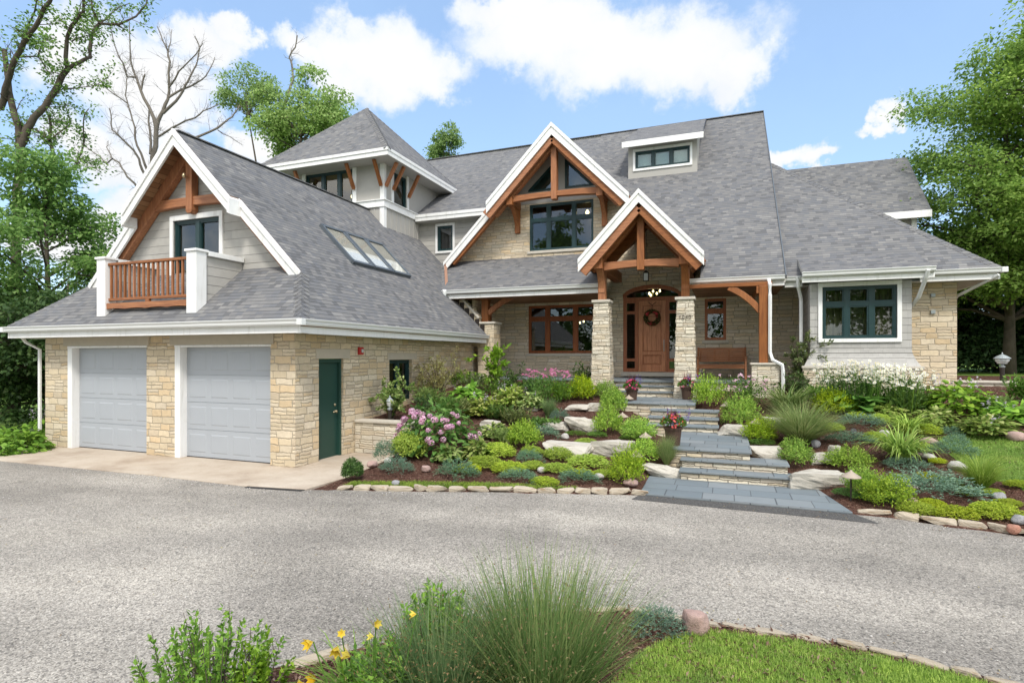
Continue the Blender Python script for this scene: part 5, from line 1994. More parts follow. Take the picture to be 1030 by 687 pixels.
def put(name, me, loc=(0, 0, 0), rz=0.0, sc=(1, 1, 1), parent=None):
    o = bpy.data.objects.new(name, me)
    COL.objects.link(o)
    if parent is not None:
        o.parent = parent
    o.location = loc
    o.rotation_euler = (0, 0, rz)
    o.scale = sc
    return o


# ---- unit plants: radius about 0.5, height about 1 (scaled per plant)
PROTO = {}


def variants(key, n, fn):
    PROTO[key] = [fn(np.random.default_rng(hash_(key) + i)) for i in range(n)]


def hash_(s):
    h = 7
    for ch in s:
        h = (h * 31 + ord(ch)) % 100003
    return h


variants('lime_shrub', 7, lambda g: leafm('lime_shrub', mound(g, int(g.integers(330, 520)), (0.5 * g.uniform(.85, 1.1), 0.5, 0.62), 0.075, 0.42, g.uniform(0.2, 0.32), 8, 0.42, inner=0.25, ragged=2.2, updroop=g.uniform(0.4, 0.9)), 'leaf_lime'))
variants('yellow_shrub', 3, lambda g: leafm('yellow_shrub', mound(g, 560, (0.5, 0.5, 0.62), 0.08, 0.4, 0.22, 7, 0.28, ragged=1.6), 'leaf_yellow'))
variants('boxwood', 2, lambda g: leafm('boxwood', mound(g, 700, (0.46, 0.46, 0.6), 0.07, 0.5, 0.16, 7, 0.14), 'leaf_box'))
variants('sedum_mound', 5, lambda g: leafm('sedum_mound', mound(g, 750, (0.5, 0.5, 0.62), 0.055, 0.55, 0.09, 6, 0.25, zc=0.3, ragged=0.5), 'leaf_yellow'))
variants('thyme_mat', 2, lambda g: leafm('thyme_mat', mound(g, 600, (0.5, 0.5, 0.62), 0.05, 0.5, 0.09, 6, 0.3, zc=0.3), 'leaf_green'))
def juniper(g):
    n = 420
    a = g.uniform(0, 2 * np.pi, n)
    r = 0.5 * np.sqrt(g.random(n)) * (1 + 0.2 * np.sin(a * 3 + g.random() * 6) + 0.12 * np.sin(a * 7))
    P = np.stack([r * np.cos(a), r * np.sin(a), 0.75 * (1 - (r / 0.62) ** 2).clip(0, 1) * g.uniform(0.3, 1, n)], 1)
    ax = unit(np.stack([np.cos(a), np.sin(a), g.uniform(0.0, 1.1, n)], 1) + g.normal(size=(n, 3)) * 0.45)
    out = []
    for j in range(9):
        p = P + ax * 0.02 * j
        T = unit(ax + rdir(n, g) * 0.8)
        out.append(leaves(p, T, rdir(n, g), 0.055, 0.018))
    return leafm('juniper', np.concatenate(out), 'leaf_juniper')
variants('juniper', 4, juniper)


def grass_clump(mat, n, width, lean, droop, length=1.0, r0=0.09, name='ornamental_grass'):
    def f(g):
        pts, qs = blades(g, n, length, r0, lean, width, droop, 5)
        return blade_mesh(name, qs, mat)
    return f


variants('fountain_grass', 2, grass_clump('blade_lime', 900, 0.014, (0.05, 0.75), 0.9, 1.05))
variants('fine_grass', 2, grass_clump('blade_tan', 1900, 0.011, (0.05, 0.85), 0.6, 1.0))
variants('grey_grass', 2, grass_clump('blade_grey', 700, 0.014, (0.02, 0.5), 0.35, 1.0))
variants('daylily', 3, grass_clump('blade_lime', 260, 0.05, (0.15, 0.8), 1.5, 1.15, 0.12, 'daylily'))
variants('striped_grass', 1, grass_clump('leaf_variegated', 420, 0.03, (0.05, 0.9), 1.0, 1.0, 0.15, 'striped_grass'))


def hosta(mat, n=95, L=0.34, W=0.24):
    def f(g):
        V, Q = rosette(g, n, 0.5, 0.85, L, W)
        return fast_quads('hosta', V, Q, mat)
    return f


variants('hosta', 3, hosta('leaf_hosta'))
variants('variegated_hosta', 3, hosta('leaf_variegated', 190, 0.2, 0.12))
variants('big_hosta', 1, hosta('leaf_hosta', 42, 0.5, 0.36))


def stalks(g, n, spread, h0, h1, lean=0.25):
    a = g.uniform(0, 2 * np.pi, n)
    r = spread * np.sqrt(g.random(n))
    B = np.stack([r * np.cos(a) * 0.6, r * np.sin(a) * 0.6, np.zeros(n)], 1)
    Tp = np.stack([r * np.cos(a), r * np.sin(a), g.uniform(h0, h1, n)], 1) + g.normal(size=(n, 3)) * [0.03, 0.03, 0]
    return B, Tp


def stem_quads(B, T, w, g):
    d = unit(T - B)
    s = unit(np.cross(d, rdir(len(B), g)))
    return np.stack([B - s * w, B + s * w, T + s * w * 0.6, T - s * w * 0.6], 1)


def foliage_column(g, n, spread, h, L, W):
    """leafy upright perennial foliage: a dozen overlapping tufts of uneven height"""
    nc = 13
    ca = g.uniform(0, 2 * np.pi, nc)
    cr = spread * 0.75 * np.sqrt(g.random(nc))
    ch = g.uniform(0.55, 1.08, nc) * h
    k = g.integers(0, nc, n)
    a = g.uniform(0, 2 * np.pi, n)
    t = g.random(n) ** 0.7
    r = spread * 0.36 * np.sqrt(g.random(n)) * (0.6 + 0.6 * t)
    P = np.stack([cr[k] * np.cos(ca[k]) + r * np.cos(a), cr[k] * np.sin(ca[k]) + r * np.sin(a), ch[k] * t], 1)
    T = unit(np.stack([np.cos(a), np.sin(a), g.uniform(0.2, 1.8, n)], 1) + g.normal(size=(n, 3)) * 0.4)
    return leaves(P, T, rdir(n, g) + [0, 0, 0.8], L * g.uniform(0.7, 1.2, n), W)


def bark_tube(path, rad, seg=8):
    m = MB()
    m.tube(path, rad, seg)
    return m


def grow_tree(g, base, height, r0, lobes, leaf_mat_, leaf=0.16, per_lobe=60, cl_r=0.55, per_cl=26, bark='bark', flat=0.45, lean=(0, 0), twig=True, limb_from=0.3, leaf_asp=0.62, name='tree', split=1.0):
    """trunk with limbs to each lobe, twigs inside the lobes, leaf sprays at the twig ends.
    lobes: (cx,cy,cz,rx,ry,rz) in metres relative to the base"""
    mb = MB()
    H = height
    path, rad = [], []
    ns = 7
    for i in range(ns + 1):
        t = i / ns
        w = 0.25 * r0 * 4 * math.sin(t * 5 + g.random() * 0.5)
        path.append(Vector((lean[0] * t * H + w * 0.4, lean[1] * t * H + w * 0.3, H * t)))
        rad.append(r0 * (1.25 if i == 0 else 1) * (1 - 0.82 * t))
    mb.tube(path, rad, 9)

    def trunk_at(z):
        t = min(max(z / H, 0), 0.98)
        i = int(t * ns)
        f = t * ns - i
        return path[i].lerp(path[min(i + 1, ns)], f), rad[i] * (1 - f) + rad[min(i + 1, ns)] * f
    CP, CA = [], []
    for (cx, cy, cz, rx, ry, rz) in lobes:
        c = Vector((cx, cy, cz))
        zz = max(H * limb_from, min(H * 0.92, cz - 0.55 * math.hypot(cx - lean[0] * cz, cy - lean[1] * cz)))
        p0, rr = trunk_at(zz)
        lr = max(0.02, min(rr * 0.55, 0.05 + 0.028 * (c - p0).length))
        mid = p0.lerp(c, 0.5) + Vector((0, 0, 0.10 * (c - p0).length)) + Vector(g.normal(size=3) * 0.12 * (c - p0).length * 0.5)
        mb.tube([p0, p0.lerp(mid, 0.5), mid, mid.lerp(c, 0.6), c], [lr, lr * 0.85, lr * 0.65, lr * 0.45, lr * 0.25], 6, cap=False)
        n = int(per_lobe)
        d = rdir(n, g)
        q = np.where(g.random(n) < 0.72, g.uniform(0.78, 1.05, n), g.uniform(0.3, 0.8, n))
        P = np.array(c) + d * q[:, None] * np.array([rx, ry, rz])
        CP.append(P)
        CA.append(d)
        if twig:
            for p in P[: n // 3]:
                b = mid.lerp(c, float(g.uniform(0.3, 1.0)))
                e = Vector(p)
                mb.tube([b, b.lerp(e, 0.5) + Vector(g.normal(size=3) * 0.08 * (e - b).length), e], [lr * 0.28, lr * 0.16, 0.006], 4, cap=False)
    CP, CA = np.concatenate(CP), np.concatenate(CA)
    n = len(CP)
    out = []
    tilt = unit(CA * [1, 1, 0.4] * (1 - flat) + [0, 0, 1.0] + g.normal(size=(n, 3)) * 0.25)
    for j in range(per_cl):
        off = rdir(n, g) * (cl_r * np.sqrt(g.random(n)) * g.uniform(0.7, 1.3, n))[:, None]
        nrm = (off * tilt).sum(1, keepdims=True)
        off = off - tilt * nrm * (1 - 0.28)
        P = CP + off
        P[:, 2] -= 0.25 * (np.linalg.norm(off[:, :2], axis=1)) ** 2
        T = unit(off + rdir(n, g) * 0.5 * cl_r + [0, 0, -0.15 * cl_r])
        N = unit(tilt + rdir(n, g) * 0.55)
        out.append(leaves(P, T, N, leaf * g.uniform(0.7, 1.25, n), leaf * leaf_asp * g.uniform(0.8, 1.2, n), 0.18))
    V = np.concatenate(out)
    return mb, V


def make_tree(name, base, label, group=None, cat='tree', **k):
    g = np.random.default_rng(k.pop('seed', 1))
    lm = k.pop('mat', 'leaf_maple')
    bark = k.pop('bark', 'bark')
    height = k.pop('height')
    r0 = k.pop('r0')
    lobes = k.pop('lobes')
    mb, V = grow_tree(g, base, height, r0, lobes, lm, **k)
    t = thing(name, base, label, cat, group)
    me = mb.build('trunk', bark, None, smooth=True)
    me.parent = t
    put('crown', leafm('crown', V, lm), parent=t)
    return t


def crown_lobes(g, n, c, R3, r, top_small=True):
    """n lobes of radius about r spread through an ellipsoid crown centred at c"""
    out = []
    d = rdir(n * 3, g)
    d = d[d[:, 2] > -0.75][:n]
    for i, v in enumerate(d):
        q = g.uniform(0.5, 0.97)
        s = r * g.uniform(0.75, 1.25)
        out.append((c[0] + v[0] * R3[0] * q, c[1] + v[1] * R3[1] * q, c[2] + v[2] * R3[2] * q, s, s, s * 0.62))
    return out
PLANTS = [
    ('lime_shrub', -0.44, 15.36, 0.95, 0.76, 0.72, 'round lime shrub right of the upper landing, below the porch bench', {'group': 'lime spirea shrubs'}),
    ('lime_shrub', 0.33, 13.93, 0.66, 0.74, 0.6, 'round lime shrub with a path light on its left, right of the middle steps', {'group': 'lime spirea shrubs'}),
    ('lime_shrub', 0.69, 12.82, 0.49, 0.61, 0.4, 'darker lime shrub in front of the feathery grass, beside a path light', {'group': 'lime spirea shrubs'}),
    ('lime_shrub', 1.23, 11.45, 0.27, 0.64, 0.48, 'round lime ball shrub above the boulders right of the bottom steps', {'group': 'lime spirea shrubs'}),
    ('lime_shrub', -2.68, 14.36, 0.83, 0.68, 0.55, 'small lime shrub just below the left flower pot', {'group': 'lime spirea shrubs'}),
    ('lime_shrub', -2.48, 12.68, 0.51, 0.62, 0.49, 'round lime shrub right of the two stacked boulders', {'group': 'lime spirea shrubs'}),
    ('lime_shrub', -1.8, 12.47, 0.45, 0.71, 0.46, 'lime shrub left of the pot of red flowers, behind two path lights', {'group': 'lime spirea shrubs'}),
    ('lime_shrub', -1.48, 11.15, 0.23, 0.65, 0.39, 'lime shrub with a path light at its front, above the lowest left boulder', {'group': 'lime spirea shrubs'}),
    ('lime_shrub', -1.59, 9.83, 0.08, 0.64, 0.48, 'largest lime shrub left of the bottom landing', {'group': 'lime spirea shrubs'}),
    ('lime_shrub', -3.74, 15.42, 1.07, 0.77, 0.51, 'lime shrub below the pink flowers, left of the left stone column', {'group': 'lime spirea shrubs'}),
    ('lime_shrub', -3.22, 15.77, 1.1, 0.61, 0.44, 'lime shrub at the foot of the left stone column', {'group': 'lime spirea shrubs'}),
    ('lime_shrub', -3.97, 11.17, 0.35, 0.66, 0.54, 'upright lime shrub in the middle of the left bed behind the lime groundcover', {'group': 'lime spirea shrubs'}),
    ('yellow_shrub', -5.89, 9.78, 0.23, 0.7, 0.43, 'yellow green feathery shrub below the pink hydrangea', {'group': 'lime spirea shrubs'}),
    ('lime_shrub', 2.04, 11.46, 0.28, 0.7, 0.33, 'lime shrub behind the path light at the right end of the boulders', {'group': 'lime spirea shrubs'}),
    ('lime_shrub', 2.01, 10.13, 0.1, 0.46, 0.42, 'lime shrub directly right of the path light near the kerb', {'group': 'lime spirea shrubs'}),
    ('lime_shrub', 2.22, 9.69, 0.06, 0.66, 0.4, 'spreading lime shrub at the kerb, right of the bottom landing', {'group': 'lime spirea shrubs'}),
    ('lime_shrub', 2.33, 15.02, 0.9, 0.74, 0.45, 'lime shrub below the white daisies, left of the big leaf hosta', {'group': 'lime spirea shrubs'}),
    ('boxwood', -6.21, 8.33, 0.07, 0.42, 0.35, 'dark green boxwood ball at the corner of the concrete walk', {}),
    ('fine_grass', 1.45, 12.78, 0.48, 1.58, 0.81, 'big feathery tan green grass right of the steps', {}),
    ('striped_grass', 1.44, 15.16, 0.91, 1.21, 0.62, 'pale striped grass behind the feathery grass', {}),
    ('fine_grass', -1.03, 10.96, 0.19, 0.49, 0.64, 'thin wispy grass in front of the pot of red flowers', {}),
    ('grey_grass', -4.14, 13.49, 0.74, 0.55, 0.5, 'small grey green grass tuft left of the upper boulders', {}),
    ('fountain_grass', 3.68, 10.62, 0.21, 0.79, 0.61, 'bright green fountain grass on the edge of the right lawn', {}),
    ('daylily', 2.93, 11.83, 0.38, 1.03, 0.61, 'arching lime daylily clump in the middle of the right bed', {}),
    ('daylily', 3.47, 13.53, 0.66, 0.69, 0.38, 'daylily clump just behind the larger arching one', {}),
    ('grey_grass', 2.63, 15.56, 1.01, 0.34, 0.3, 'little dark grass tuft below the daisies', {}),
    ('leafy_mound', 4.76, 14.98, 1.02, 1.36, 0.71, 'large bright green hosta bush right of the daisies', {'flowers': 9}),
    ('big_hosta', 2.95, 15.28, 0.98, 0.92, 0.51, 'hosta with a few very large lime leaves below the daisies', {}),
    ('variegated_hosta', 4.79, 13.56, 0.76, 0.95, 0.34, 'cream edged hosta on the far side of the right lawn', {'flowers': 3}),
    ('variegated_hosta', 4.1, 14.12, 0.82, 0.82, 0.36, 'cream edged hosta in front of the large hosta bush', {}),
    ('variegated_hosta', 3.42, 14.72, 0.9, 0.66, 0.28, 'cream edged hosta below the daisies, right of the big leaf hosta', {}),
    ('hosta', 5.39, 14.19, 0.94, 0.91, 0.38, 'hosta with pale lilac spikes at the right edge below the garden wall', {'flowers': 10}),
    ('variegated_hosta', -4.62, 10.31, 0.25, 0.63, 0.33, 'cream edged hosta right of the pink hydrangea', {}),
    ('variegated_hosta', -5.1, 9.93, 0.22, 0.52, 0.28, 'cream edged hosta at the foot of the pink hydrangea', {}),
    ('variegated_hosta', -4.84, 11.62, 0.47, 0.59, 0.3, 'cream edged hosta beside the uppermost left boulder', {}),
    ('variegated_hosta', -5.73, 13.17, 0.78, 0.95, 0.45, 'cream edged hosta high in the left bed above the hydrangea', {'flowers': 6}),
    ('variegated_hosta', -5.4, 14.14, 0.95, 0.95, 0.49, 'cream edged hosta below the tall leafy shrub at the stone pier', {'flowers': 7}),
    ('variegated_hosta', -4.8, 14.11, 0.91, 0.78, 0.39, 'cream edged hosta left of the grey grass tuft', {'flowers': 2}),
    ('hosta', -6.66, 14.05, 1.07, 0.92, 0.41, 'plain green hosta under the bronze leaved shrub', {'flowers': 3}),
    ('hydrangea', -5.67, 10.54, 0.34, 1.77, 1.05, 'dark leaved hydrangea bush covered in pink flower heads', {}),
    ('coneflower', -4.53, 14.77, 1.01, 1.2, 0.88, 'patch of pink coneflowers in front of the porch left of the entry', {}),
    ('pink_shrub', 0.49, 15.61, 0.99, 1.12, 0.83, 'leafy bush with mauve pink flowers under the right porch pier', {}),
    ('daisy', 2.51, 15.36, 0.97, 0.86, 1.13, 'leftmost white daisy clump under the bay window', {}),
    ('daisy', 2.99, 15.28, 0.98, 0.84, 1.16, 'white daisy clump under the middle of the bay window', {}),
    ('daisy', 3.45, 15.17, 0.98, 0.83, 1.09, 'white daisy clump under the right edge of the bay window', {}),
    ('daisy', 3.86, 14.97, 0.97, 0.85, 0.98, 'rightmost white daisy clump in front of the stone corner', {}),
    ('dogwood', -7.49, 11.58, 0.75, 1.08, 0.85, 'cream and green leaved shrub in the stone planter behind the lamp', {}),
    ('bronze_shrub', -7.33, 13.64, 1.01, 1.63, 1.08, 'airy bronze leaved shrub against the garage wall', {}),
    ('tall_shrub', -6.49, 15.58, 1.25, 1.02, 1.31, 'tall shrub with large bright leaves in front of the stone pier', {}),
    ('dark_shrub', -5.91, 15.3, 1.16, 1.16, 0.61, 'dark leaved shrub at the base of the porch floor', {}),
    ('olive_shrub', 1.94, 17.11, 1.23, 1.19, 1.6, 'tall olive leaved shrub between the downspout and the bay window', {}),
    ('dark_shrub', 1.72, 16.41, 1.12, 1.04, 0.59, 'low reddish green shrub at the foot of the olive leaved shrub', {}),
    ('dark_shrub', -6.57, 11.4, 0.66, 0.6, 0.66, 'small dark conifer like shrub right of the stone planter', {}),
    ('dark_shrub', -4.01, 17.07, 1.37, 1.35, 0.41, 'low dark shrub at the foot of the porch base left of the entry', {}),
    ('juniper', -4.49, 9.07, 0.09, 0.69, 0.27, 'blue juniper mound at the kerb left of the lime groundcover', {'group': 'blue green creeping junipers'}),
    ('juniper', -5.68, 8.94, 0.11, 0.57, 0.23, 'blue juniper below the yellow green shrub', {'group': 'blue green creeping junipers'}),
    ('juniper', -3.42, 9.36, 0.08, 0.62, 0.17, 'blue juniper at the kerb below the lime groundcover', {'group': 'blue green creeping junipers'}),
    ('juniper', -3.58, 10.36, 0.2, 0.46, 0.2, 'small blue juniper between two lime mounds', {'group': 'blue green creeping junipers'}),
    ('juniper', -3.8, 13.32, 0.68, 0.43, 0.24, 'small blue juniper tuft above the left boulders', {'group': 'blue green creeping junipers'}),
    ('juniper', -2.4, 9.6, 0.08, 0.61, 0.17, 'blue juniper left of the largest lime shrub', {'group': 'blue green creeping junipers'}),
    ('juniper', 2.91, 10.25, 0.13, 1.13, 0.34, 'broad blue juniper mat between the lime mounds near the right kerb', {'group': 'blue green creeping junipers'}),
    ('juniper', 2.93, 11.48, 0.32, 0.6, 0.17, 'blue juniper in front of the arching daylily', {'group': 'blue green creeping junipers'}),
    ('juniper', 3.8, 12.24, 0.48, 0.73, 0.23, 'blue juniper beside the right lawn', {'group': 'blue green creeping junipers'}),
    ('juniper', 2.75, 14.06, 0.74, 0.84, 0.26, 'blue juniper behind the feathery grass', {'group': 'blue green creeping junipers'}),
    ('juniper', 2.36, 12.94, 0.52, 0.78, 0.21, 'blue juniper mat beside the little floodlight', {'group': 'blue green creeping junipers'}),
    ('juniper', 4.19, 13.49, 0.7, 0.39, 0.15, 'tiny blue juniper at the corner of the right lawn, upper one', {'group': 'blue green creeping junipers'}),
    ('juniper', 4.09, 12.93, 0.59, 0.37, 0.19, 'tiny blue juniper at the corner of the right lawn, lower one', {'group': 'blue green creeping junipers'}),
    ('juniper', 3.43, 13.92, 0.74, 0.33, 0.14, 'blue tuft behind the daylily clumps', {'group': 'blue green creeping junipers'}),
    ('juniper', -3.82, 11.93, 0.46, 0.65, 0.25, 'grey green juniper behind the left boulders', {'group': 'blue green creeping junipers'}),
    ('juniper', -6.29, 9.52, 0.2, 0.47, 0.34, 'dark blue juniper at the foot of the stone planter', {'group': 'blue green creeping junipers'}),
    ('sedum_mound', -4.28, 10.43, 0.25, 0.7, 0.3, 'lime sedum mound below the upright lime shrub, left of the junipers', {'group': 'lime sedum mounds'}),
    ('sedum_mound', -4.28, 9.79, 0.15, 0.63, 0.25, 'lime sedum mound nearest the hostas', {'group': 'lime sedum mounds'}),
    ('sedum_mound', -3.73, 9.67, 0.12, 0.61, 0.22, 'lime sedum mound above the kerb juniper', {'group': 'lime sedum mounds'}),
    ('sedum_mound', -3.68, 10.82, 0.28, 0.44, 0.18, 'lime sedum mound above the small blue juniper', {'group': 'lime sedum mounds'}),
    ('sedum_mound', -3.39, 10.02, 0.14, 0.41, 0.16, 'lime sedum mound below the small blue juniper', {'group': 'lime sedum mounds'}),
    ('sedum_mound', -3.08, 10.7, 0.23, 0.61, 0.27, 'lime sedum mound under the long left boulder', {'group': 'lime sedum mounds'}),
    ('sedum_mound', -2.43, 10.5, 0.17, 0.73, 0.27, 'lime sedum mound under the right one of the left boulders', {'group': 'lime sedum mounds'}),
    ('sedum_mound', -2.91, 10.0, 0.13, 0.57, 0.19, 'lime sedum mound above the pale stone', {'group': 'lime sedum mounds'}),
    ('sedum_mound', -2.42, 9.91, 0.11, 0.53, 0.15, 'lime sedum mound left of the largest shrub', {'group': 'lime sedum mounds'}),
    ('sedum_mound', 2.51, 9.39, 0.05, 0.55, 0.17, 'lime sedum mound at the right kerb beside the spreading shrub', {'group': 'lime sedum mounds'}),
    ('sedum_mound', 2.78, 9.7, 0.08, 0.42, 0.14, 'lime sedum mound behind the one at the right kerb', {'group': 'lime sedum mounds'}),
    ('sedum_mound', 2.96, 9.35, 0.05, 0.58, 0.18, 'lime sedum mound in the middle of the right kerb', {'group': 'lime sedum mounds'}),
    ('sedum_mound', 3.43, 9.48, 0.07, 0.71, 0.24, 'largest lime sedum mat near the red kerb stone', {'group': 'lime sedum mounds'}),
    ('sedum_mound', 3.08, 10.95, 0.24, 0.45, 0.14, 'lime sedum mound between juniper and daylily', {'group': 'lime sedum mounds'}),
    ('sedum_mound', 3.34, 10.78, 0.22, 0.4, 0.14, 'lime sedum mound left of the fountain grass', {'group': 'lime sedum mounds'}),
    ('sedum_mound', 3.43, 10.37, 0.16, 0.36, 0.15, 'lime sedum mound in front of the fountain grass', {'group': 'lime sedum mounds'}),
    ('sedum_mound', 3.76, 10.45, 0.19, 0.32, 0.09, 'lime sedum mound left of the grey stone', {'group': 'lime sedum mounds'}),
    ('sedum_mound', 4.17, 10.76, 0.27, 0.39, 0.12, 'lime sedum mound at the right edge of the lawn', {'group': 'lime sedum mounds'}),
    ('sedum_mound', 3.46, 11.79, 0.39, 0.31, 0.11, 'tiny lime sedum right of the daylily', {'group': 'lime sedum mounds'}),
    ('sedum_mound', 2.8, 14.69, 0.86, 0.53, 0.17, 'lime sedum mound under the big leaf hosta', {'group': 'lime sedum mounds'}),
    ('sedum_mound', 3.15, 14.35, 0.81, 0.56, 0.24, 'lime sedum mound behind the daylily', {'group': 'lime sedum mounds'}),
    ('sedum_mound', 3.77, 13.56, 0.69, 0.67, 0.23, 'lime sedum mound before the cream edged hosta', {'group': 'lime sedum mounds'}),
    ('sedum_mound', 2.81, 13.11, 0.57, 0.51, 0.2, 'lime sedum mound left of the daylily', {'group': 'lime sedum mounds'}),
    ('sedum_mound', -4.46, 9.41, 0.12, 0.5, 0.18, 'lime sedum mound behind the first kerb juniper', {'group': 'lime sedum mounds'}),
    ('sedum_mound', -1.99, 10.01, 0.1, 0.42, 0.15, 'lime sedum mound at the foot of the largest lime shrub', {'group': 'lime sedum mounds'}),
    ('sedum_mound', 2.68, 10.86, 0.21, 0.48, 0.15, 'lime sedum mound above the broad juniper mat', {'group': 'lime sedum mounds'}),
    ('sedum_mound', 3.74, 9.98, 0.13, 0.42, 0.12, 'lime sedum mound behind the red kerb stone', {'group': 'lime sedum mounds'}),
    ('sedum_mound', 3.06, 12.73, 0.52, 0.45, 0.17, 'lime sedum mound under the arching daylily', {'group': 'lime sedum mounds'}),
    ('sedum_mound', -2.91, 9.25, 0.06, 0.5, 0.13, 'lime sedum strip at the kerb between two junipers', {'group': 'lime sedum mounds'}),
    ('sedum_mound', -4.41, 11.92, 0.49, 0.57, 0.2, 'lime sedum mound above the upright lime shrub', {'group': 'lime sedum mounds'}),
    ('sedum_mound', -2.76, 11.72, 0.38, 0.5, 0.15, 'lime sedum mound behind the tall pale boulder', {'group': 'lime sedum mounds'}),
    ('sedum_mound', 1.84, 10.71, 0.15, 0.39, 0.12, 'lime sedum mound behind the kerb path light', {'group': 'lime sedum mounds'}),
    ('sedum_mound', 3.44, 9.83, 0.11, 0.36, 0.1, 'lime sedum mound between the grey stone and the largest mat', {'group': 'lime sedum mounds'}),
    ('sedum_mound', 3.41, 12.57, 0.51, 0.48, 0.16, 'lime sedum mound right of the arching daylily', {'group': 'lime sedum mounds'}),
    ('sedum_mound', 2.18, 13.82, 0.65, 0.51, 0.18, 'lime sedum mound left of the black floodlight', {'group': 'lime sedum mounds'}),
    ('thyme_mat', -3.17, 12.31, 0.49, 0.48, 0.1, 'thyme mat under the stacked left boulders', {'group': 'low green thyme mats'}),
    ('thyme_mat', -2.67, 12.4, 0.48, 0.48, 0.1, 'thyme mat left of the path light lime shrub', {'group': 'low green thyme mats'}),
    ('thyme_mat', -1.94, 12.4, 0.45, 0.47, 0.11, 'thyme mat behind the right path lights', {'group': 'low green thyme mats'}),
    ('thyme_mat', -4.14, 13.78, 0.8, 0.45, 0.15, 'thyme mat right of the grey tuft', {'group': 'low green thyme mats'}),
    ('thyme_mat', 0.68, 12.58, 0.45, 0.52, 0.12, 'thyme mat at the right boulder', {'group': 'low green thyme mats'}),
    ('thyme_mat', 1.87, 11.81, 0.33, 0.43, 0.12, 'thyme mat between two right boulders', {'group': 'low green thyme mats'}),
    ('thyme_mat', 1.76, 10.08, 0.09, 0.37, 0.11, 'thyme mat at the foot of the kerb path light', {'group': 'low green thyme mats'}),
    ('thyme_mat', 2.09, 9.99, 0.09, 0.74, 0.06, 'thyme mat along the kerb below the lime shrubs', {'group': 'low green thyme mats'}),
    ('perennial', -6.34, 12.91, 0.76, 1.1, 0.44, 'leafy perennial behind the pink hydrangea', {'group': 'leafy perennials of the upper left bed'}),
    ('perennial', -7.47, 13.28, 0.97, 0.95, 0.45, 'leafy perennial left of the bronze shrub foot', {'group': 'leafy perennials of the upper left bed'}),
    ('perennial', -6.0, 15.0, 1.12, 1.13, 0.48, 'leafy perennial below the stone pier', {'group': 'leafy perennials of the upper left bed'}),
    ('perennial', -5.12, 15.5, 1.16, 1.03, 0.49, 'leafy perennial left of the coneflowers', {'group': 'leafy perennials of the upper left bed'}),
    ('perennial', -4.22, 15.09, 1.04, 0.93, 0.47, 'leafy perennial below the coneflowers', {'group': 'leafy perennials of the upper left bed'}),
    ('perennial', -6.86, 15.03, 1.19, 1.04, 0.56, 'leafy perennial against the garage wall left of the pier', {'group': 'leafy perennials of the upper left bed'}),
    ('perennial', -8.33, 13.95, 1.05, 0.95, 0.48, 'leafy perennial under the small garage window', {'group': 'leafy perennials of the upper left bed'}),
    ('perennial', -6.56, 12.57, 0.82, 0.84, 0.45, 'leafy perennial directly behind the hydrangea', {'group': 'leafy perennials of the upper left bed'}),
    ('perennial', -5.28, 12.86, 0.69, 0.83, 0.35, 'leafy perennial right of the hydrangea above the boulder', {'group': 'leafy perennials of the upper left bed'}),
    ('perennial', -7.9, 16.23, 1.35, 1.13, 0.5, 'leafy perennial at the far end of the garage wall', {'group': 'leafy perennials of the upper left bed'}),
    ('perennial', -4.71, 12.74, 0.63, 0.86, 0.34, 'leafy perennial above the uppermost boulder', {'group': 'leafy perennials of the upper left bed'}),
    ('perennial', -4.47, 11.35, 0.41, 0.73, 0.25, 'leafy perennial left of the upright lime shrub', {'group': 'leafy perennials of the upper left bed'}),
    ('perennial', -3.97, 12.62, 0.57, 0.69, 0.2, 'greyish perennial left of the stacked boulders', {'group': 'leafy perennials of the upper left bed'}),
    ('perennial', 1.17, 16.98, 1.21, 0.92, 0.42, 'leafy perennial at the foot of the downspout', {'group': 'leafy perennials of the right bed'}),
    ('perennial', 2.31, 16.34, 1.12, 0.76, 0.39, 'leafy perennial left of the daisies', {'group': 'leafy perennials of the right bed'}),
    ('perennial', 4.28, 15.43, 1.06, 0.68, 0.43, 'leafy perennial between daisies and large hosta', {'group': 'leafy perennials of the right bed'}),
    ('perennial', 5.51, 15.25, 1.12, 0.65, 0.21, 'leafy perennial in front of the garden wall', {'group': 'leafy perennials of the right bed'}),
    ('perennial', 6.18, 15.82, 1.26, 0.53, 0.56, 'tall perennial at the end of the garden wall', {'group': 'leafy perennials of the right bed'}),
    ('hydrangea_green', -15.65, 8.19, -0.03, 1.36, 0.71, 'broad leaved bush with one pink bloom left of the garage', {}),
    ('hosta', -16.55, 9.17, 0.0, 0.41, 0.78, 'pale lilac flowered plant at the garage downspout', {'flowers': 5}),
    ('boulder', -3.1, 12.6, 0.53, 0.78, 0.35, 'thick block boulder at the top of the left group', {'group': 'limestone boulders holding the bed'}),
    ('boulder', -3.75, 12.39, 0.53, 0.73, 0.22, 'flat boulder left of the thick block', {'group': 'limestone boulders holding the bed'}),
    ('boulder', -3.03, 10.9, 0.26, 1.16, 0.25, 'long flat boulder in the middle of the left bed', {'group': 'limestone boulders holding the bed'}),
    ('boulder', -2.12, 11.14, 0.26, 0.83, 0.34, 'tall pale boulder right of the long flat one', {'group': 'limestone boulders holding the bed'}),
    ('boulder', -3.6, 14.2, 0.85, 0.67, 0.17, 'small flat boulder above the thick block', {'group': 'limestone boulders holding the bed'}),
    ('boulder', -3.16, 14.34, 0.85, 0.51, 0.22, 'small boulder left of the upper lime shrub', {'group': 'limestone boulders holding the bed'}),
    ('boulder', -4.79, 13.86, 0.86, 0.52, 0.12, 'small slab high in the left bed', {'group': 'limestone boulders holding the bed'}),
    ('boulder', -1.06, 10.59, 0.02, 0.73, 0.24, 'mossy boulder at the left end of the bottom landing', {'group': 'limestone boulders holding the bed'}),
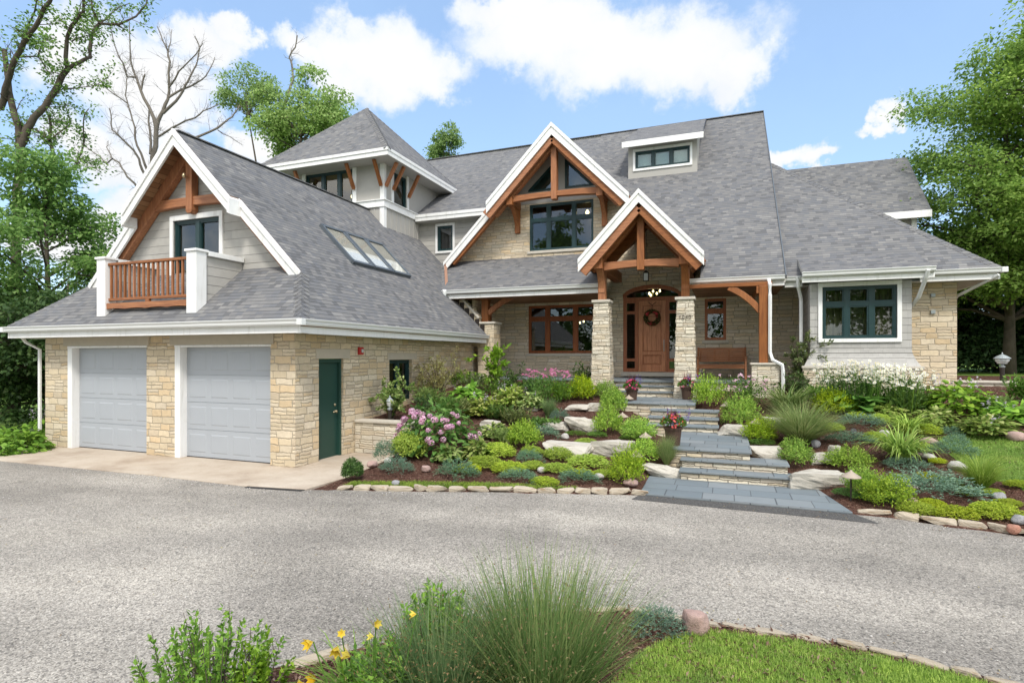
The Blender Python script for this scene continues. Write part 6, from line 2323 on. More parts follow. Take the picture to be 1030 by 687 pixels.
    ('boulder', 0.17, 13.13, 0.49, 0.71, 0.29, 'block boulder right of the three middle steps', {'group': 'limestone boulders holding the bed'}),
    ('boulder', 0.72, 11.69, 0.3, 0.6, 0.25, 'block boulder right of the middle landing', {'group': 'limestone boulders holding the bed'}),
    ('boulder', 1.43, 10.56, 0.02, 0.93, 0.32, 'largest pale boulder right of the bottom steps', {'group': 'limestone boulders holding the bed'}),
    ('boulder', 1.65, 11.55, 0.29, 0.36, 0.22, 'rounded boulder between two lime shrubs', {'group': 'limestone boulders holding the bed'}),
    ('boulder', 1.92, 11.87, 0.34, 0.22, 0.28, 'narrow boulder left of the right lime shrub', {'group': 'limestone boulders holding the bed'}),
    ('boulder', -5.17, 12.04, 0.55, 0.46, 0.26, 'boulder among the hostas in the upper left bed', {'group': 'limestone boulders holding the bed'}),
    ('boulder', 1.13, 14.11, 0.7, 0.68, 0.17, 'flat boulder behind the feathery grass', {'group': 'limestone boulders holding the bed'}),
    ('boulder', 2.67, 10.46, 0.15, 0.38, 0.15, 'boulder behind the spreading lime shrub', {'group': 'limestone boulders holding the bed'}),
    ('fieldstone_pale', -3.31, 11.98, 0.44, 0.2, 0.12, 'round white stone under the stacked boulders', {}),
    ('fieldstone_pale', -3.17, 9.85, 0.12, 0.18, 0.1, 'pale round stone beside the lime sedum', {}),
    ('fieldstone_pale', -2.09, 9.79, 0.09, 0.19, 0.1, 'white stone left of the largest lime shrub', {}),
    ('fieldstone_pink', -1.5, 9.59, 0.06, 0.25, 0.14, 'pinkish stone beside the bottom landing', {}),
    ('fieldstone_pink', -4.31, 11.1, 0.36, 0.13, 0.12, 'little pink stone in the left bed', {}),
    ('fieldstone_pink', -5.22, 9.16, 0.12, 0.2, 0.12, 'pink stone in the mulch below the hydrangea', {}),
    ('fieldstone_pale', -6.14, 9.32, 0.16, 0.17, 0.13, 'pale stone at the edge of the concrete walk', {}),
    ('fieldstone_pink', -6.32, 9.06, 0.14, 0.21, 0.13, 'pink stone on the walk edge near the boxwood', {}),
    ('fieldstone_grey', 3.76, 10.21, 0.15, 0.2, 0.12, 'blue grey round stone before the fountain grass', {}),
    ('fieldstone_pale', 3.66, 11.48, 0.35, 0.3, 0.14, 'large white stone left of the fountain grass', {}),
    ('fieldstone_pink', 2.6, 9.84, 0.09, 0.13, 0.08, 'pink stone between juniper and lime shrub', {}),
    ('fieldstone_pink', 3.33, 12.04, 0.42, 0.21, 0.1, 'lilac pink stone right of the daylily', {}),
    ('fieldstone_pink', 3.68, 12.9, 0.57, 0.3, 0.14, 'pink boulder stone at the corner of the lawn', {}),
    ('fieldstone_pink', 5.07, 13.08, 0.69, 0.3, 0.18, 'pink stone on the far edge of the lawn', {}),
    ('fieldstone_pale', 3.03, 13.27, 0.6, 0.28, 0.17, 'pale stone left of the daylily clumps', {}),
    ('fieldstone_grey', 1.69, 12.56, 0.45, 0.18, 0.15, 'grey stone by the feathery grass', {}),
    ('fieldstone_pale', 3.39, 11.93, 0.41, 0.28, 0.12, 'tan stone in front of the small juniper', {}),
    ('fieldstone_red', 3.41, 8.85, 0.03, 0.18, 0.11, 'red stone at the right end of the kerb', {}),
    ('fieldstone_grey', 3.62, 9.24, 0.06, 0.18, 0.12, 'grey stone above the red kerb stone', {}),
    ('fieldstone_grey', -5.29, 8.27, 0.05, 0.15, 0.08, 'small grey stone at the walk corner', {}),
    ('path_light', -1.58, 10.93, 0.2, 0.25, 0.25, 'path light at the front of the lime shrubs left of the bottom steps', {'group': 'mushroom path lights'}),
    ('path_light', -1.57, 12.18, 0.4, 0.27, 0.24, 'path light left of the pot of red flowers', {'group': 'mushroom path lights'}),
    ('path_light', -2.26, 13.39, 0.61, 0.28, 0.31, 'path light beside the middle left lime shrub', {'group': 'mushroom path lights'}),
    ('path_light', -2.38, 15.07, 0.94, 0.26, 0.28, 'path light just below the left flower pot', {'group': 'mushroom path lights'}),
    ('path_light', 0.01, 14.18, 0.71, 0.23, 0.47, 'tall path light right of the middle steps', {'group': 'mushroom path lights'}),
    ('path_light', 0.59, 13.05, 0.52, 0.25, 0.4, 'path light among the shrubs in front of the feathery grass', {'group': 'mushroom path lights'}),
    ('path_light', 1.79, 9.94, 0.08, 0.28, 0.42, 'path light at the kerb right of the bottom landing', {'group': 'mushroom path lights'}),
    ('path_light', -3.52, 16.1, 1.17, 0.26, 0.33, 'path light at the foot of the left stone column', {'group': 'mushroom path lights'}),
    ('spotlight', 2.45, 13.23, 0.57, 0.16, 0.17, 'small black floodlight in the mulch right of the feathery grass', {}),
    ('fg_grass', -1.1, 3.44, 0.03, 0.91, 0.9, 'huge feathery ornamental grass in the foreground', {}),
    ('fg_grass_small', -1.66, 3.16, 0.03, 0.82, 0.67, 'lower tuft of ornamental grass left of the huge one', {}),
    ('fg_bush', -2.99, 2.55, 0.03, 0.92, 0.64, 'leafy green bush at the bottom left of the photo', {}),
    ('fg_bush', -2.74, 2.75, 0.03, 0.38, 0.51, 'second leafy green bush with upright shoots next to the white kerb stone', {}),
    ('fg_upright', -1.89, 3.5, 0.03, 0.49, 0.66, 'upright dark green shrub behind the yellow daylilies', {}),
    ('fg_upright', -2.01, 3.01, 0.03, 0.5, 0.47, 'low light green shrub under the yellow daylilies', {}),
    ('fg_daylily', -2.04, 2.91, 0.03, 0.55, 0.64, 'yellow flowering daylily in the foreground', {}),
    ('fg_juniper', -0.51, 4.65, 0.03, 0.36, 0.24, 'blue green juniper beside the pink boulder in the foreground', {}),
    ('fieldstone_pink', -0.23, 4.72, 0.03, 0.22, 0.2, 'large pink granite boulder on the foreground island', {}),
]
OLD_LIMBS = [
    ([(-27.25, 14.25, -0.66), (-27.21, 14.27, 3.41), (-27.17, 14.28, 6.67), (-27.14, 14.3, 9.12), (-27.02, 14.34, 10.75), (-27.06, 14.32, 11.64), (-27.33, 14.22, 12.58), (-27.48, 14.17, 13.6), (-27.63, 14.11, 14.82)], 0.222, 0.089),
    ([(-27.06, 14.32, 10.75), (-26.75, 14.44, 11.56), (-26.49, 14.54, 12.01), (-26.07, 14.7, 12.46), (-25.69, 14.85, 13.11), (-25.46, 14.93, 13.6), (-25.19, 15.03, 14.0)], 0.152, 0.105),
    ([(-25.19, 15.03, 14.0), (-25.05, 14.91, 14.93), (-24.75, 14.84, 15.36), (-24.35, 14.82, 15.66), (-23.87, 14.82, 15.96), (-23.58, 14.75, 16.72), (-23.44, 14.63, 17.2)], 0.083, 0.044),
    ([(-25.19, 15.03, 14.0), (-24.95, 15.34, 14.39), (-24.74, 15.63, 14.71), (-24.95, 15.77, 15.36), (-25.04, 15.95, 16.02), (-25.02, 16.17, 16.47)], 0.083, 0.061),
    ([(-23.97, 15.5, 15.88), (-23.46, 15.96, 15.99), (-23.06, 16.38, 16.47), (-22.91, 16.7, 17.12), (-22.95, 16.96, 18.0)], 0.05, 0.025),
    ([(-23.97, 15.5, 15.88), (-24.24, 15.4, 16.45), (-24.39, 15.34, 17.35)], 0.047, 0.03),
    ([(-23.97, 15.5, 15.88), (-24.03, 16.01, 16.59), (-23.82, 16.62, 17.32)], 0.033, 0.014),
    ([(-25.04, 15.09, 15.15), (-24.74, 15.21, 15.31), (-24.36, 15.35, 15.39)], 0.028, 0.011),
    ([(-27.78, 14.05, 12.37), (-27.29, 13.97, 13.07), (-26.81, 13.89, 13.55), (-26.29, 13.82, 14.09), (-25.7, 13.77, 14.55), (-25.16, 13.71, 14.79), (-24.55, 13.67, 15.14), (-23.91, 13.65, 15.67), (-23.42, 13.57, 16.11)], 0.125, 0.061),
    ([(-26.87, 14.4, 15.1), (-25.98, 14.02, 15.33), (-24.92, 13.71, 15.55), (-24.05, 13.33, 15.88)], 0.044, 0.022),
    ([(-26.87, 14.4, 15.02), (-25.65, 14.15, 14.69), (-24.59, 13.83, 14.44), (-23.49, 13.54, 14.14)], 0.028, 0.011),
    ([(-27.17, 14.28, 14.49), (-26.34, 14.6, 14.53), (-26.03, 14.72, 14.0), (-25.8, 14.8, 13.76)], 0.036, 0.014),
    ([(-26.34, 14.6, 14.53), (-26.18, 14.66, 15.02), (-26.49, 14.54, 15.39)], 0.028, 0.011),
    ([(-25.99, 14.73, 8.1), (-26.13, 14.81, 8.82), (-26.35, 14.86, 9.31), (-26.3, 15.01, 9.97), (-26.29, 15.15, 10.47), (-26.5, 15.2, 11.06), (-26.72, 15.25, 11.44), (-26.82, 15.35, 12.0), (-27.04, 15.4, 12.56)], 0.116, 0.042),
    ([(-25.88, 14.77, 11.07), (-26.56, 14.87, 11.49), (-27.22, 14.98, 11.83), (-27.88, 15.08, 12.05)], 0.05, 0.033),
    ([(-25.73, 14.83, 11.23), (-25.7, 15.11, 11.58), (-25.66, 15.39, 11.93), (-25.98, 15.54, 12.49), (-26.41, 15.64, 13.16)], 0.033, 0.011),
    ([(-25.95, 14.74, 8.59), (-25.85, 15.05, 9.27), (-25.74, 15.36, 9.89), (-25.66, 15.66, 10.35), (-25.73, 15.9, 10.94), (-25.88, 16.11, 11.55), (-26.19, 16.26, 12.25), (-26.37, 16.46, 12.97), (-26.51, 16.67, 13.26)], 0.05, 0.019),
    ([(-24.85, 15.16, 10.09), (-25.49, 15.99, 10.35), (-26.06, 16.84, 10.6)], 0.017, 0.006),
    ([(-25.31, 14.99, 13.19), (-24.66, 15.24, 13.27), (-24.05, 15.47, 13.39), (-23.59, 15.64, 13.72)], 0.025, 0.008),
    ([(-25.88, 14.77, 8.22), (-25.12, 15.06, 8.14), (-24.51, 15.29, 8.06), (-23.97, 15.5, 8.06)], 0.022, 0.008),
]
BARE_LIMBS = [
    ([(-25.91, 19.04, 9.11), (-25.82, 19.07, 10.79), (-25.73, 19.11, 11.94), (-25.6, 19.16, 12.94), (-25.51, 19.19, 13.56)], 0.134, 0.101),
    ([(-25.6, 19.16, 13.27), (-25.91, 19.04, 14.23), (-26.27, 18.9, 15.0), (-26.49, 18.82, 15.67), (-26.67, 18.75, 16.19), (-26.76, 18.72, 16.91), (-26.8, 18.7, 18.34)], 0.09, 0.019),
    ([(-26.49, 18.82, 15.67), (-26.69, 18.53, 15.57), (-26.67, 18.32, 16.13), (-26.69, 18.1, 16.4), (-26.79, 17.85, 17.4), (-26.67, 17.68, 17.66)], 0.048, 0.013),
    ([(-26.27, 18.9, 15.0), (-26.18, 18.94, 15.57), (-26.09, 18.97, 15.81)], 0.045, 0.03),
    ([(-25.86, 19.06, 11.98), (-26.2, 19.29, 13.31), (-26.55, 19.51, 14.18), (-26.91, 19.73, 14.82)], 0.06, 0.03),
    ([(-25.51, 19.19, 13.56), (-25.28, 19.28, 14.04), (-25.06, 19.36, 14.61), (-25.01, 19.38, 15.47), (-24.97, 19.4, 16.43), (-25.06, 19.36, 16.91), (-25.28, 19.28, 17.39), (-25.55, 19.18, 18.11)], 0.097, 0.019),
    ([(-25.06, 19.36, 16.77), (-25.39, 19.77, 17.67), (-25.8, 20.15, 18.54)], 0.034, 0.011),
    ([(-25.28, 19.28, 13.94), (-24.7, 19.5, 14.52), (-24.39, 19.62, 15.0), (-24.16, 19.7, 15.47), (-23.9, 19.81, 16.05), (-23.72, 19.87, 16.53), (-23.63, 19.91, 17.1), (-23.85, 19.82, 17.63)], 0.071, 0.019),
    ([(-25.01, 19.38, 14.71), (-24.57, 19.76, 15.19), (-24.16, 20.13, 15.57), (-23.88, 20.45, 16.01), (-23.78, 20.71, 16.65), (-23.81, 20.91, 17.16)], 0.056, 0.015),
    ([(-25.01, 19.38, 15.19), (-24.34, 19.37, 15.83), (-23.67, 19.36, 16.17), (-23.1, 19.3, 16.41), (-22.62, 19.22, 16.74)], 0.045, 0.015),
    ([(-25.73, 19.11, 10.21), (-26.22, 18.92, 11.22), (-26.36, 18.87, 11.74), (-26.94, 18.65, 12.51), (-27.25, 18.53, 12.84), (-27.56, 18.41, 13.13), (-27.61, 18.4, 13.66), (-27.7, 18.36, 14.18)], 0.067, 0.022),
    ([(-25.82, 19.07, 10.79), (-26.4, 19.01, 12.03), (-26.81, 19.0, 12.81), (-26.96, 19.1, 13.4), (-27.32, 19.11, 14.29), (-27.6, 19.16, 14.84), (-27.79, 19.24, 15.5), (-27.93, 19.34, 16.11)], 0.063, 0.019),
    ([(-26.89, 18.67, 14.42), (-27.09, 18.24, 14.65), (-27.23, 17.83, 14.92), (-27.1, 17.52, 15.08)], 0.034, 0.011),
    ([(-25.68, 19.13, 12.22), (-25.55, 19.18, 12.8), (-25.1, 19.35, 13.08), (-24.61, 19.53, 13.37), (-23.85, 19.82, 13.71), (-23.49, 19.96, 14.04), (-23.14, 20.09, 14.18), (-22.78, 20.23, 14.37)], 0.063, 0.019),
    ([(-24.12, 19.72, 12.61), (-23.8, 20.05, 12.92), (-23.16, 20.51, 13.39), (-22.83, 20.85, 13.91), (-22.72, 21.11, 14.29), (-22.65, 21.35, 14.77)], 0.071, 0.026),
    ([(-22.82, 20.21, 13.13), (-22.65, 20.81, 12.99), (-22.51, 21.4, 12.79)], 0.026, 0.011),
    ([(-25.64, 19.14, 9.11), (-26.6, 19.05, 10.29), (-27.39, 19.01, 11.04), (-27.87, 19.1, 11.52), (-28.58, 19.09, 12.1), (-29.12, 19.16, 11.93), (-29.66, 19.22, 12.37), (-30.35, 19.23, 12.77), (-31.09, 19.21, 13.22)], 0.06, 0.019),
    ([(-27.56, 18.41, 11.74), (-28.86, 18.99, 12.69), (-29.8, 19.7, 13.37)], 0.034, 0.011),
]
BACK_LIMBS = [
    ([(-27.03, 28.24, 9.81), (-26.79, 28.33, 13.0), (-26.67, 28.38, 15.55), (-26.73, 28.35, 16.82), (-26.56, 28.42, 17.97)], 0.255, 0.166),
    ([(-26.56, 28.42, 17.97), (-26.2, 28.56, 19.05), (-25.9, 28.67, 20.01), (-25.96, 28.65, 20.78), (-26.14, 28.58, 21.41), (-25.78, 28.72, 22.05), (-25.66, 28.76, 22.82)], 0.102, 0.032),
    ([(-26.67, 28.38, 16.82), (-28.06, 28.12, 17.24), (-29.1, 27.99, 18.19), (-29.91, 27.95, 19.08), (-30.91, 27.84, 19.98)], 0.102, 0.038),
    ([(-26.56, 28.42, 17.78), (-25.6, 28.78, 18.23), (-24.53, 29.19, 18.48), (-23.51, 29.58, 18.23)], 0.089, 0.032),
]
LILIES = [(-2.23, 2.63, 0.64), (-2.13, 2.72, 0.59), (-2.09, 2.79, 0.5), (-2.32, 2.76, 0.34), (-2.29, 2.61, 0.38), (-1.92, 2.8, 0.72), (-1.96, 2.84, 0.62), (-2.17, 2.81, 0.61), (-1.67, 2.84, 0.8)]


# ================================================================== PLANTS, STONES, LIGHTS
def rock(g, boxy, seg=7):
    """unit block: a subdivided cube pulled towards a ball and roughened"""
    n = seg
    V, Q, key = [], [], {}
    k1, k2 = rdir(9, g), g.uniform(-1, 1, 9)
    planes = [(unit(g.normal(size=3) + [0, 0, 0.2]), g.uniform(0.36, 0.46)) for _ in range(5)]

    def vid(p):
        kk = tuple(np.round(p, 4))
        if kk not in key:
            key[kk] = len(V)
            q = np.array(p, float)
            s = unit(q) * 0.5
            r = q * boxy + s * (1 - boxy)
            for nn, dd in planes:
                ex = r @ nn - dd
                if ex > 0:
                    r = r - nn * ex * 0.85
            d = unit(q)
            r = r * (1 + 0.10 * float((np.maximum(0, k1 @ d) ** 4) @ k2)) + g.normal(size=3) * 0.012
            V.append(r)
        return key[kk]
    for ax in range(3):
        for sgn in (-0.5, 0.5):
            for i in range(n):
                for j in range(n):
                    c = []
                    for (a, b) in ((i, j), (i + 1, j), (i + 1, j + 1), (i, j + 1)):
                        p = [0, 0, 0]
                        p[ax] = sgn
                        p[(ax + 1) % 3] = a / n - 0.5
                        p[(ax + 2) % 3] = b / n - 0.5
                        c.append(vid(p))
                    Q.append(c if sgn > 0 else c[::-1])
    return np.array(V), Q


def rock_mesh(name, g, boxy, mat):
    V, Q = rock(g, boxy)
    me = fast_quads(name, V, np.array(Q), mat, smooth=boxy < 0.5)
    return me


ROCKS = {}
for nm, bx, n, mt in (('boulder', 0.92, 7, 'limestone'), ('kerb_stone', 0.86, 9, 'edging_stone'), ('pale', 0.12, 2, 'pale_fieldstone'), ('pink', 0.15, 3, 'pink_fieldstone'), ('grey', 0.1, 2, 'grey_fieldstone'), ('red', 0.25, 1, 'red_fieldstone')):
    ROCKS[nm] = [rock_mesh(nm, np.random.default_rng(i * 7 + hash_(nm)), bx, mt) for i in range(n)]
CAT = {'lime_shrub': 'shrub', 'yellow_shrub': 'shrub', 'boxwood': 'shrub', 'fine_grass': 'grass clump', 'striped_grass': 'grass clump', 'grey_grass': 'grass clump', 'fountain_grass': 'grass clump',
       'daylily': 'daylily', 'leafy_mound': 'hosta', 'hosta': 'hosta', 'big_hosta': 'hosta', 'variegated_hosta': 'hosta', 'hydrangea': 'hydrangea', 'hydrangea_green': 'shrub', 'coneflower': 'flowers', 'pink_shrub': 'flowering shrub',
       'daisy': 'daisies', 'dogwood': 'shrub', 'bronze_shrub': 'shrub', 'tall_shrub': 'shrub', 'dark_shrub': 'shrub', 'olive_shrub': 'shrub', 'juniper': 'juniper', 'sedum_mound': 'groundcover', 'thyme_mat': 'groundcover',
       'perennial': 'perennial', 'boulder': 'boulder', 'path_light': 'path light', 'spotlight': 'spotlight', 'fg_grass': 'grass clump', 'fg_grass_small': 'grass clump', 'fg_bush': 'shrub', 'fg_upright': 'shrub',
       'fg_daylily': 'daylily', 'fg_juniper': 'juniper'}
NAME = {'hydrangea_green': 'leafy_bush', 'fg_grass': 'ornamental_grass', 'fg_grass_small': 'ornamental_grass', 'fg_bush': 'leafy_shrub', 'fg_upright': 'leafy_shrub', 'fg_daylily': 'daylily', 'fg_juniper': 'juniper',
        'daisy': 'daisy_clump', 'coneflower': 'coneflower_patch', 'pink_shrub': 'flowering_shrub', 'dogwood': 'variegated_shrub', 'fine_grass': 'ornamental_grass', 'grey_grass': 'ornamental_grass',
        'striped_grass': 'ornamental_grass', 'fountain_grass': 'ornamental_grass', 'yellow_shrub': 'lime_shrub', 'big_hosta': 'hosta', 'variegated_hosta': 'hosta', 'perennial': 'leafy_perennial', 'leafy_mound': 'hosta'}


def flower_ball(g):
    d = rdir(70, g)
    P = d * 0.5
    return fast_mesh('flower_head', discs(P, d + rdir(70, g) * 0.3, 0.12, 5), 5, 'petal_pink')


BALLS = [flower_ball(np.random.default_rng(i)) for i in range(3)]


def spikes(g, n, w, h, mat, parent, size=0.035):
    B, Tp = stalks(g, n, w, h * 0.85, h * 1.25)
    S = stem_quads(B, Tp, 0.004, g)
    me = leafm('flower_stalk', S, 'leaf_hosta')
    put('flower_stalk', me, parent=parent)
    P = np.concatenate([B + (Tp - B) * t + g.normal(size=B.shape) * 0.012 for t in (0.72, 0.78, 0.83, 0.87, 0.91, 0.95, 0.98, 1.0)])
    D = unit(rdir(len(P), g) + [0, -0.4, -0.1])
    put('blossom', leafm('blossom', leaves(P, D, rdir(len(P), g), size, size * 0.6), mat), parent=parent)


def upright(g, n, w, h, L, W, mat, stems=9, open_=0.7):
    """open shrub: several stems with leaf sprigs; returns stems mesh builder and leaf quads"""
    mb = MB()
    P, A = [], []
    for i in range(stems):
        a = g.uniform(0, 6.28)
        top = Vector((w * open_ * math.cos(a) * g.uniform(.3, 1), w * open_ * math.sin(a) * g.uniform(.3, 1), h * g.uniform(0.7, 1.0)))
        mid = Vector((top.x * 0.35, top.y * 0.35, top.z * 0.5))
        b = Vector((top.x * 0.08, top.y * 0.08, 0))
        mb.tube([b, mid, top], [0.012, 0.009, 0.003], 5)
        for k in range(5):
            t = g.uniform(0.25, 1)
            s = b.lerp(mid, t * 2) if t < .5 else mid.lerp(top, t * 2 - 1)
            e = s + Vector(g.normal(size=3)) * w * 0.22 + Vector((0, 0, w * 0.1))
            mb.tube([s, e], [0.005, 0.002], 4)
            for q in range(max(1, n // (stems * 5))):
                f = g.uniform(0.2, 1.1)
                P.append(s.lerp(e, f))
                A.append((e - s).normalized())
    P, A = np.array(P), np.array(A)
    T = unit(A + rdir(len(P), g) * 0.9)
    return mb, leaves(P + rdir(len(P), g) * w * 0.05, T, rdir(len(P), g) + [0, 0, 0.9], L * g.uniform(.7, 1.2, len(P)), W)


count = {}
for i, (kind, x, y, z, w, h, label, opt) in enumerate(PLANTS):
    g = np.random.default_rng(100 + i)
    k = count.get(kind, 0)
    count[kind] = k + 1
    rz = g.uniform(0, 6.28)
    group = opt.get('group')
    nm = NAME.get(kind, kind)
    cat = CAT.get(kind, 'stone')
    loc = (x, y, z)
    if kind in ('hosta', 'variegated_hosta', 'big_hosta', 'leafy_mound'):
        L, W, mt = {'hosta': (0.20, 0.13, 'leaf_hosta'), 'variegated_hosta': (0.15, 0.085, 'leaf_variegated'), 'big_hosta': (0.42, 0.30, 'leaf_hosta'), 'leafy_mound': (0.17, 0.11, 'leaf_hosta')}[kind]
        n = int(min(520, 5.5 * w * (w + h) / (L * W)))
        d = rdir(n * 3, g)
        d = d[d[:, 2] > 0.0][:n]
        n = len(d)
        P = d * np.array([w / 2, w / 2, h]) * g.uniform(0.55, 0.95, (n, 1)) * (1 + 0.12 * np.sin(d[:, :1] * 5 + d[:, 1:2] * 4))
        T = unit(d * [1, 1, 0.15] + rdir(n, g) * 0.45 + [0, 0, -0.05])
        N = unit(d * 0.7 + [0, 0, 0.9] + rdir(n, g) * 0.3)
        V, Q = big_leaf(P, T, N, L * g.uniform(0.7, 1.15, n), W * g.uniform(0.8, 1.15, n))
        V[:, :, :, 2] = np.maximum(V[:, :, :, 2], 0.01)
        me = fast_quads('foliage', V, Q, mt)
        nf = opt.get('flowers') or (14 if kind == 'leafy_mound' else 0)
        if nf:
            t = thing(nm, loc, label, cat, group)
            put('foliage', me, parent=t)
            spikes(g, nf, w * 0.45, max(h * 1.0, 0.3), 'petal_lilac', t, 0.05)
        else:
            me.name = nm
            tag(put(nm, me, loc), label, cat, group)
    elif kind in PROTO:
        pr = PROTO[kind]
        me = pr[k % len(pr)]
        h *= {'lime_shrub': 0.92}.get(kind, 1.0) * g.uniform(0.92, 1.08)
        hs = h * (0.85 if kind == 'sedum_mound' else 1.0) / {'fountain_grass': 0.85, 'fine_grass': 0.88, 'grey_grass': 0.95, 'daylily': 0.62, 'striped_grass': 0.7}.get(kind, 0.72 if 'hosta' in kind else 0.66 if kind in ('juniper', 'thyme_mat', 'sedum_mound') else 0.62)
        w *= {'sedum_mound': 1.04 if x < 1.8 else 0.85, 'lime_shrub': 0.84, 'yellow_shrub': 0.86, 'boxwood': 0.9}.get(kind, 1.0)
        ws = w * (0.82 if kind in ('fountain_grass', 'fine_grass', 'daylily') else 1.0)
        if opt.get('flowers'):
            t = thing(nm, loc, label, cat, group)
            put('foliage', me, rz=rz, sc=(w, w, hs), parent=t)
            spikes(g, opt['flowers'], w * 0.5, max(h, 0.35), 'petal_lilac', t)
        else:
            if kind in ('juniper', 'thyme_mat', 'sedum_mound'):
                rz = g.uniform(-0.3, 0.3) + math.pi * g.integers(0, 2)
            o = put(nm, me, loc, rz, (ws, ws * (0.68 if kind in ('juniper', 'thyme_mat', 'sedum_mound') else g.uniform(0.85, 1.05)), hs))
            tag(o, label, cat, group)
    elif kind in ('hydrangea', 'hydrangea_green'):
        t = thing(nm, loc, label, cat, group)
        V, Q = [], []
        n = 760
        d = rdir(n * 2, g)
        d = d[d[:, 2] > -0.1][:n]
        n = len(d)
        P = d * np.array([w / 2, w / 2, h * 0.9]) * g.uniform(0.6, 1.0, (n, 1))
        T = unit(d * [1, 1, 0.3] + rdir(n, g) * 0.6 + [0, 0, -0.1])
        LV, LQ = big_leaf(P, T, unit(d + [0, 0, 0.8] + rdir(n, g) * 0.3), np.full(n, 0.15) * g.uniform(.7, 1.2, n), np.full(n, 0.10) * g.uniform(.8, 1.2, n))
        put('foliage', fast_quads('foliage', LV, LQ, 'leaf_green' if kind == 'hydrangea' else 'leaf_hosta'), parent=t)
        nb = 34 if kind == 'hydrangea' else 1
        for q in range(nb):
            a = g.uniform(-2.9, 0.5) - 0.2
            e = g.uniform(0.15, 0.95)
            dv = np.array([math.cos(a) * math.cos(e), math.sin(a) * math.cos(e), math.sin(e)])
            p = dv * np.array([w / 2, w / 2, h * 0.9]) * 1.02
            s = g.uniform(0.10, 0.16)
            put('flower_head', BALLS[q % 3], tuple(p), g.uniform(0, 6), (s, s, s * 0.85), parent=t)
    elif kind in ('daisy', 'coneflower', 'pink_shrub'):
        t = thing(nm, loc, label, cat, group)
        n = 900
        fh = h * (0.72 if kind != 'pink_shrub' else 0.85)
        put('foliage', leafm('foliage', foliage_column(g, n, w * 0.5, fh, 0.10, 0.028), 'leaf_box' if kind == 'daisy' else 'leaf_green'), parent=t)
        nf = {'daisy': 130, 'coneflower': 62, 'pink_shrub': 40}[kind]
        B, Tp = stalks(g, nf, w * 0.6, h * (0.58 if kind == 'daisy' else 0.78), h * 1.02)
        if kind == 'pink_shrub':
            Tp[:, 2] = g.uniform(h * 0.35, h, nf)
            Tp[:, :2] *= 1.0 + 0.1 * (h - Tp[:, 2:]) / h
        put('flower_stalk', leafm('flower_stalk', stem_quads(B, Tp, 0.004, g), 'leaf_green'), parent=t)
        N = unit(rdir(nf, g) * 0.45 + [0.05, -0.55, 0.75])
        if kind == 'daisy':
            F = discs(Tp, N, g.uniform(0.026, 0.042, nf), 8)
            put('blossom', fast_mesh('blossom', F, 8, 'petal_white'), parent=t)
            F = discs(Tp + N * 0.008, N, 0.010, 6)
            put('flower_eye', fast_mesh('flower_eye', F, 6, 'petal_yellow'), parent=t)
        else:
            F = []
            for j in range(6):
                a = g.uniform(0, 6.28, nf)
                A = unit(np.cross(N, rdir(nf, g)))
                F.append(leaves(Tp, A - N * 0.25, N, 0.055, 0.03, 0.1))
            put('blossom', leafm('blossom', np.concatenate(F), 'petal_magenta' if kind == 'coneflower' else 'petal_pink'), parent=t)
    elif kind in ('dogwood', 'bronze_shrub', 'tall_shrub', 'dark_shrub', 'olive_shrub', 'perennial'):
        P_ = {'dogwood': (1900, 0.085, 0.05, 'leaf_variegated', 12), 'bronze_shrub': (2800, 0.07, 0.026, 'leaf_bronze', 16), 'tall_shrub': (480, 0.2, 0.075, 'leaf_hosta', 9), 'dark_shrub': (700, 0.08, 0.04, 'leaf_dark', 14),
              'olive_shrub': (1700, 0.10, 0.04, 'leaf_olive', 12), 'perennial': (420, 0.13, 0.04, ('leaf_green', 'leaf_box', 'leaf_hosta', 'leaf_olive', 'leaf_light')[i % 5], 12)}[kind]
        if kind == 'perennial':
            me = leafm(nm, foliage_column(g, 520, w * 0.5, h * 0.9, P_[1], P_[2]), P_[3])
            tag(put(nm, me, loc, 0), label, cat, group)
            continue
        t = thing(nm, loc, label, cat, group)
        mb, V = upright(g, P_[0], w * 0.62, h, P_[1], P_[2], P_[3], P_[4])
        me = mb.build('stems', 'bark', None)
        me.parent = t
        put('foliage', leafm('foliage', V, P_[3]), parent=t)
    elif kind == 'boulder':
        me = ROCKS['boulder'][k % 7]
        dpt = min(max(0.35, w * 0.65), 0.7)
        o = put(nm, me, (x, y + dpt * 0.35, z + h * 0.30), g.uniform(-0.2, 0.2), (w * 0.94, dpt * 0.9, h * 1.08))
        tag(o, label, cat, group)
    elif kind.startswith('fieldstone'):
        c = kind.split('_')[1]
        me = ROCKS[c][k % len(ROCKS[c])]
        o = put('fieldstone', me, (x, y + w * 0.2, z + h * 0.36), rz, (w * 1.05, w * 0.8, h * 1.15))
        tag(o, label, cat)
    elif kind == 'path_light':
        loc = (x, y - 0.12, float(terr(x, y - 0.12)))
        t = thing(nm, loc, label, cat, group)
        mb = MB()
        mb.tube([(0, 0, -0.1), (0, 0, h - 0.05)], 0.013, 8)
        mb.build('stake', 'dark_metal', None).parent = t
        mb = MB()
        r = w * 0.5
        mb.lathe([(r, -0.075), (r * 0.98, -0.065), (r * 0.45, -0.015), (r * 0.16, 0.012), (r * 0.10, 0.03), (0.004, 0.034)], (0, 0, h), 16)
        mb.build('cap', 'path_cap', None, smooth=False).parent = t
    elif kind == 'spotlight':
        t = thing(nm, loc, label, cat, group)
        mb = MB()
        mb.tube([(0, 0, -0.05), (0, 0, 0.10)], 0.015, 8)
        mb.build('stake', 'dark_metal', None).parent = t
        mb = MB()
        mb.tube([(0.0, 0.09, 0.10), (0, -0.05, 0.16), (0, -0.06, 0.165)], [0.035, 0.055, 0.058], 12)
